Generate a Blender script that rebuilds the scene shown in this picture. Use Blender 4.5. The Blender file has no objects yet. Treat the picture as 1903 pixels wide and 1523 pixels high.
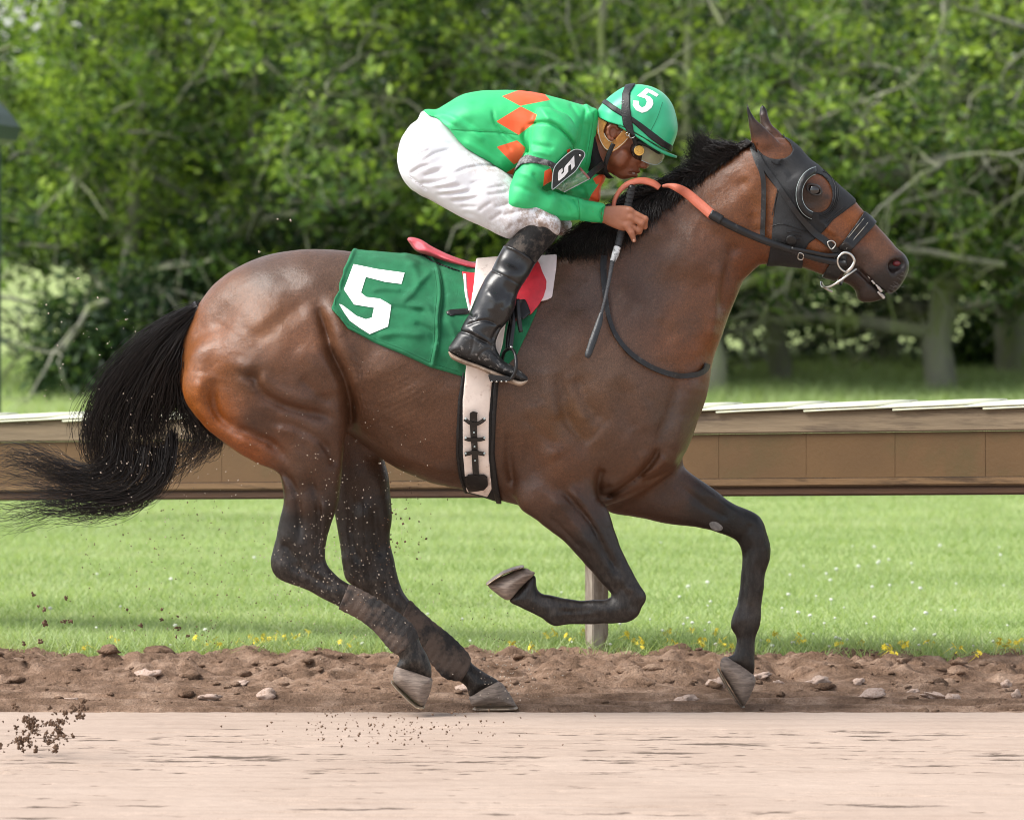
import bpy, bmesh, math, random
import numpy as np
from mathutils import Vector, Matrix, noise as mnoise
from mathutils.bvhtree import BVHTree
from mathutils.geometry import delaunay_2d_cdt

random.seed(5)
RNG = np.random.default_rng(5)
SC = bpy.context.scene
COL = SC.collection

# ------------------------------------------------------------------ camera, sky, sun, exposure
K, H, D, YH, CX = 0.00175, 1.65, 16.0, 377.0, 951.5     # metres per photo pixel at the horse, lens height, distance
cam_d = bpy.data.cameras.new('camera')
cam = bpy.data.objects.new('camera', cam_d)
COL.objects.link(cam)
cam.location = (0, -D, H)
cam.rotation_euler = (math.radians(90), 0, 0)
cam_d.sensor_width = 36
cam_d.lens = 36 * D / (1903 * K)
cam_d.shift_y = -(761.5 - YH) / 1903
cam_d.clip_start = 0.5
cam_d.clip_end = 600
cam_d.dof.use_dof = True
cam_d.dof.focus_distance = D - 0.2
cam_d.dof.aperture_fstop = 5.0
SC.camera = cam

SUN_EL, SUN_AZ = math.radians(51), math.radians(254)     # azimuth clockwise from +Y (away from the lens)
world = bpy.data.worlds.new('World')
SC.world = world
world.use_nodes = True
wn = world.node_tree
bg = wn.nodes['Background']
sky = wn.nodes.new('ShaderNodeTexSky')
sky.sky_type = 'NISHITA'
sky.sun_disc = False
sky.sun_elevation = SUN_EL
sky.sun_rotation = SUN_AZ
sky.air_density = 1.0
sky.dust_density = 1.5
sky.ozone_density = 1.0
hs = wn.nodes.new('ShaderNodeHueSaturation')
hs.inputs['Saturation'].default_value = 0.35
wn.links.new(sky.outputs[0], hs.inputs['Color'])
wn.links.new(hs.outputs[0], bg.inputs[0])
bg.inputs[1].default_value = 0.110

sun_d = bpy.data.lights.new('sun', 'SUN')
sun = bpy.data.objects.new('sun', sun_d)
COL.objects.link(sun)
sun_d.energy = 2.2
sun_d.angle = math.radians(34)
sun_d.color = (1.0, 0.96, 0.9)
sdir = Vector((math.sin(SUN_AZ) * math.cos(SUN_EL), math.cos(SUN_AZ) * math.cos(SUN_EL), math.sin(SUN_EL)))
sun.rotation_euler = (-sdir).to_track_quat('-Z', 'Y').to_euler()
sun.location = (0, 0, 30)

SC.view_settings.view_transform = 'Standard'
SC.view_settings.look = 'None'
SC.view_settings.exposure = 1.27
SC.view_settings.gamma = 1.0
SC.view_settings.use_curve_mapping = False
try:
    SC.cycles.use_denoising = True
    SC.cycles.pixel_filter_type = 'BLACKMAN_HARRIS'
    SC.cycles.filter_width = 1.0
except Exception:
    pass

# ------------------------------------------------------------------ helpers: scene objects
def tag(o, label=None, cat=None, group=None, kind=None):
    if label: o['label'] = label
    if cat: o['category'] = cat
    if group: o['group'] = group
    if kind: o['kind'] = kind
    return o

def empty(name, loc, label, cat, group=None):
    o = bpy.data.objects.new(name, None)
    o.empty_display_size = 0.1
    o.location = loc
    COL.objects.link(o)
    return tag(o, label, cat, group)

def add(name, me, mat=None, parent=None, smooth=True):
    o = bpy.data.objects.new(name, me)
    COL.objects.link(o)
    if mat is not None and not me.materials: me.materials.append(mat)
    if smooth and len(me.polygons):
        me.polygons.foreach_set('use_smooth', np.ones(len(me.polygons), dtype=bool))
    if parent is not None:
        o.parent = parent
        o.matrix_parent_inverse = Matrix.Translation(parent.location).inverted()
    return o

def mesh_np(name, verts, faces):
    """faces: (n,3) or (n,4) array"""
    verts = np.asarray(verts, dtype=np.float32); faces = np.asarray(faces, dtype=np.int32)
    me = bpy.data.meshes.new(name)
    n, k = faces.shape
    me.vertices.add(len(verts)); me.vertices.foreach_set('co', verts.ravel())
    me.loops.add(n * k); me.loops.foreach_set('vertex_index', faces.ravel())
    me.polygons.add(n); me.polygons.foreach_set('loop_start', np.arange(0, n * k, k, dtype=np.int32))
    me.update(calc_edges=True)
    return me

def mesh_list(name, verts, faces):
    me = bpy.data.meshes.new(name)
    me.from_pydata([tuple(v) for v in verts], [], [tuple(f) for f in faces])
    me.update()
    return me

def set_col(me, name, rgb):
    a = me.color_attributes.new(name, 'FLOAT_COLOR', 'POINT')
    c = np.ones((len(me.vertices), 4), dtype=np.float32); c[:, :3] = rgb
    a.data.foreach_set('color', c.ravel())

def set_float(me, name, val):
    a = me.attributes.new(name, 'FLOAT', 'POINT')
    a.data.foreach_set('value', np.asarray(val, dtype=np.float32).ravel())

def add_pair(name, me, mat, parent, smooth=True):
    """the same piece on both sides of the horse: two objects"""
    a = add(name, me, mat, parent, smooth)
    m2 = me.copy(); bm = bmesh.new(); bm.from_mesh(m2)
    for v in bm.verts: v.co.y = -v.co.y
    bmesh.ops.reverse_faces(bm, faces=bm.faces); bm.to_mesh(m2); bm.free()
    b = add(name, m2, mat, parent, smooth)
    return a, b

def vco(me):
    a = np.empty(len(me.vertices) * 3, dtype=np.float32); me.vertices.foreach_get('co', a)
    return a.reshape(-1, 3)

def srgb(r, g, b):
    f = lambda c: (c / 255 / 12.92) if c / 255 <= 0.04045 else ((c / 255 + 0.055) / 1.055) ** 2.4
    return (f(r), f(g), f(b))

# ------------------------------------------------------------------ helpers: materials
class NT:
    def __init__(s, name):
        s.m = bpy.data.materials.new(name); s.m.use_nodes = True
        s.t = s.m.node_tree; s.b = s.t.nodes['Principled BSDF']; s.out = s.t.nodes['Material Output']
    def n(s, typ, **kw):
        nd = s.t.nodes.new(typ)
        for k, v in kw.items(): setattr(nd, k, v)
        return nd
    def l(s, a, b): s.t.links.new(a, b)
    def coord(s, scale=(1, 1, 1), which='Object'):
        tc = s.n('ShaderNodeTexCoord'); mp = s.n('ShaderNodeMapping')
        mp.inputs['Scale'].default_value = scale
        s.l(tc.outputs[which], mp.inputs['Vector']); return mp.outputs[0]
    def noise(s, vec, scale, detail=4, rough=0.6):
        nd = s.n('ShaderNodeTexNoise'); nd.inputs['Scale'].default_value = scale
        nd.inputs['Detail'].default_value = detail; nd.inputs['Roughness'].default_value = rough
        if vec is not None: s.l(vec, nd.inputs['Vector'])
        return nd.outputs['Fac']
    def ramp(s, fac, stops):
        r = s.n('ShaderNodeValToRGB'); e = r.color_ramp.elements
        while len(e) < len(stops): e.new(0.5)
        for el, (p, c) in zip(e, stops):
            el.position = p; el.color = (*c, 1) if len(c) == 3 else c
        s.l(fac, r.inputs[0]); return r.outputs[0]
    def mix(s, fac, a, b, mode='MIX'):
        m = s.n('ShaderNodeMix', data_type='RGBA', blend_type=mode)
        for sock, v in ((m.inputs[0], fac), (m.inputs[6], a), (m.inputs[7], b)):
            if hasattr(v, 'node'): s.l(v, sock)
            elif isinstance(v, (int, float)): sock.default_value = v
            else: sock.default_value = (*v, 1)
        return m.outputs[2]
    def math(s, op, a, b=0.0):
        m = s.n('ShaderNodeMath', operation=op)
        for sock, v in ((m.inputs[0], a), (m.inputs[1], b)):
            if hasattr(v, 'node'): s.l(v, sock)
            else: sock.default_value = v
        return m.outputs[0]
    def attr(s, name, out='Color'):
        a = s.n('ShaderNodeAttribute'); a.attribute_name = name; return a.outputs[out]
    def bump(s, h, strength=0.3, dist=0.01):
        b = s.n('ShaderNodeBump'); b.inputs['Strength'].default_value = strength; b.inputs['Distance'].default_value = dist
        s.l(h, b.inputs['Height']); s.l(b.outputs[0], s.b.inputs['Normal'])
    def base(s, c):
        if hasattr(c, 'node'): s.l(c, s.b.inputs['Base Color'])
        else: s.b.inputs['Base Color'].default_value = (*c, 1)
    def set(s, **kw):
        for k, v in kw.items(): s.b.inputs[k.replace('_', ' ')].default_value = v
        return s

def simple(name, col, rough=0.6, var=0.25, scale=30, bump=0.15, metal=0.0, bscale=None, stretch=(1, 1, 1), dirt=None, dirt_amt=0.5, dirt_scale=9):
    t = NT(name); v = t.coord(stretch)
    f = t.noise(v, scale)
    lo = tuple(c * (1 - var) for c in col); hi = tuple(min(1, c * (1 + var)) for c in col)
    c = t.ramp(f, [(0.3, lo), (0.7, hi)])
    if dirt:
        df = t.noise(v, dirt_scale, 6, 0.7)
        m = t.ramp(df, [(dirt_amt - 0.04, (0, 0, 0)), (dirt_amt + 0.1, (1, 1, 1))])
        c = t.mix(m, c, dirt)
    t.base(c); t.set(Roughness=rough, Metallic=metal)
    if bump: t.bump(t.noise(v, bscale or scale * 3), bump, 0.004)
    return t.m

# ------------------------------------------------------------------ helpers: numeric geometry
def wpt(px, py, Y=0.0):
    s = (D + Y) / D
    return np.array(((px - CX) * K * s, Y, H + (YH - py) * K * s))

def to_px(x, z, Y=0.0):
    s = (D + Y) / D
    return x / (K * s) + CX, YH - (z - H) / (K * s)

def crom(pts, n=5, closed=True):
    p = np.asarray(pts, dtype=float); N = len(p); out = []
    rng = range(N) if closed else range(N - 1)
    for i in rng:
        if closed: a, b, c, d = p[i - 1], p[i], p[(i + 1) % N], p[(i + 2) % N]
        else: a, b, c, d = p[max(i - 1, 0)], p[i], p[i + 1], p[min(i + 2, N - 1)]
        for t in np.arange(n) / n:
            out.append(0.5 * (2 * b + (c - a) * t + (2 * a - 5 * b + 4 * c - d) * t * t + (3 * b - a - 3 * c + d) * t ** 3))
    if not closed: out.append(p[-1])
    return np.array(out)

def poly_sd(poly, X, Z):
    """signed distance, positive inside"""
    P = np.asarray(poly, dtype=np.float64); Q = np.roll(P, -1, axis=0)
    d2 = np.full(X.shape, 1e18); ins = np.zeros(X.shape, dtype=bool)
    for (ax, az), (bx, bz) in zip(P, Q):
        ex, ez = bx - ax, bz - az; L = ex * ex + ez * ez
        if L < 1e-18: continue
        wx, wz = X - ax, Z - az
        t = np.clip((wx * ex + wz * ez) / L, 0, 1)
        d2 = np.minimum(d2, (wx - ex * t) ** 2 + (wz - ez * t) ** 2)
        if ez != 0:
            c = (az > Z) != (bz > Z)
            ins ^= c & (X < ax + ex * (Z - az) / ez)
    d = np.sqrt(d2)
    return np.where(ins, d, -d)

def line_dist(pts, X, Z):
    P = np.asarray(pts, dtype=np.float64); best = np.full(X.shape, 1e18); par = np.zeros(X.shape); n = len(P) - 1
    for i in range(n):
        ax, az = P[i]; bx, bz = P[i + 1]; ex, ez = bx - ax, bz - az; L = ex * ex + ez * ez + 1e-12
        t = np.clip(((X - ax) * ex + (Z - az) * ez) / L, 0, 1)
        d = (X - ax - ex * t) ** 2 + (Z - az - ez * t) ** 2
        m = d < best
        best = np.where(m, d, best); par = np.where(m, (i + t) / n, par)
    return np.sqrt(best), par

def blur2(a, s):
    if s <= 0: return a
    r = int(math.ceil(3 * s)); k = np.exp(-0.5 * (np.arange(-r, r + 1) / s) ** 2); k /= k.sum()
    for ax in (0, 1):
        p = np.pad(a, [(r, r) if i == ax else (0, 0) for i in (0, 1)], mode='edge')
        a = sum(w * (p[i:i + a.shape[0]] if ax == 0 else p[:, i:i + a.shape[1]]) for i, w in enumerate(k))
    return a

def idw(ctrl, X, Z, power=3.0):
    c = np.asarray(ctrl, dtype=np.float64); num = 0; den = 0
    for row in c:
        w = 1.0 / (((X - row[0]) ** 2 + (Z - row[1]) ** 2) + 4.0) ** (power / 2)
        den = den + w
        num = num + w[..., None] * row[2:]
    return num / den[..., None]

class Grid:
    def __init__(s, x0, x1, y0, y1, z0, z1, h):
        s.h = h
        s.xs = np.arange(x0, x1 + h, h); s.ys = np.arange(y0, y1 + h, h); s.zs = np.arange(z0, z1 + h, h)
        s.F = np.full((len(s.xs), len(s.ys), len(s.zs)), 0.5, dtype=np.float32)
    def box(s, lo, hi):
        r = []
        for a, l, u in ((s.xs, lo[0], hi[0]), (s.ys, lo[1], hi[1]), (s.zs, lo[2], hi[2])):
            i = max(0, int(np.searchsorted(a, l))); j = min(len(a), int(np.searchsorted(a, u)))
            if j <= i: return None
            r.append(slice(i, j))
        return tuple(r)
    def px(s, Y=0.0):
        X, Z = np.meshgrid(s.xs, s.zs, indexing='ij')
        return to_px(X, Z, Y)

def pxgrid(x0, x1, y0, y1, Y0, Y1, h, pad=0.03):
    a = wpt(x0, y1, Y1); b = wpt(x1, y0, Y1)
    return Grid(a[0] - pad, b[0] + pad, Y0, Y1, a[2] - pad, b[2] + pad, h)

def smin(a, b, k):
    hh = np.clip(0.5 + 0.5 * (b - a) / k, 0, 1)
    return b + (a - b) * hh - k * hh * (1 - hh)

def g_part(G, poly, ctrl, Yc, k=0.04, n=5, blur=0.008, power=3.0, mode='union', marg=0.09):
    """inflated body region: traced side outline, ctrl rows (px, py, R px, half width m, depth offset m)"""
    pp = crom(poly, n) if n > 1 else np.asarray(poly, float)
    w = np.array([wpt(a, b, Yc) for a, b in pp])[:, (0, 2)]
    c = np.asarray(ctrl, float)
    ymin = Yc + (c[:, 4] - c[:, 3]).min(); ymax = Yc + (c[:, 4] + c[:, 3]).max()
    sl = G.box((w[:, 0].min() - marg, ymin - marg, w[:, 1].min() - marg), (w[:, 0].max() + marg, ymax + marg, w[:, 1].max() + marg))
    if sl is None: return
    X, Z = np.meshgrid(G.xs[sl[0]], G.zs[sl[2]], indexing='ij')
    sd = blur2(poly_sd(w, X, Z), blur / G.h)
    PX, PY = to_px(X, Z, Yc)
    f = idw(c, PX, PY, power)
    R = f[..., 0] * K; W = f[..., 1]; Yo = Yc + f[..., 2]
    q = np.maximum(R - sd, 0)[:, None, :].astype(np.float32)
    R3 = R[:, None, :].astype(np.float32); r = (R / W)[:, None, :].astype(np.float32)
    yy = ((G.ys[sl[1]][None, :, None] - Yo[:, None, :]) * (R / W)[:, None, :]).astype(np.float32)
    L = np.sqrt(q * q + yy * yy) + 1e-6
    F = (L - R3) / np.sqrt((q / L) ** 2 + (yy / L * r) ** 2 + 1e-4)
    if mode == 'union': G.F[sl] = smin(G.F[sl], F, k)
    elif mode == 'cut': G.F[sl] = -smin(-G.F[sl], F, k)

def g_cap(G, A, B, ra, rb, k=0.01, ys=1.0, mode='union'):
    """round cone between world points; ys squashes the depth"""
    A = np.asarray(A, float); B = np.asarray(B, float); m = max(ra, rb) * max(1, ys) + k + 0.02
    sl = G.box(np.minimum(A, B) - m, np.maximum(A, B) + m)
    if sl is None: return
    X = G.xs[sl[0]][:, None, None]; Y = G.ys[sl[1]][None, :, None]; Z = G.zs[sl[2]][None, None, :]
    e = B - A; L = (e ** 2).sum() + 1e-12
    t = np.clip(((X - A[0]) * e[0] + (Y - A[1]) * e[1] + (Z - A[2]) * e[2]) / L, 0, 1)
    d = np.sqrt((X - A[0] - e[0] * t) ** 2 + ((Y - A[1] - e[1] * t) / ys) ** 2 + (Z - A[2] - e[2] * t) ** 2) - (ra + (rb - ra) * t)
    d = d.astype(np.float32)
    if mode == 'union': G.F[sl] = smin(G.F[sl], d, k)
    else: G.F[sl] = -smin(-G.F[sl], d, k)

def nets(G, F=None, smooth=0, iso=0.0):
    """naive surface nets -> (verts, quads)"""
    F = (G.F if F is None else F) - iso
    s = F < 0
    nx, ny, nz = F.shape
    cnt = np.zeros((nx - 1, ny - 1, nz - 1), dtype=np.int8)
    for i in (0, 1):
        for j in (0, 1):
            for k in (0, 1):
                cnt += s[i:nx - 1 + i, j:ny - 1 + j, k:nz - 1 + k]
    act = (cnt > 0) & (cnt < 8)
    I, J, Kk = np.nonzero(act)
    idx = np.full(act.shape, -1, dtype=np.int32); idx[I, J, Kk] = np.arange(len(I))
    acc = np.zeros((len(I), 3)); n = np.zeros(len(I))
    cs = [(a, b, c) for a in (0, 1) for b in (0, 1) for c in (0, 1)]
    val = {c: F[I + c[0], J + c[1], Kk + c[2]] for c in cs}
    for a in cs:
        for ax in range(3):
            if a[ax] == 0:
                b = list(a); b[ax] = 1; b = tuple(b)
                va, vb = val[a], val[b]
                m = (va < 0) != (vb < 0)
                t = np.where(m, va / (va - vb + 1e-20), 0)
                p = np.array(a, float)[None, :].repeat(len(I), 0); p[:, ax] += t
                acc += p * m[:, None]; n += m
    V = acc / n[:, None] + np.stack([I, J, Kk], 1)
    Q = []
    for ax in range(3):
        sa = [slice(None)] * 3; sb = [slice(None)] * 3; sa[ax] = slice(0, -1); sb[ax] = slice(1, None)
        A, B = s[tuple(sa)], s[tuple(sb)]
        ch = A != B
        u, v = [(1, 2), (2, 0), (0, 1)][ax]
        P = np.stack(np.nonzero(ch), 1)
        lim = np.array(act.shape)
        ok = (P[:, u] > 0) & (P[:, v] > 0) & (P[:, u] < lim[u]) & (P[:, v] < lim[v])
        P = P[ok]
        fl = A[tuple(P.T)]
        du = np.zeros(3, int); du[u] = 1; dv = np.zeros(3, int); dv[v] = 1
        q = np.stack([idx[tuple(P.T)], idx[tuple((P - du).T)], idx[tuple((P - du - dv).T)], idx[tuple((P - dv).T)]], 1)
        q = np.where(fl[:, None], q, q[:, ::-1])
        Q.append(q)
    Q = np.concatenate(Q); Q = Q[(Q >= 0).all(1)]
    V = V * G.h + np.array([G.xs[0], G.ys[0], G.zs[0]])
    if smooth:
        E = np.concatenate([Q[:, (0, 1)], Q[:, (1, 2)], Q[:, (2, 3)], Q[:, (3, 0)]])
        E = np.concatenate([E, E[:, ::-1]])
        deg = np.bincount(E[:, 0], minlength=len(V))[:, None] + 1e-9
        for it in range(smooth):
            for lam in (0.5, -0.52):
                S = np.stack([np.bincount(E[:, 0], weights=V[E[:, 1], c], minlength=len(V)) for c in range(3)], 1)
                V = V + lam * (S / deg - V)
    return V, Q

def shell(G, poly, t_out, t_in=0.0, n=1, Yc=0.0, base=None, ylim=None):
    """the offset skin of body field G.F between t_in and t_out, clipped to a traced region"""
    F = G.F if base is None else base
    X, Z = np.meshgrid(G.xs, G.zs, indexing='ij')
    w = np.array([wpt(a, b, Yc) for a, b in (crom(poly, n) if n > 1 else poly)])[:, (0, 2)]
    sd = -poly_sd(w, X, Z)[:, None, :].astype(np.float32)
    S = np.maximum(np.maximum(F - t_out, t_in - F), sd)
    if ylim is not None:
        S = np.maximum(S, (G.ys[None, :, None] - ylim[1]).astype(np.float32))
        S = np.maximum(S, (ylim[0] - G.ys[None, :, None]).astype(np.float32))
    return S

def tubes(name, strands, rad, sides=3, flat=1.0):
    """strands (n,m,3), rad (n,m) -> mesh of thin tubes"""
    S = np.asarray(strands); n, m, _ = S.shape
    T = np.gradient(S, axis=1); T /= np.linalg.norm(T, axis=2, keepdims=True) + 1e-9
    ref = np.array([0.13, 0.97, 0.2]); N1 = np.cross(T, ref); N1 /= np.linalg.norm(N1, axis=2, keepdims=True) + 1e-9
    N2 = np.cross(T, N1)
    ang = np.arange(sides) * 2 * math.pi / sides
    V = S[:, :, None, :] + rad[:, :, None, None] * (np.cos(ang)[None, None, :, None] * N1[:, :, None, :] + flat * np.sin(ang)[None, None, :, None] * N2[:, :, None, :])
    b = (np.arange(n)[:, None, None] * m + np.arange(m - 1)[None, :, None]) * sides
    a0 = b + np.arange(sides)[None, None, :]; a1 = b + (np.arange(sides)[None, None, :] + 1) % sides
    Q = np.stack([a0, a1, a1 + sides, a0 + sides], -1).reshape(-1, 4)
    return mesh_np(name, V.reshape(-1, 3), Q)

def tube_path(name, pts, r, sides=8, n=6, flat=1.0, closed=False):
    p = crom(pts, n, closed) if n > 1 else np.asarray(pts, float)
    if closed: p = np.vstack([p, p[:1]])
    rr = np.interp(np.linspace(0, 1, len(p)), np.linspace(0, 1, len(np.atleast_1d(r))), np.atleast_1d(r)) if np.ndim(r) else np.full(len(p), r)
    return tubes(name, p[None], rr[None], sides, flat)

def ribbon(name, pts, wid, thick, up=None, n=6):
    """flat strap along 3-D points; up = per-point normals of the flat face (default towards the lens)"""
    p = crom(pts, n, False); m = len(p)
    T = np.gradient(p, axis=0); T /= np.linalg.norm(T, axis=1, keepdims=True) + 1e-9
    U = np.tile(np.array([0, -1.0, 0]), (m, 1)) if up is None else crom(up, n, False)
    U = U - T * (U * T).sum(1, keepdims=True); U /= np.linalg.norm(U, axis=1, keepdims=True) + 1e-9
    S = np.cross(T, U)
    w = np.interp(np.linspace(0, 1, m), np.linspace(0, 1, len(np.atleast_1d(wid))), np.atleast_1d(wid))[:, None] / 2
    h = thick / 2
    prof = [(-1, -1), (-0.9, 1), (0.9, 1), (1, -1)]
    V = np.stack([p + S * w * a + U * h * b for a, b in prof], 1).reshape(-1, 3)
    F = []
    for i in range(m - 1):
        for j in range(4):
            F.append((i * 4 + j, i * 4 + (j + 1) % 4, i * 4 + 4 + (j + 1) % 4, i * 4 + 4 + j))
    F += [(0, 3, 2, 1), (m * 4 - 4, m * 4 - 3, m * 4 - 2, m * 4 - 1)]
    return mesh_list(name, V, F)

def vnoise(x, y, seed=0):
    xi = np.floor(x).astype(np.int64); yi = np.floor(y).astype(np.int64); fx = x - xi; fy = y - yi
    def hsh(a, b):
        v = (a * 374761393 + b * 668265263 + seed * 974634777) & 0xFFFFFFFF
        v = ((v ^ (v >> 13)) * 1274126177) & 0xFFFFFFFF
        return ((v ^ (v >> 16)) & 0xFFFF) / 65535.0
    sx = fx * fx * (3 - 2 * fx); sy = fy * fy * (3 - 2 * fy)
    return (hsh(xi, yi) * (1 - sx) + hsh(xi + 1, yi) * sx) * (1 - sy) + (hsh(xi, yi + 1) * (1 - sx) + hsh(xi + 1, yi + 1) * sx) * sy

def fbm(x, y, seed=0, o=4, g=0.5):
    s = 0; a = 1; t = 0
    for i in range(o):
        s = s + a * vnoise(x * 2 ** i, y * 2 ** i, seed + i); t += a; a *= g
    return s / t

def bvh_of(V, Q):
    return BVHTree.FromPolygons([tuple(v) for v in V], [tuple(q) for q in Q])

CAMP = Vector((0, -D, H))
def hit(bvh, px, py):
    """first point of a surface along the line of sight through a photo pixel"""
    d = (Vector(wpt(px, py, 0)) - CAMP).normalized()
    loc, nor, i, dist = bvh.ray_cast(CAMP, d)
    return (None, None) if loc is None else (np.array(loc), np.array(nor))

def decal(name, poly, bvh, off, step=4.0, thick=0.0, subdiv=1, holes=()):
    """flat print lying on a surface: traced outline triangulated, dropped onto the surface with a small offset"""
    b = np.asarray(poly, float)
    outl = []
    for i in range(len(b)):
        a, c = b[i], b[(i + 1) % len(b)]; m = max(1, int(np.linalg.norm(c - a) / step))
        for t in range(m): outl.append(a + (c - a) * t / m)
    outl = np.array(outl)
    x0, y0 = b.min(0); x1, y1 = b.max(0)
    gx, gy = np.meshgrid(np.arange(x0, x1, step), np.arange(y0, y1, step))
    sd = poly_sd(b, gx, gy); ins = sd > step * 0.5
    pts = np.vstack([outl, np.stack([gx[ins], gy[ins]], 1)])
    edges = [(i, (i + 1) % len(outl)) for i in range(len(outl))]
    vs, es, fs, *_ = delaunay_2d_cdt([Vector(p) for p in pts], edges, [], 1, 1e-4)
    V = []
    last = None
    for v in vs:
        p, nn = hit(bvh, v.x, v.y)
        if p is None:
            p = wpt(v.x, v.y, last[1] if last is not None else 0); nn = np.array((0, -1.0, 0))
        if nn[1] > 0: nn = -nn
        V.append(p + (nn * 0.4 + np.array((0, -0.6, 0))) * off); last = p
    F = [f for f in fs]
    me = mesh_list(name, V, F)
    bm = bmesh.new(); bm.from_mesh(me); bmesh.ops.recalc_face_normals(bm, faces=bm.faces)
    if bm.faces and sum(f.normal.y for f in bm.faces) > 0: bmesh.ops.reverse_faces(bm, faces=bm.faces)
    if thick:
        r = bmesh.ops.solidify(bm, geom=list(bm.faces), thickness=thick)
    bm.to_mesh(me); bm.free()
    return me
# ------------------------------------------------------------------ the horse: body field
HV = 0.0062
HG = pxgrid(322, 1696, 188, 1320, -0.40, 0.40, HV)

P_TRUNK = [(362,578),(378,552),(400,525),(440,497),(490,475),(540,466),(600,463),(650,467),(720,474),(800,482),(880,486),(960,482),(1040,474),
 (1110,480),(1180,520),(1240,575),(1290,640),(1311,690),(1307,730),(1295,780),(1281,825),(1262,866),(1225,895),(1175,921),(1125,939),(1080,952),(1020,952),(965,938),
 (930,930),(890,918),(852,906),(791,893),(717,858),(666,818),(635,800),(570,815),(500,812),(430,800),(385,785),(358,762),(340,735),(332,705),(331,676),(338,640),(350,605)]
C_TRUNK = [(400,640,150,.19,0),(520,640,170,.26,0),(640,640,170,.27,0),(760,680,185,.305,0),(880,700,200,.30,0),(1000,700,205,.265,0),(1100,700,190,.235,0),
 (1200,730,130,.20,0),(1270,760,90,.17,0),(340,690,110,.15,0),(1060,490,120,.14,0),(960,500,150,.21,0),(1180,880,110,.17,0),(600,480,150,.24,0)]
P_NECK = [(1030,520),(1036,476),(1075,442),(1130,408),(1183,376),(1235,360),(1290,334),(1340,304),(1385,274),(1412,264),(1450,300),(1455,400),(1440,482),(1413,491),(1397,506),
 (1381,521),(1368,553),(1350,600),(1332,650),(1312,695),(1290,760),(1200,800),(1100,740),(1050,640)]
C_NECK = [(1080,520,110,.13,0),(1200,620,130,.165,0),(1260,500,110,.12,0),(1340,430,88,.098,0),(1410,380,75,.09,0),(1200,430,90,.10,0),(1150,430,80,.085,0),(1250,680,120,.165,0),(1330,330,60,.06,0),(1250,390,60,.065,0)]
P_HEAD = [(1397,270),(1420,258),(1457,257),(1476,269),(1500,292),(1523,311),(1547,335),(1573,359),(1588,374),(1612,403),(1639,432),(1665,461),(1681,473),(1689,486),(1689,502),
 (1683,519),(1670,538),(1656,547),(1648,551),(1640,555),(1620,561),(1601,561),(1592,551),(1589,538),(1570,524),(1528,511),(1494,497),(1455,492),(1431,486),(1408,470),(1392,430),(1385,360),(1385,300)]
C_HEAD = [(1430,300,52,.085,0),(1450,430,70,.098,0),(1475,370,75,.102,0),(1515,350,58,.104,0),(1545,420,58,.076,0),(1590,450,52,.064,0),(1640,500,42,.062,0),(1670,500,34,.056,0),(1610,540,30,.044,0),(1560,500,45,.055,0),(1490,470,55,.085,0)]
P_EARN = [(1404,276),(1396,252),(1388,219),(1386,204),(1389,194),(1395,205),(1405,221),(1418,233),(1435,249),(1448,264),(1455,281),(1449,294),(1431,297),(1412,290)]
P_EARF = [(1442,280),(1417,242),(1410,217),(1412,202),(1417,195),(1425,204),(1434,230),(1446,243),(1458,257),(1466,278),(1456,286)]
C_EAR = [(1390,200,6,.010,-.012),(1400,230,12,.019,-.008),(1420,260,19,.026,0),(1435,285,22,.028,.008)]
C_EARF = [(1417,200,6,.010,.012),(1420,220,9,.018,.008),(1435,250,14,.024,0),(1450,275,16,.026,-.008)]
P_NH = [(405,610),(470,565),(550,570),(610,625),(640,700),(650,755),(647,790),(642,817),(638,861),(631,920),(622,956),(610,990),(604,1019),(608,1048),(622,1067),(655,1089),(695,1111),(739,1140),
 (765,1162),(775,1182),(781,1200),(791,1217),(800,1236),(800,1262),(770,1250),(738,1242),(744,1222),(727,1207),(714,1192),(695,1170),(666,1148),(625,1127),(578,1100),(526,1078),(508,1063),(503,1041),(507,1020),(515,990),(523,955),(526,927),(523,894),
 (512,873),(475,857),(436,834),(413,817),(382,791),(361,769),(342,738),(340,700),(360,650)]
C_NH = [(480,680,120,.125,.01),(400,720,70,.105,.04),(580,720,90,.115,.0),(600,790,62,.095,0),(560,850,60,.075,.0),(575,920,48,.055,.0),(560,990,36,.042,.005),(530,1040,28,.036,.01),(575,1050,32,.04,.01),
 (600,1085,24,.034,.01),(660,1125,24,.031,.01),(720,1165,26,.032,.01),(750,1190,26,.036,.01),(765,1225,26,.036,.01)]
P_FH = [(560,700),(640,730),(700,790),(714,853),(723,890),(728,956),(725,1000),(732,1037),(743,1081),(761,1115),(798,1151),(839,1184),(868,1214),(878,1232),(901,1249),(928,1268),(900,1285),(874,1296),(868,1277),(850,1264),(828,1258),(813,1243),(791,1217),(760,1180),
 (699,1122),(651,1085),(640,1070),(636,1045),(631,1008),(622,956),(612,900),(590,830),(555,760)]
C_FH = [(620,780,80,.10,0),(660,860,60,.075,0),(675,930,50,.058,0),(680,1000,44,.048,0),(690,1060,42,.042,0),(720,1105,30,.036,0),(770,1150,26,.031,0),(820,1205,28,.032,0),(850,1240,26,.035,0),(890,1265,24,.034,0)]
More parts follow.
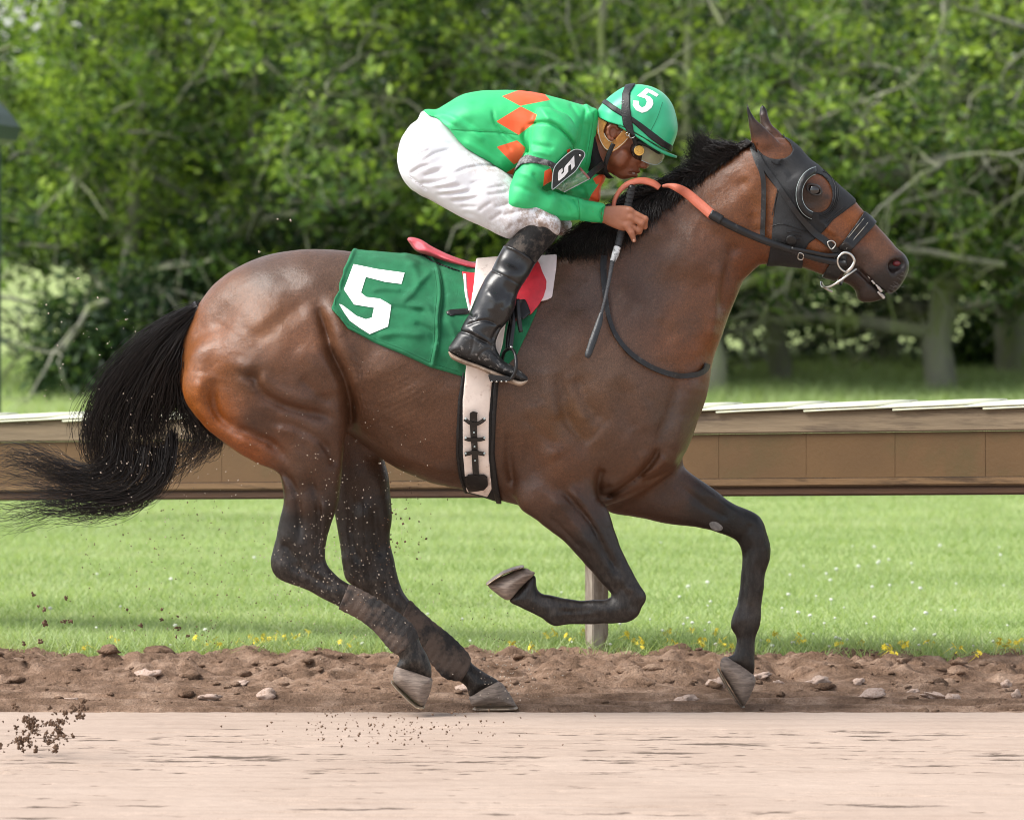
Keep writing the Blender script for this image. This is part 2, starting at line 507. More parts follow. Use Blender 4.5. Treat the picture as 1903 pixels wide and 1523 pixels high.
P_NF = [(1000,800),(1050,740),(1110,770),(1125,840),(1113,900),(1130,950),(1146,1000),(1165,1042),(1188,1081),(1203,1109),(1196,1132),(1181,1150),(1163,1157),(1130,1156),(1100,1157),(1060,1160),(1034,1163),(1022,1158),(1008,1148),(985,1137),(965,1127),(946,1114),
 (968,1092),(993,1067),(997,1093),(1008,1104),(1022,1106),(1050,1112),(1080,1115),(1110,1114),(1126,1113),(1138,1106),(1126,1090),(1100,1060),(1050,1010),(1000,968),(965,940),(957,900),(965,850)]
C_NF = [(1050,820,80,.09,.01),(1045,900,75,.085,.0),(1080,980,46,.062,.0),(1130,1050,34,.045,.0),(1168,1110,38,.042,0),(1100,1135,20,.03,0),(1060,1137,22,.031,0),(1025,1134,27,.036,0),(990,1108,24,.032,0),(970,1095,24,.036,0)]
P_FF = [(1120,840),(1200,810),(1262,840),(1272,868),(1303,893),(1356,934),(1397,952),(1415,969),(1429,1003),(1432,1030),(1424,1060),(1420,1081),(1415,1122),(1414,1150),(1411,1168),(1404,1187),(1402,1215),(1401,1258),(1375,1242),(1346,1224),(1364,1214),(1367,1187),(1358,1164),(1364,1136),
 (1372,1090),(1376,1045),(1377,1019),(1370,1006),(1356,996),(1310,982),(1231,969),(1172,960),(1126,945),(1105,900)]
C_FF = [(1170,890,65,.085,.0),(1240,915,50,.068,0),(1310,940,38,.05,0),(1380,985,34,.043,0),(1405,1020,28,.042,0),(1398,1070,24,.034,0),(1390,1120,25,.032,0),(1386,1160,28,.038,0),(1384,1195,20,.032,0),(1380,1230,24,.036,0)]

def horse_parts(G, k=1.0):
    g_part(G, P_TRUNK, C_TRUNK, 0.0, 0.05)
    g_part(G, P_NECK, C_NECK, 0.0, 0.06)
    g_part(G, P_HEAD, C_HEAD, 0.0, 0.03, blur=0.005)
    g_part(G, P_EARN, C_EAR, -0.055, 0.012, blur=0.0)
    g_part(G, P_EARF, C_EARF, 0.055, 0.012, blur=0.0)
    g_part(G, P_NH, C_NH, -0.165, 0.045, blur=0.005)
    g_part(G, P_FH, C_FH, 0.15, 0.05, blur=0.005)
    g_part(G, P_NF, C_NF, -0.15, 0.045, blur=0.005)
    g_part(G, P_FF, C_FF, 0.13, 0.05, blur=0.005)

# muscle relief: (points, width px, height mm); below zero a groove, above zero a ridge
RELIEF = [
 ([(433,690),(469,701),(481,715),(498,735),(540,755),(585,766),(625,776)], 9, -13),
 ([(440,672),(480,690),(500,716),(545,738),(590,750)], 12, 9),
 ([(404,705),(398,730),(399,752),(412,777),(441,795),(481,810),(512,828),(540,860)], 10, -15),
 ([(372,690),(370,735),(390,775),(430,808),(480,832)], 15, 8),
 ([(469,640),(498,616),(532,590),(566,560)], 16, -7),
 ([(420,600),(400,650),(392,700)], 14, -5),
 ([(592,570),(602,600),(608,622),(619,656),(636,693),(646,722),(650,760),(652,790)], 8, -26),
 ([(612,560),(625,600),(640,640),(660,690),(668,730)], 12, 9),
 ([(580,640),(604,668),(622,700),(634,730)], 12, 9),
 ([(560,700),(590,728),(615,748)], 9, -7),
 ([(545,800),(580,812),(612,835),(622,870)], 8, -8),
 ([(520,870),(545,900),(556,950),(556,1000)], 6, -10),
 ([(575,880),(590,930),(592,980),(590,1030)], 6, -8),
 ([(603,930),(600,975),(597,1020)], 5, 6),
 ([(1040,690),(1044,730),(1054,778),(1075,806),(1090,828)], 11, -12),
 ([(1066,700),(1080,730),(1096,757),(1118,780)], 12, -8),
 ([(1054,690),(1068,740),(1090,785)], 10, 8),
 ([(1018,680),(1022,730),(1030,780)], 16, 8),
 ([(1263,700),(1252,740),(1240,775),(1228,803),(1222,832)], 8, -8),
 ([(1285,705),(1274,750),(1262,800),(1250,838)], 12, 8),
 ([(1226,832),(1214,856),(1188,886),(1150,914),(1118,930)], 6, -14),
 ([(1205,838),(1188,866),(1160,892),(1130,910)], 10, 8),
 ([(1278,846),(1262,868),(1228,888),(1195,898)], 6, -10),
 ([(1240,850),(1222,872),(1195,888)], 7, 7),
 ([(1119,870),(1112,900),(1118,930)], 7, -10),
 ([(985,800),(990,850),(1010,890),(1050,905),(1095,880)], 14, -8),
 ([(1000,740),(1012,800),(1040,850)], 24, 9),
 ([(1110,800),(1150,830),(1180,830)], 30, 8),
 ([(948,800),(946,850),(955,905)], 8, -10),
 ([(1040,905),(1066,934),(1098,971),(1126,1022),(1149,1068)], 5, -9),
 ([(1060,905),(1090,945),(1115,990),(1140,1040)], 5, 6),
 ([(1020,920),(1055,960),(1090,1005),(1120,1050)], 8, 6),
 ([(1343,580),(1345,540),(1356,495),(1366,450)], 8, -8),
 ([(1322,640),(1330,590),(1334,545),(1345,490)], 9, 7),
 ([(1170,560),(1210,590),(1250,640)], 24, -6),
 ([(1060,560),(1100,600),(1130,660)], 26, -6),
 ([(1380,330),(1400,380),(1405,440)], 12, -7),
 ([(1545,380),(1580,415),(1625,462)], 7, -3.5),
 ([(1520,402),(1560,437),(1600,470)], 6, 4),
 ([(1538,420),(1548,428),(1560,432)], 4, 4),
 ([(1560,462),(1590,482),(1612,505)], 6, -4),
 ([(1452,300),(1466,312),(1480,330)], 8, -5),
 ([(690,700),(720,760),(770,830)], 30, -4),
 ([(745,720),(775,790),(820,850)], 16, 3),
 ([(660,800),(720,835),(790,866),(850,880)], 12, 5),
 ([(1395,1030),(1392,1090),(1388,1140)], 4, -5),
 ([(1100,1135),(1060,1137),(1035,1136)], 4, -4),
 ([(540,1050),(575,1068),(620,1095)], 5, -5),
 ([(1300,905),(1345,940),(1390,970)], 6, 5),
 ([(1260,900),(1310,945),(1360,975)], 6, -6),
 ([(1385,1045),(1380,1100),(1377,1150)], 4, -5), ([(1408,1050),(1404,1100),(1402,1140)], 4, 4), ([(1380,1020),(1392,1005),(1405,985)], 5, -4), ([(1371,1180),(1376,1200),(1372,1215)], 4, -3),
 ([(1125,1146),(1070,1149),(1040,1151)], 3.5, -4), ([(1150,1090),(1165,1105),(1170,1130)], 4, -4), ([(640,1108),(690,1140),(730,1165)], 4, -4), ([(526,1010),(545,1030),(560,1060)], 5, -5),
 ([(690,950),(695,1005),(702,1050)], 6, -7), ([(655,930),(650,1000),(662,1060)], 5, -6), ([(720,1090),(770,1140),(820,1190)], 4, -4), ([(672,940),(672,1000),(680,1060)], 6, 5),
 ([(560,640),(590,690),(600,735)], 14, 6), ([(505,780),(545,790),(590,810),(615,845)], 7, -6), ([(515,795),(560,805),(600,828)], 7, 5), ([(660,880),(690,900),(705,930)], 8, 4),
 ([(1000,625),(1030,640),(1060,660)], 10, -4), ([(1140,700),(1160,760),(1180,800)], 14, -5), ([(1170,690),(1195,750),(1210,800)], 14, 5), ([(975,770),(1000,800),(1040,830)], 8, -6),
 ([(1020,960),(1048,985),(1080,1020)], 4, -4), ([(1240,505),(1290,530),(1330,520)], 18, -5), ([(1150,540),(1190,570),(1240,590)], 14, 5), ([(1296,420),(1340,440),(1385,470)], 14, -4),
]
BUMPS = [(1384,1165,14,12,4),(1425,1005,8,14,4),(1172,1095,10,8,3),(1180,1140,9,9,4),(1022,1150,10,8,3),(478,694,13,13,-12),(540,700,60,40,8),(582,523,34,24,7),(632,760,22,26,9),(1190,1125,10,14,-3),(535,640,50,40,6),(1513,352,20,17,7),(1513,376,18,7,-4),(1512,330,20,7,4),
 (1030,860,36,34,8),(1150,740,60,60,5),(1418,980,12,18,4),(1400,1030,10,12,-3),(1462,440,34,34,6),(1090,640,40,50,5),(590,1050,12,12,-4),(528,1052,12,12,3)]

def relief_px(PX, PY, scale=1.0):
    d = np.zeros(PX.shape)
    for pts, w, hgt in RELIEF:
        p = crom(pts, 5, False)
        x0, y0 = p.min(0) - 6 * w; x1, y1 = p.max(0) + 6 * w
        m = (PX > x0) & (PX < x1) & (PY > y0) & (PY < y1)
        if not m.any(): continue
        ds, t = line_dist(p, PX[m], PY[m])
        taper = np.clip(np.minimum(t, 1 - t) * 5 + 0.25, 0, 1)
        d[m] += 1.7 * hgt * 1e-3 * (.58 * np.exp(-(ds / (w * 1.0)) ** 2) + .42 * np.exp(-(ds / (w * 2.1)) ** 2)) * taper * (.75 + .5 * fbm(PX[m] / 22, PY[m] / 22, 78, 2))
    for x, y, rx, ry, hgt in BUMPS:
        d += 1.6 * hgt * 1e-3 * np.exp(-(((PX - x) / rx) ** 2 + ((PY - y) / ry) ** 2))
    # fine skin folds behind the stifle fold, and over the ribs
    def folds(pts_a, spacing, amp, cx, cy, rx, ry, ang):
        u = (PX - cx) * math.cos(ang) + (PY - cy) * math.sin(ang); v = -(PX - cx) * math.sin(ang) + (PY - cy) * math.cos(ang)
        env = np.exp(-((u / rx) ** 2 + (v / ry) ** 2) ** 1.5)
        ph = (u + 0.0016 * v * v + 3 * np.sin(v * 0.045)) / spacing * 2 * math.pi
        return amp * 1e-3 * np.sin(ph) * env
    d += folds(None, 7.5, 2.6, 672, 705, 34, 80, math.radians(-18))
    d += folds(None, 11, 1.6, 755, 745, 60, 70, math.radians(58))
    d += folds(None, 9, 1.0, 1085, 505, 30, 30, math.radians(10))
    d += .014 * (fbm(PX / 70, PY / 54, 71, 3) - .5) + .0010 * (fbm(PX / 19, PY / 14, 72, 2) - .5)
    return d * scale

def add_relief(G):
    X, Z = np.meshgrid(G.xs, G.zs, indexing='ij')
    PX, PY = to_px(X, Z, -0.2)
    d = relief_px(PX, PY)
    hx, hz = PX, PY
    head = np.clip((PX - 1380) / 40, 0, 1) * np.clip((600 - PY) / 40, 0, 1)
    y = G.ys
    near = np.clip((0.03 - y) / 0.08, 0, 1)
    leg = np.clip((PY - 890) / 40, 0, 1); nearleg = np.clip((0.17 - y) / 0.05, 0, 1)
    far = np.clip((y + 0.05) / 0.08, 0, 1)
    dn = d[:, None, :] * (near[None, :, None] * (1 - leg[:, None, :]) + nearleg[None, :, None] * leg[:, None, :]) + (d * head)[:, None, :] * far[None, :, None]
    G.F -= dn.astype(np.float32)
    # mouth slit, nostrils
    g_cap(G, wpt(1618, 524), wpt(1660, 556), .0028, .0055, .003, 14, 'cut')
    for sgn in (-1, 1):
        Yn = sgn * 0.052
        A = wpt(1661, 494, Yn); B = wpt(1673, 491, Yn)
        g_cap(G, A + (0, sgn * -.004, 0), B + (0, sgn * -.004, 0), 0.0205, 0.019, 0.006, 1.1, 'cut')
        A2 = wpt(1662, 510, Yn); g_cap(G, A, A2 + (0, sgn * .008, 0), 0.014, 0.009, 0.008, 1, 'cut')
        for a, b in (((1592,499),(1616,522)), ((1616,522),(1634,541)), ((1634,541),(1650,549))):
            g_cap(G, wpt(*a, sgn * .055), wpt(*b, sgn * .05), 0.008, 0.007, 0.008, 1.8, 'cut')
        # ear hollow towards the front
        e0 = wpt(1437 if sgn < 0 else 1452, 262 if sgn < 0 else 258, sgn * .05); e1 = wpt(1405 if sgn < 0 else 1426, 218 if sgn < 0 else 212, sgn * .055)
        g_cap(G, e0 + (.03, 0, .012), e1 + (.012, 0, .004), 0.02, 0.008, 0.006, 0.8, 'cut')

horse_parts(HG)
add_relief(HG)
HV_V, HV_Q = nets(HG, smooth=2)
HB = bvh_of(HV_V, HV_Q)

# coat colour by place: bay coat, black points
COAT = srgb
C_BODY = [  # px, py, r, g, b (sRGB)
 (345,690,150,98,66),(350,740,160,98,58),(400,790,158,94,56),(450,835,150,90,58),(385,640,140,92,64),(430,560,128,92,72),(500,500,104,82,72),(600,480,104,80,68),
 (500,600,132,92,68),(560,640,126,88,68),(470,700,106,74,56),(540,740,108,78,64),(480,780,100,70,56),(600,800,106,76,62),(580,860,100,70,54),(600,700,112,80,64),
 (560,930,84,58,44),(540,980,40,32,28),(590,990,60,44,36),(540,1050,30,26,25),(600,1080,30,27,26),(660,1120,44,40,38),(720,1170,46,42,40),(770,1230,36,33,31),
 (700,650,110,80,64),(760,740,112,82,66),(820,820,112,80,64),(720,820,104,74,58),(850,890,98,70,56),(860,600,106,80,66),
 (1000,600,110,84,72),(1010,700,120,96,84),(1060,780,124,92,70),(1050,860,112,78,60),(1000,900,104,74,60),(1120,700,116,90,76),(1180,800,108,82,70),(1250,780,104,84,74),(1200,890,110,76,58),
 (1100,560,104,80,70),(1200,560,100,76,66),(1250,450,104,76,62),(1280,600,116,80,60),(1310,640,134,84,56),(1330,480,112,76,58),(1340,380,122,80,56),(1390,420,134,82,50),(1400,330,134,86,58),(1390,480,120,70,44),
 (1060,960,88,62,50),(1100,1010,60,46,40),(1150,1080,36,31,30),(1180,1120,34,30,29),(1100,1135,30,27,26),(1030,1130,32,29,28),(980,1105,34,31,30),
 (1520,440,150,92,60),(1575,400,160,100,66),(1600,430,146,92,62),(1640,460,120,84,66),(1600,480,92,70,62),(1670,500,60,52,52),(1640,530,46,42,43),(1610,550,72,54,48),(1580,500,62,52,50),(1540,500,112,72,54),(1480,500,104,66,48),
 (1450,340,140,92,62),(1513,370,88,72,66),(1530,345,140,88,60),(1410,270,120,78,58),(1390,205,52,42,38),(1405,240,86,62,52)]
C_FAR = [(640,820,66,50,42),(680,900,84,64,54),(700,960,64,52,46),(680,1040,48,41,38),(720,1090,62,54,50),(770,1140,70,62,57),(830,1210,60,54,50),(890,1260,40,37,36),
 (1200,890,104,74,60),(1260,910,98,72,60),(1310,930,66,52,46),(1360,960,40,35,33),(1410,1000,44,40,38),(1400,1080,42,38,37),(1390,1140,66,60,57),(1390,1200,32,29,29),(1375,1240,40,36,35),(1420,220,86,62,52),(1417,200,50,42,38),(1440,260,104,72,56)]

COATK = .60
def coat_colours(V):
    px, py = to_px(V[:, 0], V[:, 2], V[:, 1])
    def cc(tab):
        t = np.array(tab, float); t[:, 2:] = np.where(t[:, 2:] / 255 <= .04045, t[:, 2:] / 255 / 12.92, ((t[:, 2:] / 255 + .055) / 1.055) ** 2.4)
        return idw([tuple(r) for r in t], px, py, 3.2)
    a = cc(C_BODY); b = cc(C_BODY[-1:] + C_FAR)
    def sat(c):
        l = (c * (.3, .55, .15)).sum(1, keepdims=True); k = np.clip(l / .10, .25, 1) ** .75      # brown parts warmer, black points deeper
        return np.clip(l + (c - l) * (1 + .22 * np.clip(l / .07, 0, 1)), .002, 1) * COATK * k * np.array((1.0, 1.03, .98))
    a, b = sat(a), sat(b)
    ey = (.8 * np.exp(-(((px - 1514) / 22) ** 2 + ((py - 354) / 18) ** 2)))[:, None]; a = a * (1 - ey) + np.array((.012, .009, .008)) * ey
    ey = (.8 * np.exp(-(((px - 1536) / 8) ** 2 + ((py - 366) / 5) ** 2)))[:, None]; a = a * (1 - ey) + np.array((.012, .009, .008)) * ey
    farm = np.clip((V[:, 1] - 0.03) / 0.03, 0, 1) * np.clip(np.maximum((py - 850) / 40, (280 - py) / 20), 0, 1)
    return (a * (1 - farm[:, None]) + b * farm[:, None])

def mat_coat():
    t = NT('bay_coat')
    col = t.attr('Col')
    v = t.coord((1, 1, 1))
    n1 = t.noise(v, 9, 6, .68); n2 = t.noise(t.coord((420, 110, 240)), 1.0, 3, .6)
    c = t.mix(t.math('MULTIPLY', t.ramp(n1, [(.35, (0, 0, 0)), (.65, (1, 1, 1))]), .42), col, t.mix(0.5, col, (.045, .03, .024)))
    sp = t.ramp(n2, [(.30, (.60, .60, .60)), (.72, (1.40, 1.36, 1.33))])
    c = t.mix(1.0, c, sp, 'MULTIPLY')
    n3 = t.ramp(t.noise(v, 95, 3, .65), [(.3, (.84, .84, .84)), (.7, (1.16, 1.15, 1.14))]); c = t.mix(1.0, c, n3, 'MULTIPLY')
    tc = t.n('ShaderNodeTexCoord'); mp = t.n('ShaderNodeMapping'); mp.inputs['Rotation'].default_value = (0, math.radians(-52), 0); mp.inputs['Scale'].default_value = (70, 150, 300)
    t.l(tc.outputs['Object'], mp.inputs['Vector']); fl = t.noise(mp.outputs[0], 1.0, 2, .5)
    flk = t.math('MULTIPLY', t.ramp(fl, [(.60, (0, 0, 0)), (.72, (1, 1, 1))]), t.ramp(t.noise(v, 4, 3), [(.42, (0, 0, 0)), (.6, (1, 1, 1))]))
    c = t.mix(t.math('MULTIPLY', flk, .5), c, t.mix(1.0, c, (1.9, 1.85, 1.85), 'MULTIPLY'))
    dust = t.ramp(t.noise(v, 420, 2, .5), [(.735, (0, 0, 0)), (.80, (1, 1, 1))])
    c = t.mix(t.math('MULTIPLY', dust, .30), c, (.20, .16, .13))
    # dried mud on the lower legs
    mud = t.attr('Mud', 'Fac')
    mf = t.ramp(t.noise(t.coord((1, 1, .5)), 55, 8, .78), [(.44, (0, 0, 0)), (.66, (1, 1, 1))])
    c = t.mix(t.math('MULTIPLY', t.math('MULTIPLY', mf, mud), .45), c, (.135, .108, .09))
    t.base(c)
    r = t.ramp(t.noise(v, 5, 3), [(.3, (.33,) * 3), (.7, (.47,) * 3)])
    t.l(r, t.b.inputs['Roughness'])
    t.set(Specular_IOR_Level=.40)
    vein = t.math('ABSOLUTE', t.math('SUBTRACT', t.noise(t.coord((1, 1, 1.6)), 7, 3, .5), .5)); vein = t.ramp(vein, [(.0, (1, 1, 1)), (.022, (0, 0, 0))])
    hb = t.math('ADD', t.math('MULTIPLY', n2, .35), t.math('MULTIPLY', t.noise(v, 75, 4, .6), .55))
    hb = t.math('ADD', hb, t.math('ADD', t.math('MULTIPLY', vein, .10), t.math('MULTIPLY', t.noise(v, 15, 2, .5), .9)))
    t.bump(hb, .42, .006)
    return t.m

M_COAT = mat_coat()
horse = empty('race_horse', (0, 0, 0), 'dark bay racehorse at full gallop with a black mane and streaming black tail', 'horse')
hme = mesh_np('horse_body', HV_V, HV_Q)
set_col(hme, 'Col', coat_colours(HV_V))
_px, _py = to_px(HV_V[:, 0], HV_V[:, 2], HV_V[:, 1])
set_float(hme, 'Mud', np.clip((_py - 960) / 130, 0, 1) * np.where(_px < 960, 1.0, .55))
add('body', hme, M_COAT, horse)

# eyes
M_EYE = NT('horse_eye'); M_EYE.base((.008, .006, .006)); M_EYE.set(Roughness=.04); M_EYE.b.inputs['Coat Weight'].default_value = 1; M_EYE = M_EYE.m
M_BLACK_HAIR = NT('black_hair'); M_BLACK_HAIR.base(M_BLACK_HAIR.ramp(M_BLACK_HAIR.noise(M_BLACK_HAIR.coord(), 60), [(.3, (.006, .0048, .0045)), (.7, (.026, .019, .016))]))
M_BLACK_HAIR.set(Roughness=.42, Specular_IOR_Level=.3); M_BLACK_HAIR = M_BLACK_HAIR.m
def uvsphere(name, c, r, seg=24, ring=14, R=None):
    bm = bmesh.new(); bmesh.ops.create_uvsphere(bm, u_segments=seg, v_segments=ring, radius=1)
    me = bpy.data.meshes.new(name); bm.to_mesh(me); bm.free()
    M = Matrix.Diagonal((*(r if np.ndim(r) else (r, r, r)), 1))
    if R is not None: M = R.to_4x4() @ M
    me.transform(Matrix.Translation(c) @ M); return me
ep, en = hit(HB, 1513, 353)
for sgn in (1, -1):
    c = ep + np.array((0, .0125, 0)); c = c * (1, sgn, 1)
    add('eye', uvsphere('eye', c, (.0245, .021, .0205), 32, 20), M_EYE, horse)
    # lids: two rims of skin round the eye
    pts = [(1513 + 13.5 * math.cos(a) + 2 * math.sin(a), 353 + (9.5 if math.sin(a) < 0 else 9.5) * math.sin(a) + 3 * math.cos(a) - 0.5) for a in np.linspace(0, 2 * math.pi, 15)[:-1]]
    q = [np.array((wpt(x, y, ep[1])[0], ep[1] - .002, wpt(x, y, ep[1])[2])) * (1, sgn, 1) for x, y in pts]
    lid = add('eyelid', tube_path('eyelid', q, .0034, 6, 3, closed=True), simple('eyelid_skin', (.022, .017, .015), .5) if sgn == 1 else bpy.data.materials['eyelid_skin'], horse)

# pink inside of the nostrils
M_PINK = simple('nostril_lining', srgb(104, 40, 44), .35, .2, 40)
for sgn in (-1, 1):
    add('nostril_lining', uvsphere('nostril_lining', wpt(1666, 489, sgn * .026) , (.014, .011, .010)), M_PINK, horse)

# hooves and shoes
M_HOOF = simple('hoof_horn', srgb(120, 106, 96), .65, .4, 30, .6, stretch=(1, 1, 6), dirt=(.27, .21, .17), dirt_amt=.5, dirt_scale=20)
M_SHOE = simple('shoe_metal', srgb(176, 160, 140), .35, .2, 30, .1, .8, dirt=(.14, .1, .08), dirt_amt=.5)
HOOVES = [
 ([(738,1237),(770,1246),(801,1258),(802,1276),(789,1310),(776,1308),(752,1287),(731,1264)], -.155, [(789,1311),(776,1309),(752,1288),(730,1265),(727,1269),(749,1293),(773,1314),(788,1316)], 24),
 ([(873,1293),(898,1273),(927,1265),(946,1287),(959,1309),(958,1313),(886,1313),(873,1300)], .15, [(884,1312),(958,1311),(961,1316),(957,1319),(888,1320)], 26),
 ([(945,1115),(968,1091),(994,1066),(986,1060),(974,1055),(940,1067),(909,1083),(907,1088),(916,1097)], -.15, [(907,1086),(938,1066),(974,1054),(968,1050),(934,1061),(904,1082)], 26),
 ([(1345,1220),(1375,1230),(1403,1257),(1399,1281),(1384,1309),(1376,1306),(1357,1275),(1339,1243)], .13, [(1384,1311),(1376,1308),(1355,1276),(1337,1243),(1333,1247),(1350,1278),(1373,1311),(1381,1314)], 26),
]
for poly, yc, sole, R in HOOVES:
    x = [p[0] for p in poly]; y = [p[1] for p in poly]
    G = pxgrid(min(x) - 6, max(x) + 6, min(y) - 6, max(y) + 10, yc - .085, yc + .085, .0032)
    cx, cy = sum(x) / len(x), sum(y) / len(y)
    g_part(G, poly, [(cx, cy, R, .052, 0)], yc, .001, 4, .002)
    V, Q = nets(G, smooth=1)
    hf = add('hoof', mesh_np('hoof', V, Q), M_HOOF, horse)
    G.F[:] = .5
    g_part(G, sole, [(cx, cy, 3.2, .056, 0)], yc, .001, 2, .0)
    V, Q = nets(G, smooth=1)
    s = add('horseshoe', mesh_np('horseshoe', V, Q), M_SHOE, None); s.parent = hf

# froth on the lips
FR = pxgrid(1600, 1650, 505, 560, -.075, .075, .0024, .006)
for x, y, yy, r in ((1613,513,.054,.0025),(1621,522,.054,.0045),(1629,530,.052,.004),(1634,536,.050,.0055),(1632,543,.046,.004),(1638,548,.040,.0065)):
    g_cap(FR, wpt(x, y, -yy * .9), wpt(x + 4, y + 4.5, -yy * .9), r * .85, r * .8, .006)
V, Q = nets(FR); add_pair('froth', mesh_np('froth', V, Q), simple('froth', srgb(176, 168, 162), .35, .3, 120, .6, bscale=200), horse)

# chestnut: pale patch inside the far foreleg... a flat horny callus
cp, cn = hit(HB, 1331, 976)
if cp is not None:
    add('chestnut', uvsphere('chestnut', cp, (.024, .006, .017), R=Matrix.Rotation(math.radians(25), 3, 'Y')), simple('callus', srgb(120, 116, 112), .9, .3, 90, .4), horse)

# ------------------------------------------------------------------ tail, mane
def strands(guides, n, m, spread, r0, r1, seed, yspread=.02, wob=.006, len_var=(.8, 1.0), Yg=None):
    """hair between guide lines (px, py[, Y]); each strand blends two neighbouring guides"""
    rg = np.random.default_rng(seed)
    Gs = []
    for g in guides:
        g = np.array([(p[0], p[1], p[2] if len(p) > 2 else 0.0) for p in g], float)
        c = crom(g, 10, False); L = np.concatenate([[0], np.cumsum(np.linalg.norm(np.diff(c[:, :2], axis=0), axis=1))])
        tt = np.linspace(0, L[-1], m); Gs.append(np.stack([np.interp(tt, L, c[:, i]) for i in range(3)], 1))
    Gs = np.array(Gs); out = np.zeros((n, m, 3)); rad = np.zeros((n, m))
    f = rg.random(n) * (len(Gs) - 1); i = np.minimum(f.astype(int), len(Gs) - 2); u = f - i
    u = u[:, None, None]
    S = Gs[i] * (1 - u) + Gs[i + 1] * u
    t = np.linspace(0, 1, m)[None, :]
    ln = rg.uniform(len_var[0], len_var[1], n)
    # shorten by re-sampling
    pos = t * ln[:, None] * (m - 1); lo = np.minimum(pos.astype(int), m - 2); fr = (pos - lo)[..., None]
    S = np.take_along_axis(S, lo[..., None], 1) * (1 - fr) + np.take_along_axis(S, lo[..., None] + 1, 1) * fr
    j = rg.normal(size=(n, 2)) * spread; ph = rg.random((n, 4)) * 6.28; fq = rg.uniform(1, 3.5, (n, 2))
    clump = rg.normal(size=(n // 14 + 1, 2))[np.arange(n) // 14] * spread * .9
    grow = .25 + .75 * t
    dx = (j[:, 0:1] * .6 + clump[:, 0:1]) * grow + wob / K * np.sin(fq[:, 0:1] * 6.28 * t + ph[:, 0:1]) * t
    dy = (j[:, 1:2] * .6 + clump[:, 1:2]) * grow + wob / K * np.sin(fq[:, 1:2] * 6.28 * t + ph[:, 1:2]) * t
    Y = S[..., 2] + rg.normal(size=(n, 1)) * yspread * (.5 + .5 * np.sin(np.pi * np.minimum(t * 1.2, 1)))
    px = S[..., 0] + dx; py = S[..., 1] + dy
    s = (D + Y) / D
    out = np.stack([(px - CX) * K * s, Y, H + (YH - py) * K * s], -1)
    rad[:] = r0 + (r1 - r0) * t ** 1.5
    return out, rad

TAIL_A = [
 [(372,566),(320,592),(268,628),(222,676),(186,722),(165,770),(160,815),(172,850),(205,885),(232,900)],
 [(368,572),(318,604),(272,645),(232,695),(200,745),(180,800),(180,845),(205,880),(240,892)],
 [(364,580),(318,618),(278,665),(244,720),(220,775),(208,830),(215,868),(245,884)],
 [(360,588),(322,632),(288,685),(262,745),(244,800),(240,850),(258,880),(285,880)],
 [(354,600),(326,650),(300,705),(280,765),(270,820),(272,860),(280,878)],
 [(346,622),(332,670),(316,725),(304,775),(298,815),(296,845)],
 [(342,645),(336,690),(328,735),(322,775)]]
TAIL_B = [   # the bottom of the mass swept back to the left
 [(205,800),(200,840),(165,868),(120,862),(80,846),(40,838),(0,846),(-30,858)],
 [(225,820),(215,862),(175,885),(130,880),(92,862),(50,848),(10,846),(-30,850)],
 [(250,830),(240,880),(200,902),(160,900),(110,886),(70,868),(30,860),(-20,880)],
 [(275,830),(262,890),(225,915),(175,918),(120,918),(70,905),(20,896),(-30,890)],
 [(300,830),(290,895),(245,925),(190,930),(130,932),(80,936),(30,935),(-30,930)],
 [(320,800),(312,870),(270,920),(215,940),(150,945),(95,940),(45,955),(-30,972)],
 [(330,820),(316,880),(270,925),(210,940),(140,950),(90,948),(40,968),(-30,990)]]
TAIL_C = [   # loose fringe under the dock
 [(338,670),(334,730),(336,775),(345,805),(330,850),(300,890),(265,915)],
 [(336,690),(342,745),(362,778),(372,812),(355,845),(320,880),(285,905)],
 [(338,705),(352,750),(378,782),(396,805),(384,830),(350,846),(320,856)],
 [(340,715),(356,752),(382,784),(402,806),(392,824),(366,838),(340,846)]]
parts = [strands(TAIL_A, 2000, 24, 12, .0013, .0005, 1, .035, .010, (.5, 1.02)),
         strands(TAIL_B, 620, 24, 15, .0010, .0004, 2, .03, .013, (.45, 1)),
         strands(TAIL_C, 300, 24, 11, .0012, .0005, 3, .03, .010, (.45, 1)),
         strands([TAIL_A[0], TAIL_A[1]], 160, 24, 16, .0009, .0004, 4, .03, .012, (.3, .75))]
tail = add('tail', tubes('tail', np.concatenate([p[0] for p in parts]), np.concatenate([p[1] for p in parts])), M_BLACK_HAIR, horse)
# the fleshy dock inside the hair
dk = tube_path('dock', [wpt(380, 585), wpt(345, 610), wpt(312, 650), wpt(285, 700)], [.055, .045, .03, .012], 12)
tail_dock = add('dock', dk, M_BLACK_HAIR, horse)

def on_neck(pts, off=.012, ytop=-.02):
    out = []
    for x, y in pts:
        p, n_ = hit(HB, x, y)
        out.append((x, y, (p[1] - off) if p is not None else ytop))
    return out
CREST = [(1398,266),(1372,281),(1345,297),(1318,315),(1290,330),(1262,343),(1235,353),(1208,364),(1182,374),(1155,392),(1128,407),(1100,424),(1075,440),(1050,458),(1035,470)]
MANE_END = [(1380,284),(1345,305),(1308,332),(1290,352),(1262,375),(1232,398),(1205,425),(1180,448),(1150,470),(1115,480),(1085,484),(1060,484),(1042,482),(1030,480),(1022,478)]
gd = []
for (a, b), (c, d) in zip(CREST, MANE_END):
    sw = -10
    gd.append(on_neck([(a, b), (a * .7 + c * .3 + sw * .6, b * .7 + d * .3 - 8), (a * .35 + c * .65 + sw, b * .35 + d * .65 - 2), (c, d)]))
m1 = strands(gd, 3600, 12, 4, .0017, .0006, 11, .006, .005, (.55, 1.02))
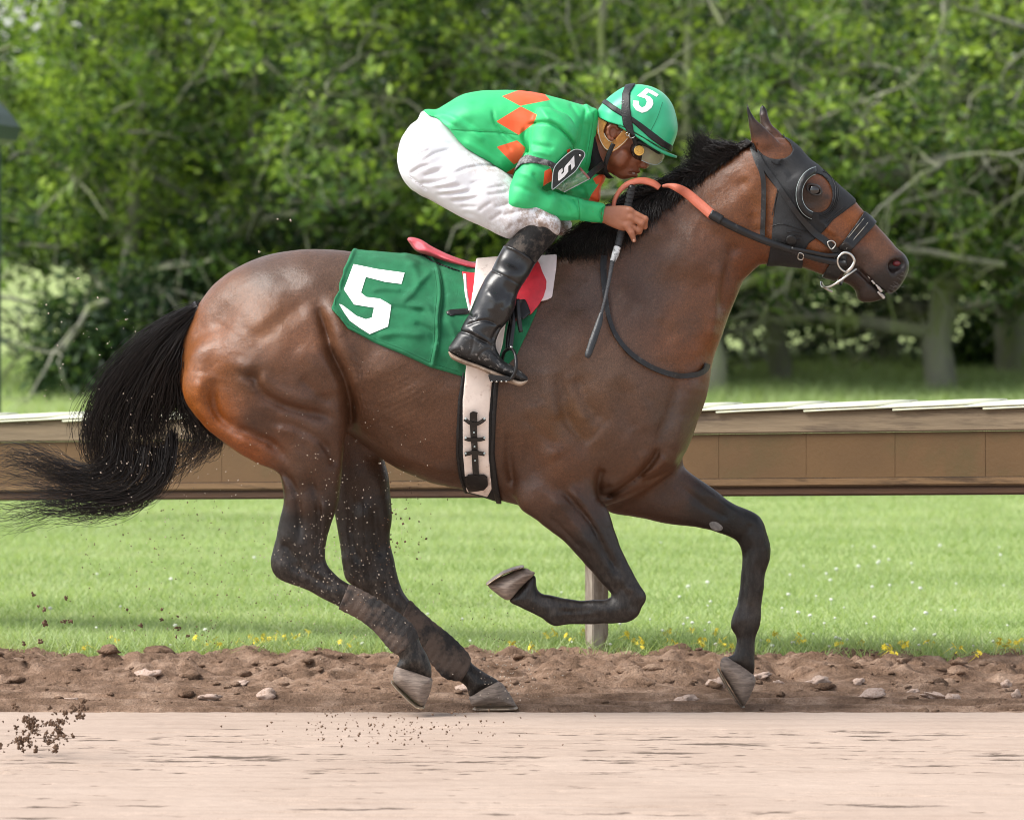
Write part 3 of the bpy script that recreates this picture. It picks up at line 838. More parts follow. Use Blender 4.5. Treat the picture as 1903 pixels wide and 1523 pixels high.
# wind-lifted upper mane streaming back over the neck
LIFT = [[(1384,272),(1360,268),(1338,272),(1310,292)],[(1362,284),(1335,270),(1316,262),(1300,244)],[(1345,294),(1318,284),(1298,272),(1284,250)],[(1325,306),(1302,300),(1290,290),(1276,282)],
        [(1300,322),(1270,318),(1250,330),(1226,352)],[(1270,338),(1240,335),(1215,344),(1180,358)],[(1235,352),(1205,350),(1180,356),(1150,384)],[(1200,364),(1170,368),(1135,386),(1100,420)],[(1160,388),(1120,398),(1085,420),(1050,444)],[(1110,415),(1080,426),(1050,446),(1025,470)]]
m2 = strands(LIFT, 1900, 12, 5, .0015, .0005, 12, .022, .007, (.5, 1.05))
tuft = strands([[(1340,300),(1318,288),(1300,282),(1290,262)],[(1328,306),(1316,284),(1314,260),(1318,240)],[(1312,314),(1300,298),(1302,276),(1296,252)],[(1300,322),(1286,306),(1284,290),(1278,276)]], 200, 12, 6, .0011, .0004, 14, .015, .012, (.5, 1.1))
m3 = strands([[(1118,366),(1140,352),(1165,348),(1190,352)],[(1230,352),(1262,340),(1275,330),(1290,330)]], 20, 12, 8, .0009, .0004, 13, .02, .012, (.4, 1))
mane = add('mane', tubes('mane', np.concatenate([m1[0], m2[0], tuft[0]]), np.concatenate([m1[1], m2[1], tuft[1]])), M_BLACK_HAIR, horse)
# whiskers round the muzzle
wk = []
for i in range(46):
    x = random.uniform(1648, 1690); y = 545 - (x - 1648) * random.uniform(.6, 1.6) + random.uniform(-8, 6)
    p, n_ = hit(HB, x, y)
    if p is None: continue
    dr = np.array((random.uniform(.4, 1), random.uniform(-.6, .1), random.uniform(-.7, .2))); dr /= np.linalg.norm(dr)
    L = random.uniform(.012, .026); wk.append([p + dr * L * t + np.array((0, 0, -.004)) * t * t for t in (0, .33, .66, 1)])
if wk:
    add('whiskers', tubes('whiskers', np.array(wk), np.full((len(wk), 4), .00028)), simple('whisker_hair', (.16, .15, .14), .5, 0, 10, 0), horse)
# ------------------------------------------------------------------ tack
def strip(pts, w, n=5):
    """outline of a band of given px width (number or per-point list) along a px line"""
    p = crom(pts, n, False) if n > 1 else np.asarray(pts, float)
    ww = np.interp(np.linspace(0, 1, len(p)), np.linspace(0, 1, len(np.atleast_1d(w))), np.atleast_1d(w))[:, None] / 2
    T = np.gradient(p, axis=0); T /= np.linalg.norm(T, axis=1, keepdims=True)
    N = np.stack([-T[:, 1], T[:, 0]], 1)
    return np.vstack([p + N * ww, (p - N * ww)[::-1]])

def mirror_add(me):
    bm = bmesh.new(); bm.from_mesh(me)
    r = bmesh.ops.duplicate(bm, geom=list(bm.verts) + list(bm.edges) + list(bm.faces))
    vs = [g for g in r['geom'] if isinstance(g, bmesh.types.BMVert)]; fs = [g for g in r['geom'] if isinstance(g, bmesh.types.BMFace)]
    for v in vs: v.co.y = -v.co.y
    bmesh.ops.reverse_faces(bm, faces=fs)
    bm.to_mesh(me); bm.free(); return me

def leather(name, col=(.006, .0055, .006), rough=.4, dust=(.06, .054, .05), amt=.62):
    return simple(name, col, rough, .35, 60, .25, dirt=dust, dirt_amt=amt, dirt_scale=45)

M_LEATH = leather('black_leather')
M_STEEL = NT('steel'); M_STEEL.base(srgb(205, 205, 200)); M_STEEL.set(Metallic=1.0, Roughness=.28); M_STEEL = M_STEEL.m
M_HOOD = simple('black_lycra', (.0075, .008, .0095), .62, .25, 14, .5, bscale=520)
M_HOOD_TRIM = simple('black_trim', (.005, .005, .0055), .5, .3, 60, .5)
M_EDGE = simple('pale_edging', srgb(160, 172, 172), .5, .1, 30, .05)

# --- blinker hood
HHG = pxgrid(1378, 1600, 246, 506, -.135, .135, .0033, .02)
horse_parts(HHG); add_relief(HHG)
HOODP = [(1402,240),(1462,240),(1482,256),(1510,282),(1540,312),(1566,338),(1592,366),(1589,377),(1575,387),(1560,398),(1546,408),(1538,417),(1530,427),(1517,440),(1500,452),(1491,470),(1490,512),(1455,508),(1424,498),
 (1428,470),(1431,445),(1433,416),(1437,380),(1443,353),(1430,338),(1416,320),(1406,298)]
EARH = [(1380,230),(1402,230),(1409,278),(1419,288),(1432,294),(1446,296),(1459,294),(1469,288),(1475,279),(1472,268),(1462,256),(1452,230)]
EYEH = [(1519 + 29 * math.cos(a) + 2 * math.sin(a), 359 + 36 * math.sin(a)) for a in np.linspace(0, 2 * math.pi, 33)[:-1]]
S = shell(HHG, HOODP, .0045, -.006)
X_, Z_ = np.meshgrid(HHG.xs, HHG.zs, indexing='ij')
for hole in (EARH, EYEH):
    yc = -.1
    w = np.array([wpt(a, b, yc) for a, b in hole])[:, (0, 2)]
    S = np.maximum(S, poly_sd(w, X_, Z_)[:, None, :].astype(np.float32))
V, Q = nets(HHG, S, 2)
hood = empty('blinker_hood', wpt(1470, 380), 'black blinker hood with a round eye opening on the racehorse head', 'blinker hood')
add('hood_fabric', mesh_np('hood_fabric', V, Q), M_HOOD, hood)
V0, Q0 = nets(HHG, HHG.F, 0)
HEADB = bvh_of(V0, Q0)
# blinker cups: raised rim behind and below each eye
ang = np.radians(np.arange(97, 262, 5))            # from the top, round the back, to the bottom (px y grows down)
def rim(r, k=1.0): return [(1519 + (29 * r) * math.cos(a) * k - (math.sin(a) * -2), 359 - 36 * r * math.sin(a)) for a in ang]
for sgn in (1, -1):
    inner, outer = rim(1.0), rim(1.42)
    rows = [[], [], [], []]
    for (ix, iy), (ox, oy) in zip(inner, outer):
        pi_, _ = hit(HEADB, ix, iy); po_, _ = hit(HEADB, ox, oy)
        yb = po_[1] - .004
        for r_, t_, yy in ((0, 0, yb - .024), (1, .45, yb - .026), (2, .85, yb - .016), (3, 1, yb + .004)):
            x_, y_ = ix + (ox - ix) * t_, iy + (oy - iy) * t_
            p = wpt(x_, y_, yy); rows[r_].append((p[0], p[1] * sgn, p[2]))
        
    n_ = len(inner); Vc = [v for r_ in rows for v in r_]
    Fc = [(a * n_ + i, a * n_ + i + 1, (a + 1) * n_ + i + 1, (a + 1) * n_ + i) for a in range(3) for i in range(n_ - 1)]
    me = mesh_list('blinker_cup', Vc, Fc)
    o = add('blinker_cup', me, M_HOOD_TRIM, hood); md = o.modifiers.new('t', 'SOLIDIFY'); md.thickness = .004; md.offset = 0
    e = add('cup_edging', tube_path('cup_edging', rows[0], .0022, 6, 1), M_EDGE, None); e.parent = o
    e2 = add('cup_edging', tube_path('cup_edging', [np.array(r) + (0, -.002 * sgn, 0) for r in rows[2]], .0012, 6, 1), M_EDGE, None); e2.parent = o
# quilted seams round the eye and on the cheek
seams = []
for r_ in (1.12, 1.22, 1.32):
    pts = [(1519 + 29 * r_ * math.cos(a), 359 + 36 * r_ * math.sin(a)) for a in np.radians(np.arange(-75, 95, 10))]
    seams.append(pts)
seams += [[(1436,420),(1452,416),(1470,421),(1490,428),(1512,434)], [(1462,432),(1475,430),(1488,433)], [(1462,438),(1475,436),(1488,439)], [(1462,444),(1475,442),(1486,445)],
 [(1434,300),(1440,305),(1450,306)], [(1436,400),(1440,380),(1446,352)], [(1584,372),(1568,385),(1548,401),(1532,418)]]
for pts in seams:
    q = []
    for x, y in pts:
        p, n_ = hit(HEADB, x, y)
        if p is not None: q.append(p + n_ * .0052)
    if len(q) > 2: add_pair('seam', tube_path('seam', q, .0016, 5, 3), M_HOOD_TRIM, hood)
badge = [(1470 + 10 * math.cos(a), 447 + 10 * math.sin(a)) for a in np.linspace(0, 6.28, 17)[:-1]]
add('badge', decal('badge', badge, HEADB, .0085, 3, .003), M_HOOD_TRIM, hood)

# --- bridle
bridle = empty('bridle', wpt(1540, 440), 'black leather bridle with steel bit worn over the blinker hood', 'bridle')
def hstrap(name, pts, w, off, mat, parent, thick=.004, b=None, mirror=True, step=3.5):
    me = decal(name, strip(pts, w), b or HEADB, off, step, thick)
    if mirror and parent is not None: return add_pair(name, me, mat, parent, smooth=False)[0]
    if mirror: mirror_add(me)
    return add(name, me, mat, parent, smooth=False)
hstrap('headpiece', [(1396,267),(1402,284),(1409,304),(1416,322),(1419,345),(1419,390),(1417,438),(1416,450)], 9, .012, M_LEATH, bridle)
hstrap('cheek_strap', [(1407,284),(1414,300),(1430,324),(1450,351),(1481,397),(1512,432),(1534,448),(1563,475)], [9, 9, 9, 9, 9, 12, 13, 12], .014, M_LEATH, bridle)
S = shell(HHG, [(0,0),(1,0),(0,1)], .006)   # placeholder region, rebuilt below on its own grid
NG = pxgrid(1512, 1640, 392, 550, -.10, .10, .003, .015)
horse_parts(NG); add_relief(NG)
V, Q = nets(NG, shell(NG, [(1606,392),(1632,410),(1574,470),(1554,462)], .009, -.006), 1)
add('noseband', mesh_np('noseband', V, Q), M_LEATH, bridle)
V, Q = nets(NG, shell(NG, [(1556,466),(1574,472),(1566,500),(1548,530),(1524,522),(1534,500)], .010, -.006), 1)
add('chin_strap', mesh_np('chin_strap', V, Q), M_LEATH, bridle)
for sgn in (1, -1):
    for d in (5.5, -5.5):
        q = []
        for x, y in [(1606,412),(1598,422),(1585,438),(1570,456)]:
            p, n_ = hit(HEADB, x + d * .75, y + d * .7)
            p = p if p is not None else wpt(x, y, -.05)
            q.append((p + (n_ if n_ is not None else np.array((0,-1,0))) * .0095) * (1, sgn, 1))
        add('stitching', tube_path('stitching', q, .0011, 5, 3), simple('pale_thread', (.35, .33, .28), .7, 0, 20, 0) if sgn == 1 and d > 0 else bpy.data.materials['pale_thread'], bridle)
def headpt(x, y, off=.016, sgn=1):
    p, n_ = hit(HEADB, x, y)
    if p is None: p, n_ = wpt(x, y, -.05), np.array((0, -1.0, 0))
    return (p + np.array((0, -off, 0))) * (1, sgn, 1)
def buckle(pts, off, parent, r=.0019, sgn=1):
    add('buckle', tube_path('buckle', [headpt(x, y, off, sgn) for x, y in pts], r, 6, 4, closed=True), M_STEEL, parent)
for sgn in (1, -1):
    buckle([(1537,451),(1545,447),(1552,454),(1544,463)], .021, bridle, .0021, sgn)
    add('bit_ring', tube_path('bit_ring', [headpt(x, y, .030, sgn) for x, y in [(1562,472),(1569,469),(1579,472),(1585,480),(1586,487),(1581,497),(1574,504),(1566,516),(1561,528)]], [.0045, .0045, .0045, .005, .005, .0055, .006, .005, .0055], 8), M_STEEL, bridle)
    add('bit_ring', tube_path('bit_ring', [headpt(x, y, .030, sgn) for x, y in [(1562,472),(1556,480),(1556,490),(1562,500),(1572,506)]], .0035, 8), M_STEEL, bridle)
add('bit_loop', tube_path('bit_loop', [(headpt(1590, 500, .02)), headpt(1578, 508, .03), headpt(1560, 521, .034), wpt(1543, 532, -.07), wpt(1529, 533, -.045), wpt(1526, 524, 0), wpt(1532, 534, .04), wpt(1546, 542, .06)], .0038, 8), M_STEEL, bridle)

# --- reins
reins = empty('reins', wpt(1380, 430), 'racing reins with orange rubber grips looped through the jockey hands', 'reins')
M_ORANGE = simple('orange_rubber', srgb(190, 104, 80), .55, .08, 40, .35, bscale=300, dirt=srgb(150, 90, 70), dirt_amt=.66)
def neckpt(x, y, off, lim=-.09):
    p, n_ = hit(HB, x, y)
    yy = (p[1] if p is not None else -.05) - off
    return wpt(x, y, min(yy, lim))
rp = [headpt(1572, 489, .030), headpt(1553, 487, .026), headpt(1513, 478, .022), headpt(1476, 466, .02), neckpt(1434, 452, .03), neckpt(1397, 437, .03), neckpt(1360, 420, .028), neckpt(1322, 399, .03)]
for sgn in (1, -1):
    add('rein_strap', ribbon('rein_strap', [np.array(p) * (1, sgn, 1) for p in rp], [.020, .024, .022, .026, .027], .006), M_LEATH, reins)
add('rein_strap', ribbon('rein_strap', [headpt(1560, 474, .022), headpt(1536, 474, .022), headpt(1505, 468, .024), headpt(1470, 462, .024)], .013, .004), M_LEATH, reins)
buckle([(1484,470),(1492,473),(1490,482),(1482,480)], .030, reins, .0019)
add('rein_keeper', ribbon('rein_keeper', [neckpt(1341, 409, .034), neckpt(1320, 397, .035)], .032, .008), M_LEATH, reins)
gp = [neckpt(1324, 400, .034), neckpt(1300, 379, .034), neckpt(1276, 359, .036), wpt(1258, 349, -.10), wpt(1243, 345, -.09), wpt(1231, 346, -.085)]
add('rein_grip', ribbon('rein_grip', gp, [.034, .034, .032, .026, .016, .008], .006), M_ORANGE, reins)
gp2 = [wpt(1226, 349, -.08), wpt(1215, 341, -.08), wpt(1198, 336, -.08), wpt(1180, 337, -.085), wpt(1163, 344, -.09), wpt(1150, 357, -.10), wpt(1142, 373, -.115), wpt(1140, 388, -.13)]
upv = [(.35, -.8, .5)] * 3 + [(.2, -.7, .7)] * 2 + [(-.3, -.85, .4)] * 3
add('rein_grip', ribbon('rein_grip', gp2, [.022, .027, .026, .024, .02, .016, .014, .013], .005, upv), M_ORANGE, reins)
add('rein_grip', ribbon('rein_grip', [np.array(p) * (1, -1, 1) for p in gp] + [wpt(1190, 372, .10), wpt(1150, 392, .13)], .03, .006), M_ORANGE, reins)

# --- neck strap
TG = pxgrid(606, 1075, 440, 712, -.375, .05, .0042, .02)
horse_parts(TG); add_relief(TG)
neck_strap = tag(hstrap('neck_strap', [(1122,476),(1121,505),(1126,560),(1133,596),(1146,626),(1172,657),(1212,683),(1255,697),(1290,696),(1308,687),(1313,675)], [12, 11, 9, 8, 8, 9, 9, 10, 10, 9, 8], .016, M_LEATH, None, .006, HB),
    'thin black leather neck strap hanging round the base of the horse neck', 'neck strap')

# --- saddle cloth
def lines_px(PX, PY, rel):
    d = np.zeros(PX.shape)
    for pts, w, hgt in rel:
        p = crom(pts, 5, False); ds, t = line_dist(p, PX, PY)
        d += hgt * 1e-3 * np.exp(-(ds / w) ** 2) * np.clip(np.minimum(t, 1 - t) * 5 + .2, 0, 1)
    return d
P_CLOTH = [(657,455),(697,452),(735,455),(769,462),(800,470),(840,485),(880,500),(940,510),(1000,560),(998,578),(984,610),(970,638),(960,660),(930,690),(880,700),(856,697),(830,689),(801,681),(778,670),(745,655),(697,636),(648,610),(634,592),(616,573),(620,562),(622,553),(630,540),(630,526),(636,512),(637,500),(643,488),(649,470)]
CLOTH_W = [([(800,475),(812,500),(818,540),(814,580),(814,620),(808,660),(803,682)], 4, 6), ([(806,480),(820,520),(825,560),(820,600)], 5, -4),
 ([(745,562),(765,545),(780,525),(800,505)], 6, 4), ([(755,568),(790,570),(806,590),(812,610)], 7, 5), ([(720,570),(760,575),(790,580)], 6, -3), ([(690,540),(715,536),(745,540)], 5, 3),
 ([(700,625),(740,618),(790,622)], 7, 4), ([(680,480),(730,488),(780,490)], 9, 3), ([(770,600),(800,615),(812,640)], 6, -4), ([(830,590),(845,620),(850,650)], 6, 3),
 ([(657,458),(649,480),(638,505),(628,540),(619,570)], 3.5, 3), ([(620,573),(650,607),(700,632),(748,651),(800,676),(856,692)], 3.5, 2.5), ([(790,470),(830,480),(870,500)], 9, 5), ([(745,470),(770,500),(775,530)], 8, 3)]
PXg, PYg = TG.px(-.25)
wr = lines_px(PXg, PYg, CLOTH_W)[:, None, :] + .0025 * (fbm(PXg / 40, PYg / 40, 3, 3) - .5)[:, None, :]
F0 = TG.F.copy()
TG.F = F0 - 2.1 * wr.astype(np.float32)
def half_mirror(G, S, sm=1):
    S = np.maximum(S, (G.ys[None, :, None] - .002).astype(np.float32))
    return nets(G, S, sm)
V, Q = half_mirror(TG, shell(TG, P_CLOTH, .010, -.012, Yc=-.22))
CLB = bvh_of(V, Q)
M_CLOTH = simple('green_twill', srgb(22, 104, 66), .85, .22, 14, .6, bscale=420, dirt=srgb(40, 116, 80), dirt_amt=.6, dirt_scale=22)
cloth = tag(add('saddle_cloth', mirror_add(mesh_np('saddle_cloth', V, Q)), M_CLOTH), 'green saddle cloth with a white 5 lying under the red saddle', 'saddle cloth')
M_WHITE = simple('white_print', (.78, .78, .78), .6, .06, 14, .3, dirt=(.42, .52, .46), dirt_amt=.70, dirt_scale=30, stretch=(1, 1, 5))
FIVE = [(657,491),(700,500),(752,507),(746,528),(715,524),(680,515),(671,544),(681,552),(706,555),(727,567),(724,590),(721,607),(687,621),(668,609),(650,596),(640,582),(630,565),(635,566),(650,577),(663,587),(680,593),(691,590),(695,572),(676,569),(658,566),(639,538)]
add_pair('number_five', decal('number_five', FIVE, CLB, .0025, 4), M_WHITE, cloth)
for pts in ([(655,461),(646,482),(635,508),(626,540),(622,566)], [(640,597),(652,606),(700,630),(748,649),(800,673),(850,689)], [(806,500),(812,540),(808,585),(807,630),(799,672)], [(815,500),(822,540),(817,585),(816,630),(808,676)]):
    q = [];
    for x, y in crom(pts, 6, False):
        p, n_ = hit(CLB, x, y)
        if p is not None: q.append(p + n_ * .0008)
    if len(q) > 3: add('hem_stitching', tube_path('hem_stitching', q, .0009, 4, 1), bpy.data.materials['green_twill'], cloth)
TG.F = F0

# --- saddle with flaps
saddle = empty('racing_saddle', wpt(880, 520), 'small red racing saddle with black leather trim strapped over the green cloth', 'saddle')
M_RED = simple('red_leather', srgb(205, 44, 58), .42, .15, 30, .35, bscale=420)
M_SEAT = simple('seat_leather', srgb(206, 86, 98), .5, .12, 30, .4, bscale=500)
SG = pxgrid(752, 1010, 436, 520, -.15, .15, .0034, .01)
g_part(SG, [(757,445),(760,441),(768,441),(784,446),(805,459),(842,476),(888,489),(940,490),(975,484),(1002,478),(1004,490),(975,500),(930,503),(883,502),(842,492),(798,476),(774,467),(762,453)],
       [(765,446,6,.055,0),(800,466,9,.105,0),(850,485,8,.12,0),(920,496,8,.09,0),(990,488,8,.07,0)], 0, .004, 4, .0015)
V, Q = nets(SG, smooth=1); add('seat', mesh_np('seat', V, Q), M_SEAT, saddle)
SG.F[:] = .5
g_part(SG, [(776,468),(798,478),(842,494),(883,504),(940,506),(940,516),(883,514),(832,500),(806,490),(790,478)], [(800,484,6,.10,0),(860,502,6,.13,0),(930,508,6,.11,0)], 0, .004, 3, .001)
V, Q = nets(SG, smooth=1); add('saddle_tree', mesh_np('saddle_tree', V, Q), M_LEATH, saddle)
P_FLAP = [(858,505),(885,508),(930,500),(975,486),(997,482),(1003,490),(1008,505),(1016,522),(1015,536),(1010,552),(1002,566),(988,583),(960,596),(905,590),(872,575),(866,545)]
V, Q = half_mirror(TG, shell(TG, P_FLAP, .026, .004, n=1, Yc=-.22)); add('saddle_flap', mirror_add(mesh_np('saddle_flap', V, Q)), M_RED, saddle)
V, Q = half_mirror(TG, shell(TG, [(955,556),(976,556),(981,566),(987,582),(972,594),(950,585)], .031, .004, Yc=-.22)); add_pair('girth_guard', mesh_np('girth_guard', V, Q), M_LEATH, saddle)
V, Q = half_mirror(TG, shell(TG, [(829,579),(836,575),(872,573),(884,570),(884,583),(866,584),(838,587),(830,585)], .016, .002, Yc=-.26)); add_pair('surcingle_strap', mesh_np('surcingle_strap', V, Q), M_LEATH, saddle)
V, Q = half_mirror(TG, shell(TG, [(860,509),(866,508),(869,545),(876,578),(871,578),(864,548)], .029, .01, Yc=-.22)); add_pair('flap_lacing', mesh_np('flap_lacing', V, Q), simple('white_lacing', (.7, .68, .66), .7), saddle)
# pad
pad = empty('saddle_pad', wpt(1010, 510), 'white saddle pad edge showing in front of the red saddle flap', 'saddle pad')
M_PAD = simple('pad_felt', srgb(226, 212, 214), .9, .06, 20, .3, dirt=srgb(160, 130, 118), dirt_amt=.66)
V, Q = half_mirror(TG, shell(TG, [(960,480),(1036,473),(1034,500),(1028,540),(1026,553),(1016,558),(1004,560),(980,540)], .018, .0, Yc=-.2)); add('pad_felt', mirror_add(mesh_np('pad_felt', V, Q)), M_PAD, pad)

# --- girth, white overgirth with buckle strap
GG = pxgrid(838, 950, 476, 945, -.40, .05, .0042, .02)
horse_parts(GG); add_relief(GG)
Zpx = GG.px(-.25)[1]
lift = np.interp(Zpx, [480, 590, 650, 720, 940], [.031, .031, .019, .012, .012])[:, None, :].astype(np.float32)
girth = empty('girth', wpt(890, 800), 'black padded girth band passing under the horse behind the foreleg', 'girth')
V, Q = half_mirror(GG, shell(GG, [(858,690),(853,744),(848,800),(848,845),(853,890),(862,922),(876,935),(932,945),(926,905),(919,844),(922,770),(927,711),(930,680),(860,670)], .007, -.008, Yc=-.27)); add('girth_band', mirror_add(mesh_np('girth_band', V, Q)), simple('black_webbing', (.007, .007, .0075), .75, .3, 50, .5), girth)
V, Q = half_mirror(GG, shell(GG, [(918,700),(925,700),(921,770),(918,844),(926,910),(932,945),(922,945),(914,910),(911,844),(914,770)], .013, -.008, Yc=-.27)); add('edge_binding', mirror_add(mesh_np('edge_binding', V, Q)), M_HOOD_TRIM, girth)
V, Q = half_mirror(GG, shell(GG, [(860,690),(864,690),(857,744),(852,845),(858,890),(868,925),(862,925),(852,890),(847,845),(851,744)], .012, -.008, Yc=-.27)); add('edge_binding', mirror_add(mesh_np('edge_binding', V, Q)), M_HOOD_TRIM, girth)
S = np.maximum(shell(GG, [(884,482),(930,478),(946,560),(934,640),(914,711),(909,770),(908,844),(911,880),(914,912),(905,930),(866,920),(863,884),(860,844),(860,743),(866,682),(868,620),(874,570),(880,530)], .1, -.01, Yc=-.27), GG.F - lift)
V, Q = half_mirror(GG, S)
OGB = bvh_of(V, Q)
over = empty('overgirth', wpt(887, 800), 'white elastic overgirth with black buckle strap, running down from the saddle', 'overgirth')
add('elastic_band', mirror_add(mesh_np('elastic_band', V, Q)), simple('white_elastic', srgb(236, 222, 212), .85, .06, 24, .5, bscale=600, dirt=srgb(178, 150, 138), dirt_amt=.62, dirt_scale=14), over)
M_STRAPL = leather('buckle_leather', (.006, .0055, .0055), .3)
def og(name, pts, w, off, mat, thick=.005): return add(name, decal(name, strip(pts, w, 3), OGB, off, 3, thick), mat, over, smooth=False)
og('buckle_strap', [(880,768),(880,795),(882,830),(884,870),(886,896)], [14, 13, 11.5, 11.5, 11.5], .010, M_STRAPL, .006)
og('strap_tip', [(875,768),(880,766),(887,768)], 5, .014, M_STRAPL, .004)
for y, dy in ((785, -8), (813, 0), (836, 6)):
    lp = [(864,y+dy),(872,y+dy*.4+2),(882,y+2),(892,y+dy*.4+2),(901,y+dy)]
    og('cross_strap', lp, 6.5, .014, M_STRAPL, .003)
    for x in (865.5, 900.5):
        p, n_ = hit(OGB, x, y + dy * .95)
        if p is not None: add('rivet', uvsphere('rivet', p + np.array((0, -.0155, 0)), (.0038, .0028, .0038), 10, 6), M_EDGE, over)
for poly in ([(865,886),(870,881),(880,880),(890,882),(900,881),(906,886),(907,900),(900,908),(888,910),(872,912),(867,902)],):
    add('billet_patch', decal('billet_patch', poly, OGB, .012, 3, .005), M_STRAPL, over, smooth=False)
for i in range(3):
    p, n_ = hit(OGB, 881 + i, 803 + i * 26)
    if p is not None: add('rivet', uvsphere('rivet', p + np.array((0, -.0165, 0)), (.003, .0015, .003), 8, 6), M_EDGE, over)

# --- hind leg wraps
M_WRAP = simple('dusty_wrap', srgb(46, 43, 42), .9, .35, 60, .7, bscale=200, dirt=srgb(92, 78, 69), dirt_amt=.45, dirt_scale=9)
WG = pxgrid(622, 888, 1080, 1270, -.26, .24, .004, .02)
horse_parts(WG)
PXw, PYw = WG.px(0)
u_ = (PXw * .8 + PYw * .6)
rid = (.0016 * np.sin(u_ / 2.2) * (fbm(PXw / 12, PYw / 12, 5, 2)))[:, None, :].astype(np.float32)
WG.F -= rid
for poly, yl, yc, lab in (([(648,1085),(700,1108),(745,1135),(776,1165),(780,1184),(762,1198),(738,1216),(720,1212),(706,1190),(684,1166),(655,1150),(628,1133)], (-.3, -.03), -.165, 'near'),
                     ([(762,1112),(802,1146),(842,1180),(878,1214),(872,1240),(858,1264),(830,1266),(806,1244),(778,1206),(740,1160)], (.03, .3), .15, 'far')):
    V, Q = nets(WG, shell(WG, poly, .0042, -.006, Yc=yc, ylim=yl), 1)
    tag(add('leg_wrap', mesh_np('leg_wrap', V, Q), M_WRAP), 'dusty grey leg wrap on the trailing hind leg lifted off the ground' if lab == 'near' else 'dusty grey leg wrap on the hind leg whose hoof touches the track', 'leg wrap', 'hind leg wraps')
# ------------------------------------------------------------------ jockey
jockey = empty('jockey', wpt(960, 420), 'jockey crouching over the racehorse in green and orange silks, white breeches and black boots', 'person')

# --- shirt
JG = pxgrid(792, 1130, 162, 420, -.34, .34, .0040, .015)
P_TORSO = [(772,214),(790,204),(812,203),(829,193),(861,176),(897,169),(955,168),(1000,173),(1044,184),(1082,195),(1106,204),(1117,225),(1112,260),(1104,285),(1095,315),(1060,335),(1010,335),(970,335),(945,350),(915,345),(885,328),(858,312),(838,296),(824,280),(808,258),(790,238)]
C_TORSO = [(800,218,26,.15,0),(850,240,44,.19,0),(890,270,50,.20,0),(930,240,62,.19,0),(1000,240,66,.205,0),(1060,245,62,.20,0),(1095,240,45,.11,0),(1080,300,40,.15,0)]
P_ARMN = [(1000,205),(1040,205),(1070,230),(1072,262),(1055,295),(1034,330),(1010,347),(1028,354),(1044,360),(1073,369),(1100,374),(1125,380),(1122,398),(1119,414),(1076,411),(1044,410),(1010,406),(985,401),(955,394),(942,384),(941,365),(952,333),(966,303),(982,270)]
C_ARMN = [(1030,240,36,.075,-.015),(1010,290,33,.062,-.04),(985,340,30,.055,-.06),(968,370,28,.052,-.065),(1010,378,23,.046,-.045),(1060,388,20,.038,-.01),(1115,397,17,.031,.03)]
P_ARMF = [(1010,215),(1050,215),(1080,240),(1075,290),(1050,340),(1080,355),(1110,345),(1121,331),(1118,345),(1111,378),(1080,398),(1040,400),(1000,392),(970,380),(965,350),(980,300)]
C_ARMF = [(1030,240,36,.075,.015),(1010,290,33,.062,.03),(985,360,30,.055,.03),(1060,375,22,.045,0),(1105,362,16,.035,-.02)]
g_part(JG, P_TORSO, C_TORSO, 0, .03, blur=.004)
g_part(JG, P_ARMN, C_ARMN, -.19, .018, blur=.003)
g_part(JG, P_ARMF, C_ARMF, .18, .03, blur=.003)
# loose shirt front hanging under the chest
g_part(JG, [(1060,300),(1100,310),(1112,318),(1124,322),(1124,335),(1117,350),(1114,376),(1090,372),(1056,366),(1050,340)], [(1085,340,18,.07,0),(1115,345,8,.05,0)], .02, .012, blur=.002)
# collar
g_part(JG, [(1086,196),(1100,200),(1110,205),(1108,225),(1106,250),(1098,300),(1090,318),(1080,300),(1086,250)], [(1098,215,12,.09,0),(1098,260,12,.09,0),(1092,300,10,.07,0)], 0, .008, blur=.001)
SHIRT_W = [([(982,232),(1000,228),(1022,230),(1040,240),(1056,255),(1068,275)], 3.2, -8), ([(975,238),(972,255),(980,275),(983,288)], 3.5, -8), ([(1010,218),(1030,224),(1050,236),(1070,262)], 5, 4),
 ([(915,205),(921,230),(940,250),(965,268)], 3, -5), ([(925,245),(940,262),(950,280)], 3, -4), ([(838,241),(880,244),(925,246),(960,250)], 2.2, -2), ([(838,222),(870,240),(900,262)], 6, 4), ([(860,262),(900,285),(940,312)], 5, 4),
 ([(850,215),(880,235),(915,262),(940,290)], 7, -3), ([(1015,183),(1035,205),(1060,225),(1085,245)], 5, -3), ([(1060,190),(1075,215),(1088,235)], 4, -3), ([(1000,196),(1015,215),(1022,230)], 5, 3),
 ([(1062,369),(1074,385),(1076,411)], 2.0, -5), ([(1040,368),(1052,380),(1060,398)], 4, -4), ([(1046,362),(1070,366),(1085,374)], 4, 3), ([(1008,345),(998,335),(990,322)], 4, -6), ([(1025,362),(1010,352),(1000,345)], 4, -5), ([(1080,380),(1095,388),(1110,392)], 5, -2),
 ([(960,320),(985,328),(1010,345)], 5, 3), ([(955,345),(975,352),(1000,362)], 5, -3), ([(946,390),(990,398),(1050,406),(1076,409)], 2.5, -2), ([(1000,300),(1012,310),(1026,312)], 4, -4), ([(988,268),(1005,272),(1030,275)], 5, -4), ([(986,282),(1005,284),(1025,290)], 4, 3),
 ([(1070,340),(1085,350),(1092,368)], 4, -5), ([(1060,345),(1080,345),(1110,338)], 4, -4), ([(1090,200),(1082,240),(1078,270)], 3, -4), ([(1100,225),(1094,262),(1088,295)], 3, -4), ([(800,216),(830,226),(855,240)], 4, -4), ([(812,208),(850,222),(890,245)], 4, 3)]
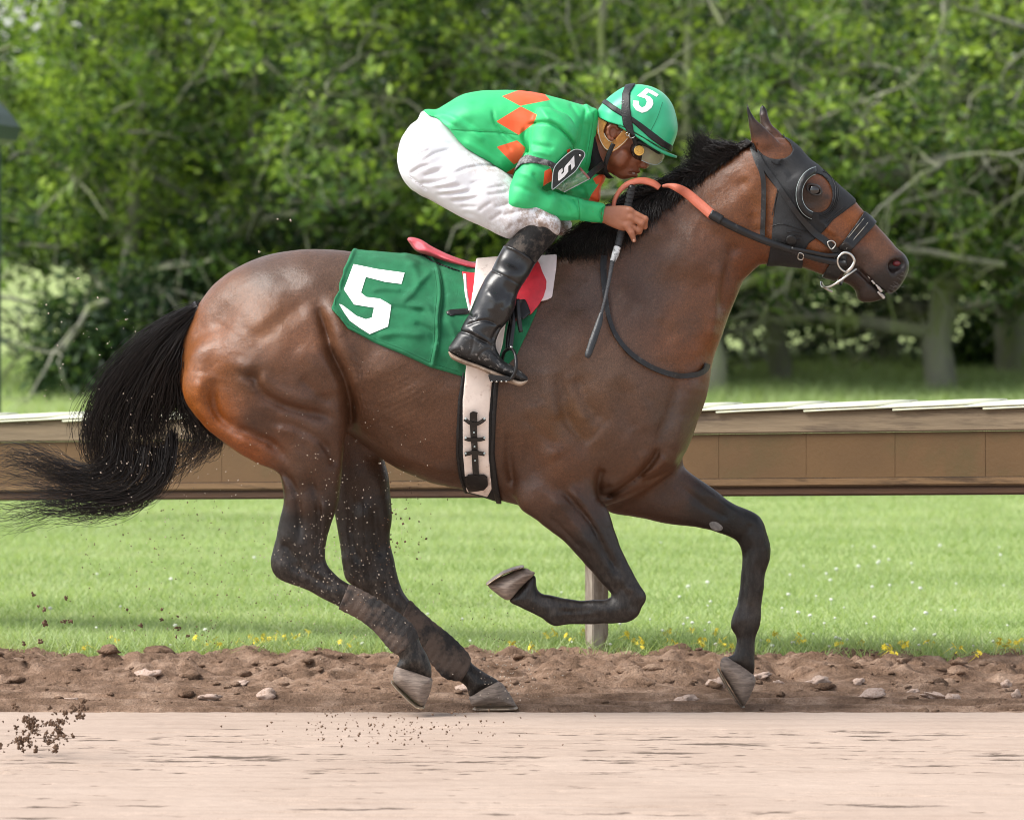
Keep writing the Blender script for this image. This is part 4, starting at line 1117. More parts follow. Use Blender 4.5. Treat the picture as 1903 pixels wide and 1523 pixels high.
def wrinkle(G, rel, Yc, seed, nz=.003, sc=26):
    PX, PY = G.px(Yc)
    d = lines_px(PX, PY, rel) + nz * (fbm(PX / sc, PY / sc, seed, 3) - .5)
    near = np.clip((.02 - G.ys) / .05, 0, 1)[None, :, None]; far = 1 - near
    noise = (nz * 2 * (fbm(PX / sc, PY / sc, seed + 9, 3) - .5))[:, None, :]
    G.F -= (d[:, None, :] * near + noise * far).astype(np.float32)
SHIRT_W = [(a, b * .95, c_ * 1.45) for a, b, c_ in SHIRT_W]
wrinkle(JG, SHIRT_W, -.21, 21, .004, 36)
HEM = [(770,190),(795,213),(814,221),(836,241),(850,260),(865,275),(884,287),(909,301),(935,318),(953,330),(938,345),(900,440),(700,440),(700,190)]
X_, Z_ = np.meshgrid(JG.xs, JG.zs, indexing='ij'); w = np.array([wpt(a, b, -.12) for a, b in HEM])[:, (0, 2)]
V, Q = nets(JG, np.maximum(JG.F, poly_sd(w, X_, Z_)[:, None, :].astype(np.float32)), 1)
SHB = bvh_of(V, Q)
sme = mesh_np('shirt', V, Q)
spx, spy = to_px(V[:, 0], V[:, 2], V[:, 1])
DIAM = [[(933,179),(960,169),(978,166),(1003,164),(1022,186),(975,195),(967,197)], [(922,226),(968,198),(1007,218),(964,251)], [(923,273),(961,261),(990,286),(955,306)], [(938,323),(960,309),(968,330),(955,340)],
        [(1012,318),(1024,312),(1030,335),(1020,348),(1009,350)], [(1053,279),(1060,276),(1060,283),(1055,286)]]
ORF = [[(1104,332),(1124,316),(1128,340),(1120,380),(1090,380),(1100,360),(1116,338)], [(1102,332),(1123,318),(1124,336),(1108,343)]]
sd = np.full(len(V), -99.0)
nearv = V[:, 1] < (-.02)
for i, dpoly in enumerate(DIAM):
    if i < 4: m = V[:, 1] < 99
    else: m = nearv
    s_ = poly_sd(dpoly, spx, spy); arm = np.zeros(len(V), bool)
    if i < 4:
        arm = (poly_sd([(1002,200),(1080,200),(1080,300),(1012,345),(1130,370),(1130,420),(935,420),(940,350),(978,275)], spx, spy) > 0) & (V[:, 1] < -.12)
    s_[arm] = -99
    sd = np.where(m, np.maximum(sd, s_), sd)
for dpoly in ORF:
    s_ = poly_sd(dpoly, spx, spy); s_[V[:, 1] < -.09] = -99; sd = np.maximum(sd, s_)
set_float(sme, 'Diamond', np.clip(sd, -10, 10))
t = NT('jockey_silks'); v = t.coord()
n_ = t.noise(v, 7, 3)
gr = t.ramp(n_, [(.3, srgb(44, 174, 102)), (.7, srgb(62, 190, 120))]); orr = t.ramp(n_, [(.3, srgb(226, 84, 42)), (.7, srgb(236, 102, 60))])
fac = t.ramp(t.math('ADD', t.math('MULTIPLY', t.attr('Diamond', 'Fac'), .5), .5), [(.42, (0, 0, 0)), (.58, (1, 1, 1))])
c = t.mix(fac, gr, orr)
spk = t.ramp(t.noise(v, 130, 3, .6), [(.70, (0, 0, 0)), (.75, (1, 1, 1))])
c = t.mix(t.math('MULTIPLY', spk, .45), c, (.16, .13, .09))
t.base(c); t.set(Roughness=.5, Specular_IOR_Level=.32, Sheen_Weight=.0); t.bump(t.math('ADD', t.noise(v, 500, 2), t.math('MULTIPLY', t.noise(v, 28, 4), 1.2)), .16, .006)
M_SILK = t.m
add('shirt', sme, M_SILK, jockey)
cuff = [wpt(1122, 381, -.16), wpt(1120, 397, -.195), wpt(1117, 413, -.16), wpt(1120, 397, -.125)]
M_SEAM = simple('silk_seam', srgb(34, 150, 86), .5, .1, 30, 0)
add('cuff', tube_path('cuff', cuff, .0035, 6, 6, closed=True), M_SEAM, jockey)
for pts in ([(1074,370),(1077,390),(1076,410)], [(1040,240),(1056,255),(1068,278)], [(838,240),(880,243),(925,245),(962,250)], [(1104,208),(1100,240),(1094,275),(1088,305)]):
    q = [hit(SHB, x, y) for x, y in crom(pts, 6, False)]
    q = [p + n2 * .0006 for p, n2 in q if p is not None]
    if len(q) > 3: add('seam', tube_path('seam', q, .0011, 5, 1), M_SEAM, jockey)

# --- breeches
PG = pxgrid(732, 1072, 202, 448, -.35, .35, .0040, .012)
P_HIP = [(784,207),(776,222),(764,231),(752,247),(744,262),(738,292),(742,318),(755,342),(775,358),(830,375),(900,380),(970,340),(962,312),(930,285),(900,262),(870,240),(850,222),(826,208),(800,206)]
C_HIP = [(810,235,34,.15,0),(780,290,48,.175,0),(840,310,45,.18,0),(890,330,40,.17,0)]
P_THN = [(780,240),(820,250),(860,276),(909,303),(940,322),(965,345),(1000,372),(1025,395),(1040,408),(1041,422),(1036,437),(1015,434),(990,432),(970,433),(951,444),(926,436),(897,421),(852,401),(808,374),(770,352),(750,320),(752,280)]
C_THN = [(800,300,60,.10,.03),(860,340,50,.09,.0),(920,370,46,.08,-.035),(980,405,32,.066,-.06),(1015,418,24,.06,-.07)]
g_part(PG, P_HIP, C_HIP, 0, .03, blur=.004)
g_part(PG, P_THN, C_THN, -.17, .035, blur=.004)
g_part(PG, [(x + 22 * max(0, (x - 800) / 240), y + 3) for x, y in P_THN], [(x + 22 * max(0, (x - 800) / 240), y + 3, r, w, -yo) for x, y, r, w, yo in C_THN], .17, .035, blur=.004)
PANT_W = [([(762,323),(781,311),(798,307)], 3.4, -6), ([(786,327),(807,321),(819,316)], 3.2, -5), ([(781,340),(807,339),(836,331)], 3.4, -6), ([(812,350),(832,349),(858,344)], 3, -5), ([(814,362),(850,359),(875,354)], 3.2, -6),
 ([(839,373),(867,371),(890,366)], 3.2, -6), ([(856,384),(872,384),(887,384)], 3, -4), ([(873,342),(894,336),(914,333)], 2.8, -4), ([(774,291),(786,284),(798,279)], 3, -3.5), ([(785,301),(807,286),(839,277)], 3, -4), ([(745,299),(752,295),(759,291)], 3, -3),
 ([(911,410),(923,401),(935,395)], 3, -4), ([(889,393),(902,383),(914,376)], 3, -4), ([(843,323),(867,313),(901,308),(921,310)], 3.2, -5), ([(761,327),(777,340),(793,354)], 2, -4), ([(942,429),(948,422),(952,417)], 3, -5), ([(900,352),(920,348),(938,346)], 2.8, -3.5), ([(905,362),(925,360),(945,356)], 2.8, -4),
 ([(920,385),(940,380),(960,372)], 3, -4), ([(935,400),(955,395),(975,390)], 3, -4), ([(960,415),(980,408),(1005,405)], 3, -4), ([(975,385),(995,388),(1012,400)], 3, -3), ([(790,314),(815,308),(840,303)], 4, 3), ([(800,345),(825,341),(850,336)], 4, 3.5), ([(820,356),(845,354),(870,349)], 4, 3), ([(840,366),(868,364),(890,358)], 4, 3.5),
 ([(795,240),(820,262),(845,270)], 5, -3), ([(786,210),(788,222),(800,232)], 3, -3), ([(860,395),(885,402),(915,425)], 5, -2.5), ([(1000,415),(1012,424),(1020,432)], 3, -3)]
PANT_W = [(a, b * .95, c_ * 1.05) for a, b, c_ in PANT_W]
wrinkle(PG, PANT_W, -.22, 31, .002, 22)
V, Q = nets(PG, smooth=1)
pme = mesh_np('breeches', V, Q)
ppx, ppy = to_px(V[:, 0], V[:, 2], V[:, 1])
mudp = np.maximum(np.clip((ppx - 885) / 110, 0, 1), np.clip((ppx - 830) / 70, 0, 1) * np.clip((330 - ppy) / 20, 0, .7))
set_float(pme, 'Mud', mudp)
t = NT('white_breeches'); v = t.coord()
mk = t.ramp(t.noise(v, 42, 8, .75), [(.42, (0, 0, 0)), (.55, (1, 1, 1))])
c = t.mix(t.math('MULTIPLY', t.math('MULTIPLY', mk, t.attr('Mud', 'Fac')), .8), t.ramp(t.noise(v, 6), [(.3, (.60, .60, .635)), (.7, (.66, .66, .69))]), (.23, .14, .085))
t.base(c); t.set(Roughness=.7, Sheen_Weight=.15, Subsurface_Weight=0.0); t.bump(t.math('ADD', t.noise(v, 600, 2), t.math('MULTIPLY', t.noise(v, 35, 3), .6)), .06, .003)
add('breeches', pme, t.m, jockey)
BRB = bvh_of(V, Q)
q = [hit(BRB, x, y) for x, y in crom([(760,327),(776,340),(793,354)], 10, False)]
for i, (p, n2) in enumerate(q):
    if p is not None and i % 2 == 0: add('pocket_stitch', uvsphere('pocket_stitch', p, (.004, .002, .002), 8, 5), bpy.data.materials['white_breeches'], jockey)

# --- boots
M_BOOT = NT('polished_boot'); v = M_BOOT.coord()
dm = M_BOOT.ramp(M_BOOT.noise(v, 60, 8, .75), [(.55, (0, 0, 0)), (.64, (1, 1, 1))])
c = M_BOOT.mix(M_BOOT.math('MULTIPLY', M_BOOT.math('MULTIPLY', dm, M_BOOT.attr('Dust', 'Fac')), .75), M_BOOT.ramp(M_BOOT.noise(v, 20), [(.3, (.005, .005, .0055)), (.7, (.014, .014, .015))]), (.28, .265, .25))
M_BOOT.base(c); rr = M_BOOT.ramp(M_BOOT.noise(v, 12, 4), [(.3, (.20,) * 3), (.7, (.38,) * 3)])
M_BOOT.l(M_BOOT.mix(M_BOOT.attr('Dust', 'Fac'), rr, (.6, .6, .6)), M_BOOT.b.inputs['Roughness'])
M_BOOT.set(Specular_IOR_Level=.6); M_BOOT.bump(M_BOOT.noise(v, 40, 6), .14, .004); M_BOOT = M_BOOT.m
M_NEO = simple('neoprene_gaiter', (.007, .0065, .0065), .9, .3, 60, .4, dirt=(.07, .056, .046), dirt_amt=.52, dirt_scale=28)
M_SOLE = simple('boot_sole', srgb(120, 100, 84), .85, .25, 40, .4, dirt=srgb(170, 150, 132), dirt_amt=.5)
P_BOOT = [(950,436),(965,439),(987,452),(1005,466),(987,505),(972,529),(962,547),(957,571),(948,592),(936,606),(928,617),(921,638),(926,656),(937,671),(952,679),(963,686),(975,695),(981,702),(979,708),(966,708),(945,700),(920,690),(890,678),(862,668),(842,658),(834,654),(834,645),(841,634),(849,622),(856,611),(863,597),(871,584),(882,558),(892,536),(903,515),(914,500),(930,468)]
C_BOOT = [(960,475,30,.062,.10),(940,520,36,.062,.055),(915,570,36,.060,.02),(895,620,36,.05,.0),(860,645,22,.042,.0),(900,660,26,.05,0),(950,692,14,.045,0),(972,700,9,.035,0)]
P_GAIT = [(975,405),(1000,400),(1028,404),(1040,425),(1032,445),(1012,468),(992,496),(978,512),(952,505),(928,480),(938,457),(952,440)]
C_GAIT = [(1000,430,34,.058,.11),(965,470,32,.056,.10)]
BOOT_W = [([(866,606),(885,598),(905,596),(925,604)], 3, -7), ([(853,616),(872,620),(890,630),(908,638)], 3, -7), ([(872,612),(895,625),(915,640)], 2.5, 5), ([(872,585),(880,592),(886,586)], 3, -5), ([(930,605),(920,618),(914,632)], 3, -6), ([(880,625),(878,645),(872,660)], 2, -3), ([(887,668),(895,655),(910,650),(925,664)], 2, -3), ([(912,502),(930,510),(950,520),(970,532)], 1.8, -5), ([(938,458),(960,466),(990,486)], 2, 5), ([(905,540),(920,560),(915,580)], 8, 5), ([(930,575),(940,560),(945,540)], 6, -3)]
for side in (-1, 1):
    yc = side * .345
    BG = pxgrid(830, 1000, 450, 722, min(yc - .1, yc + .18), max(yc + .1, yc + .18) if side < 0 else yc + .1, .0034, .012)
    if side > 0: BG = pxgrid(830, 1000, 450, 722, yc - .2, yc + .1, .0042, .012)
    Cb = [(x, y, r, w, yo if side < 0 else -yo) for x, y, r, w, yo in C_BOOT]
    g_part(BG, P_BOOT, Cb, yc, .01, 4, .002)
    if side < 0:
        PXb, PYb = BG.px(yc - .05)
        BG.F -= lines_px(PXb, PYb, BOOT_W)[:, None, :].astype(np.float32)
    X_, Z_ = np.meshgrid(BG.xs, BG.zs, indexing='ij'); w = np.array([wpt(a, b, yc) for a, b in ((900,440),(938,456),(953,459),(975,472),(993,487),(1030,500),(1030,400),(900,400))])[:, (0, 2)]
    V, Q = nets(BG, np.maximum(BG.F, poly_sd(w, X_, Z_)[:, None, :].astype(np.float32)), 1)
    bme = mesh_np('boot', V, Q); bx, by = to_px(V[:, 0], V[:, 2], V[:, 1])
    set_float(bme, 'Dust', np.clip((by - 612) / 30, 0, 1) * .6 + np.clip((by - (640 + (bx - 840) * .32)) / 12, 0, 1) * .5)
    boot = add('boot', bme, M_BOOT, jockey)
    BG.F[:] = .5
    g_part(BG, [(833,652),(842,657),(862,667),(890,677),(920,689),(945,699),(966,707),(980,705),(980,709),(974,714),(965,717),(945,711),(918,700),(890,686),(868,679),(850,672),(838,665)],
           [(850,662,6,.042,0),(900,685,6,.046,0),(965,712,5,.042,0)], yc, .001, 3, .0005)
    V, Q = nets(BG, smooth=1); s = add('sole', mesh_np('sole', V, Q), M_SOLE, None); s.parent = boot
    GA = pxgrid(925, 1045, 398, 516, yc - .1 if side < 0 else yc - .22, yc + .22 if side < 0 else yc + .1, .0038, .012)
    g_part(GA, P_GAIT, [(x, y, r, w, yo if side < 0 else -yo) for x, y, r, w, yo in C_GAIT], yc, .01, 4, .002)
    V, Q = nets(GA, smooth=1); add('gaiter', mesh_np('gaiter', V, Q), M_NEO, jockey)
    if side < 0:
        BTB = bvh_of(*nets(BG, smooth=0)) if False else None

# --- stirrups
for side in (-1, 1):
    st = empty('stirrup', wpt(945, 680, side * .34), 'black stirrup hanging beside the saddle on the side facing the lens, under the jockey boot' if side < 0 else 'black stirrup on the far side of the horse, hidden behind its body', 'stirrup', 'stirrups')
    ys = side * .345
    def sp(x, y, dy=0): return wpt(x, y, ys + side * dy)
    add('stirrup_leather', ribbon('stirrup_leather', [sp(962,556,-.09), sp(952,590,-.065), sp(946,620,-.045), sp(944,648,-.03)], .017, .006), M_STRAPL, st)
    add('stirrup_leather', ribbon('stirrup_leather', [sp(956,556,-.085), sp(954,590,-.052), sp(951,620,-.03), sp(948,646,-.015)], .017, .006), M_STRAPL, st)
    add('strap_end', ribbon('strap_end', [sp(960,556,-.07), sp(963,585,-.05), sp(968,617,-.04)], [.018, .018, .013], .005), M_STRAPL, st)
    add('stirrup_iron', tube_path('stirrup_iron', [sp(946,648,0), sp(953,650,.02), sp(958,662,.045), sp(959,680,.06), sp(956,694,.06), sp(950,704,.055)], [.005, .005, .0055, .0055, .006, .006], 8), M_LEATH, st)
    add('stirrup_iron', tube_path('stirrup_iron', [sp(946,648,0), sp(938,653,-.03), sp(934,664,-.055), sp(930,684,-.06), sp(926,700,-.055)], .0055, 8), M_LEATH, st)
    bm = bmesh.new()
    tv = [(907,696),(946,699),(950,702),(948,708),(911,709)]
    a = [bm.verts.new(wpt(x, y, ys - .06)) for x, y in tv]; b = [bm.verts.new(wpt(x, y, ys + .06)) for x, y in tv]
    bm.faces.new(a); bm.faces.new(b[::-1])
    for i in range(5): bm.faces.new((a[i], b[i], b[(i + 1) % 5], a[(i + 1) % 5]))
    bmesh.ops.recalc_face_normals(bm, faces=bm.faces); bmesh.ops.bevel(bm, geom=list(bm.edges), offset=.002, segments=1, affect='EDGES')
    me = bpy.data.meshes.new('tread'); bm.to_mesh(me); bm.free(); add('tread', me, M_LEATH, st, smooth=False)
    for i in range(4):
        x = 914 + i * 9; add('tread_stud', uvsphere('tread_stud', sp(x, 708.5, .055), (.004, .006, .004), 8, 6), M_STEEL, st)
    p = sp(950, 645, .0); add('buckle', uvsphere('buckle', p + np.array((0, side * .006, 0)), (.005, .004, .005), 10, 6), M_STEEL, st)

# --- body: head, neck and hands (one figure; the clothes cover the rest)
M_SKIN = NT('skin'); v = M_SKIN.coord()
c = M_SKIN.ramp(M_SKIN.noise(v, 16, 5, .6), [(.3, srgb(118, 68, 45)), (.7, srgb(140, 84, 58))])
lt = M_SKIN.attr('Tone', 'Color'); c = M_SKIN.mix(1.0, c, lt, 'MULTIPLY')
M_SKIN.base(c); M_SKIN.set(Roughness=.42, Subsurface_Weight=.08); M_SKIN.b.inputs['Subsurface Radius'].default_value = (.01, .004, .002)
M_SKIN.bump(M_SKIN.noise(v, 260, 4, .7), .2, .002); M_SKIN = M_SKIN.m
FG = pxgrid(1080, 1222, 190, 345, -.12, .12, .0024, .01)
P_FACE = [(1112,214),(1140,205),(1180,212),(1210,240),(1218,262),(1215,278),(1209,290),(1206,299),(1207,306),(1204,312),(1198,314),(1190,312),(1188,316),(1186,320),(1180,322),(1181,325),(1178,329),(1172,331),(1164,333),(1154,333),(1146,329),(1136,322),(1122,308),(1112,290),(1106,262),(1108,235)]
C_FACE = [(1150,240,45,.075,0),(1195,260,35,.064,0),(1205,303,10,.016,0),(1196,306,14,.024,0),(1185,295,22,.040,0),(1178,322,12,.022,0),(1160,325,16,.030,0),(1150,300,30,.058,0),(1130,290,30,.058,0),(1118,280,25,.055,0)]
g_part(FG, P_FACE, C_FACE, 0, .008, 4, .002)
g_part(FG, [(1060,200),(1100,200),(1130,250),(1135,300),(1128,322),(1105,318),(1070,300),(1050,250)], [(1090,250,45,.07,0),(1118,280,36,.055,0)], 0, .015, 4, .002)
for sgn in (-1, 1):
    def fp(x, y, yy): return wpt(x, y, sgn * yy)
    g_cap(FG, fp(1183, 322, .004), fp(1170, 321, .024), .0035, .003, .006, 1, 'cut')          # mouth
    g_cap(FG, fp(1186, 318, .0), fp(1172, 317, .024), .0055, .0035, .006)                      # lips
    g_cap(FG, fp(1181, 326, .0), fp(1168, 325, .022), .006, .0035, .006)
    g_cap(FG, fp(1198, 309, .013), fp(1193, 309, .016), .0085, .007, .006)                     # nostril wing
    g_cap(FG, fp(1199, 314, .009), fp(1196, 314, .011), .003, .003, .003, 1, 'cut')
    g_cap(FG, fp(1160, 288, .048), fp(1150, 300, .048), .018, .016, .02)                       # cheek
    # ear
    for (a, b, r) in (((1131,238),(1136,233),.0055),((1136,233),(1144,234),.0055),((1144,234),(1148,240),.005),((1131,238),(1130,248),.0055),((1130,248),(1133,257),.0055),((1133,257),(1138,259),.006)):
        g_cap(FG, fp(*a, .078), fp(*b, .078), r, r, .004)
    g_cap(FG, fp(1139, 245, .072), fp(1138, 250, .072), .013, .012, .006, .5)
    g_cap(FG, fp(1140, 246, .083), fp(1139, 251, .083), .006, .005, .004, 1, 'cut')
FV, FQ = nets(FG, smooth=1)
def hand_mesh(side):
    """hand closed on the rein and whip; the fingers curl away over the neck"""
    Yh = -.155
    G = pxgrid(1098, 1212, 370, 460, -.225, -.085, .0021, .008)
    def hp(x, y, d=0.0): return wpt(x, y, Yh + d)
    g_part(G, [(1095,386),(1110,382),(1125,383),(1150,382),(1165,383),(1173,388),(1177,398),(1176,412),(1170,424),(1160,429),(1147,426),(1130,419),(1119,414),(1095,412)],
           [(1110,398,17,.022,0),(1135,402,18,.018,-.004),(1160,400,18,.017,-.006),(1165,416,14,.018,-.002)], Yh, .006, 4, .001)
    px = K
    # index, middle, ring, little: base, middle joint, end joint, tip
    for pts, r in (([(1168,391,-.008),(1199,407,-.010),(1198,421,.012),(1184,423,.024)], 6.2), ([(1170,403,-.010),(1192,415,-.014),(1188,430,.004),(1176,428,.02)], 6.4),
                   ([(1168,414,-.006),(1186,428,-.004),(1178,434,.014),(1168,428,.026)], 5.8)):
        for (a, b, f) in ((0, 1, 1.0), (1, 2, .92), (2, 3, .84)):
            g_cap(G, hp(*pts[a]), hp(*pts[b]), r * px * f, r * px * (f - .06), .0035)
        g_cap(G, hp(pts[0][0] - 18, pts[0][1] - 1, pts[0][2] + .004), hp(*pts[0]), .006, r * px * 1.05, .008)
    th = [(1148,412,-.006),(1164,419,-.012),(1173,432,-.014),(1178,446,-.008)]
    for a, b, r0, r1 in ((0, 1, 7.5, 7.2), (1, 2, 7, 6), (2, 3, 6, 4.6)): g_cap(G, hp(*th[a]), hp(*th[b]), r0 * px, r1 * px, .004)
    for x, y, d in ((1172,391,-.022),(1172,404,-.024),(1169,416,-.02)): g_cap(G, hp(x, y, d + .008), hp(x + 1, y + .5, d + .008), .008, .008, .008)   # knuckles
    V, Q = nets(G, smooth=1)
    if side > 0:
        V = V * (1, -1, 1) + np.array((.01, 0, -.004)); Q = Q[:, ::-1]
    return V, Q
HVn, HQn = hand_mesh(-1); HVf, HQf = hand_mesh(1)
# inner figure: trunk and limbs inside the clothes so that the body is one figure
IG = pxgrid(760, 1135, 190, 700, -.36, .36, .012, .02)
g_cap(IG, wpt(860, 270), wpt(1050, 240), .06, .06, .05, 1.2)
for sgn in (-1, 1):
    g_cap(IG, wpt(1040, 240, sgn * .16), wpt(975, 365, sgn * .24), .035, .03, .03); g_cap(IG, wpt(975, 365, sgn * .24), wpt(1120, 398, sgn * .16), .028, .02, .02)
    g_cap(IG, wpt(800, 300, sgn * .1), wpt(985, 410, sgn * .225), .05, .025, .03); g_cap(IG, wpt(985, 440, sgn * .235), wpt(955, 480, sgn * .25), .02, .02, .02); g_cap(IG, wpt(955, 480, sgn * .25), wpt(890, 625, sgn * .345), .022, .02, .02)
IV, IQ = nets(IG, smooth=0)
g_off = np.cumsum([0, len(FV), len(HVn), len(HVf)])
BV = np.vstack([FV, HVn, HVf, IV]); BQ = np.vstack([FQ, HQn + g_off[1], HQf + g_off[2], IQ + g_off[3]])
bme = mesh_np('jockey_body', BV, BQ)
tone = np.ones((len(BV), 3)); tone[g_off[1]:g_off[3]] = (1.55, 1.85, 2.15)
fx, fy = to_px(FV[:, 0], FV[:, 2], FV[:, 1])
lips = np.exp(-(((fx - 1180) / 11) ** 2 + ((fy - 321) / 6) ** 2))[:, None]
tone[:len(FV)] = 1 - lips * np.array((.15, .28, .2))
set_col(bme, 'Tone', tone)
add('body', bme, M_SKIN, jockey)
add('thumbnail', uvsphere('thumbnail', wpt(1178, 447, -.172), (.0045, .003, .0055)), simple('nail', srgb(190, 140, 115), .3), jockey)
add('teeth', uvsphere('teeth', wpt(1176, 322, 0), (.008, .016, .0035)), simple('teeth', (.7, .68, .62), .3), jockey)

# --- neck gaiter / body protector collar
CG = pxgrid(1075, 1140, 195, 340, -.12, .12, .0032, .01)
g_part(CG, [(1082,205),(1106,206),(1111,225),(1114,262),(1121,290),(1128,308),(1130,322),(1118,326),(1100,324),(1088,318),(1085,280),(1085,240)], [(1100,240,24,.085,0),(1110,300,20,.072,0)], 0, .004, 4, .001)
V, Q = nets(CG, smooth=1); add('neck_scarf', mesh_np('neck_scarf', V, Q), simple('black_knit', (.008, .008, .009), .9, .3, 80, .4), jockey)

# --- helmet
P_HEL = [(1110,209),(1116,197),(1125,186),(1142,172),(1161,161),(1181,157),(1198,158),(1216,163),(1235,175),(1250,195),(1258,222),(1259,244),(1253,264),(1248,277),(1233,276),(1208,262),(1180,246),(1157,235),(1130,227),(1111,217)]
EG = pxgrid(1104, 1266, 150, 300, -.13, .13, .0028, .01)
P_DOME = P_HEL[:14] + [(1240,300),(1215,325),(1170,320),(1125,290),(1102,250)]
g_part(EG, P_DOME, [(1130,205,34,.098,0),(1185,215,52,.116,0),(1230,230,42,.104,0),(1180,270,55,.112,0)], 0, .004, 5, .002)
HELF = EG.F.copy()
X_, Z_ = np.meshgrid(EG.xs, EG.zs, indexing='ij'); w = np.array([wpt(a, b, 0) for a, b in [(1090,215),(1111,218),(1130,228),(1157,236),(1180,248),(1208,264),(1233,278),(1252,282),(1290,300),(1290,400),(1090,400)]])[:, (0, 2)]
V, Q = nets(EG, np.maximum(EG.F, poly_sd(w, X_, Z_)[:, None, :].astype(np.float32)), 2); HELB = bvh_of(V, Q)
helmet = empty('helmet', wpt(1185, 220), 'shiny green riding helmet with a white 5 and black straps on the jockey head', 'helmet')
M_HEL = NT('helmet_cover'); v = M_HEL.coord()
M_HEL.base(M_HEL.mix(M_HEL.math('MULTIPLY', M_HEL.ramp(M_HEL.noise(v, 110, 3), [(.70, (0, 0, 0)), (.74, (1, 1, 1))]), .5), M_HEL.ramp(M_HEL.noise(v, 8), [(.3, srgb(44, 172, 122)), (.7, srgb(54, 184, 134))]), (.06, .09, .05)))
M_HEL.set(Roughness=.38, Sheen_Weight=.1); M_HEL.bump(M_HEL.noise(v, 14, 3), .12, .01); M_HEL = M_HEL.m
add('shell', mesh_np('shell', V, Q), M_HEL, helmet)
# peak: a curved visor
pk = []
base = [(1156,236,.098),(1180,249,.110),(1208,264,.104),(1232,278,.075),(1244,285,.040),(1247,287,0)]
tip = [(1157,237,.100),(1180,251,.113),(1208,270,.110),(1235,285,.086),(1252,291,.046),(1258,292,0)]
full_b = [wpt(x, y, -w) for x, y, w in base] + [wpt(x, y, w) for x, y, w in base[-2::-1]]
full_t = [wpt(x, y, -w) for x, y, w in tip] + [wpt(x, y, w) for x, y, w in tip[-2::-1]]
fb, ft = crom(full_b, 5, False), crom(full_t, 5, False); n_ = len(fb)
me = mesh_list('peak', list(fb + np.array((-.012, 0, .004))) + list(ft), [(i, i + 1, n_ + i + 1, n_ + i) for i in range(n_ - 1)])
o = add('peak', me, M_HEL, helmet); md = o.modifiers.new('t', 'SOLIDIFY'); md.thickness = .007; md.offset = 0
S5 = [(1201,164),(1213,169),(1224,176),(1220,180.5),(1212,176),(1205,172),(1200,177),(1208,180),(1213,186),(1214,193),(1211,200),(1203,207),(1193,210),(1182,205),(1176,196),(1177,187),(1187,188),(1188,196),(1193,200),(1199,197),(1202,189),(1199,183),(1193,181.5),(1184,178.5)]
add('number_five', decal('number_five', S5, HELB, .0012, 3), simple('white_vinyl', (.8, .8, .8), .5, .03), helmet)
EG.F = HELF
SB = [(1127,186),(1139,196),(1153,205),(1173,218),(1189,229),(1213,247),(1233,262),(1249,271),(1262,276),(1258,284),(1246,282),(1228,274),(1208,260),(1189,243),(1173,229),(1153,217),(1134,205),(1120,193),(1100,178),(1108,172)]
V, Q = nets(EG, shell(EG, SB, .0035, -.006), 1); add('goggle_strap', mesh_np('goggle_strap', V, Q), M_HOOD_TRIM, helmet)
SV = [(1162,146),(1161,160),(1155,175),(1153,209),(1156,232),(1164,246),(1180,256),(1176,245),(1172,218),(1169,199),(1170,172),(1180,157),(1184,146)]
V, Q = nets(EG, shell(EG, SV, .0050, -.006), 1); add('goggle_strap', mesh_np('goggle_strap', V, Q), M_HOOD_TRIM, helmet)
for y in (189, 193): 
    p, n2 = hit(HELB, 1156, y); add('strap_mark', tube_path('strap_mark', [p + np.array((-.006, -.006, -.001)), p + np.array((.006, -.0075, .002))], .0012, 6, 1), M_EDGE, helmet)
q = [hit(HELB, x, y) for x, y in crom([(1231,190),(1224,212),(1217,228),(1209,243)], 6, False)]
add('cover_seam', tube_path('cover_seam', [p + n2 * .0004 for p, n2 in q if p is not None], .0008, 5, 1), simple('seam_thread', srgb(24, 110, 76), .7), helmet)

# --- harness, chin strap, goggles
FACEB = bvh_of(FV, FQ)
FG2 = FG
HARN = [(1108,216),(1128,228),(1124,236),(1121,245),(1125,254),(1134,263),(1142,260),(1150,251),(1159,240),(1170,254),(1160,267),(1147,278),(1138,283),(1129,282),(1120,274),(1113,260),(1108,244)]
HG2 = pxgrid(1100, 1180, 205, 292, -.13, .13, .0026, .008)
g_part(HG2, P_FACE, C_FACE, 0, .008, 4, .002)
g_part(HG2, [(1060,200),(1100,200),(1130,250),(1135,300),(1128,322),(1105,318),(1070,300),(1050,250)], [(1090,250,45,.07,0),(1118,280,36,.055,0)], 0, .015, 4, .002)
HB2 = bvh_of(*nets(HG2))
V, Q = nets(HG2, shell(HG2, HARN, .009, -.006), 1)
M_TAN = simple('tan_leather', srgb(208, 148, 78), .6, .2, 50, .4)
harn = add('harness', mesh_np('harness', V, Q), M_TAN, helmet)
HAB = bvh_of(V, Q)
for pts in ([(1127,231),(1122,245),(1126,255),(1134,263),(1142,260),(1150,251),(1158,243)], [(1110,222),(1111,244),(1115,260),(1122,273),(1130,280),(1138,281),(1147,276),(1159,266),(1168,256)]):
    q = [hit(HAB, x + (1134 - x) * .04, y + (262 - y) * .04) for x, y in crom(pts, 5, False)]
    q = [p + n2 * .001 for p, n2 in q if p is not None]
    if len(q) > 3: e = add('piping', tube_path('piping', q, .0014, 5, 1), simple('cream_piping', srgb(232, 222, 206), .6) if 'cream_piping' not in bpy.data.materials else bpy.data.materials['cream_piping'], None); e.parent = harn
cs = [wpt(1140, 267, -.082), wpt(1134, 280, -.080), wpt(1128, 295, -.078), wpt(1124, 310, -.07), wpt(1126, 322, -.055), wpt(1134, 330, -.03), wpt(1137, 331, 0)]
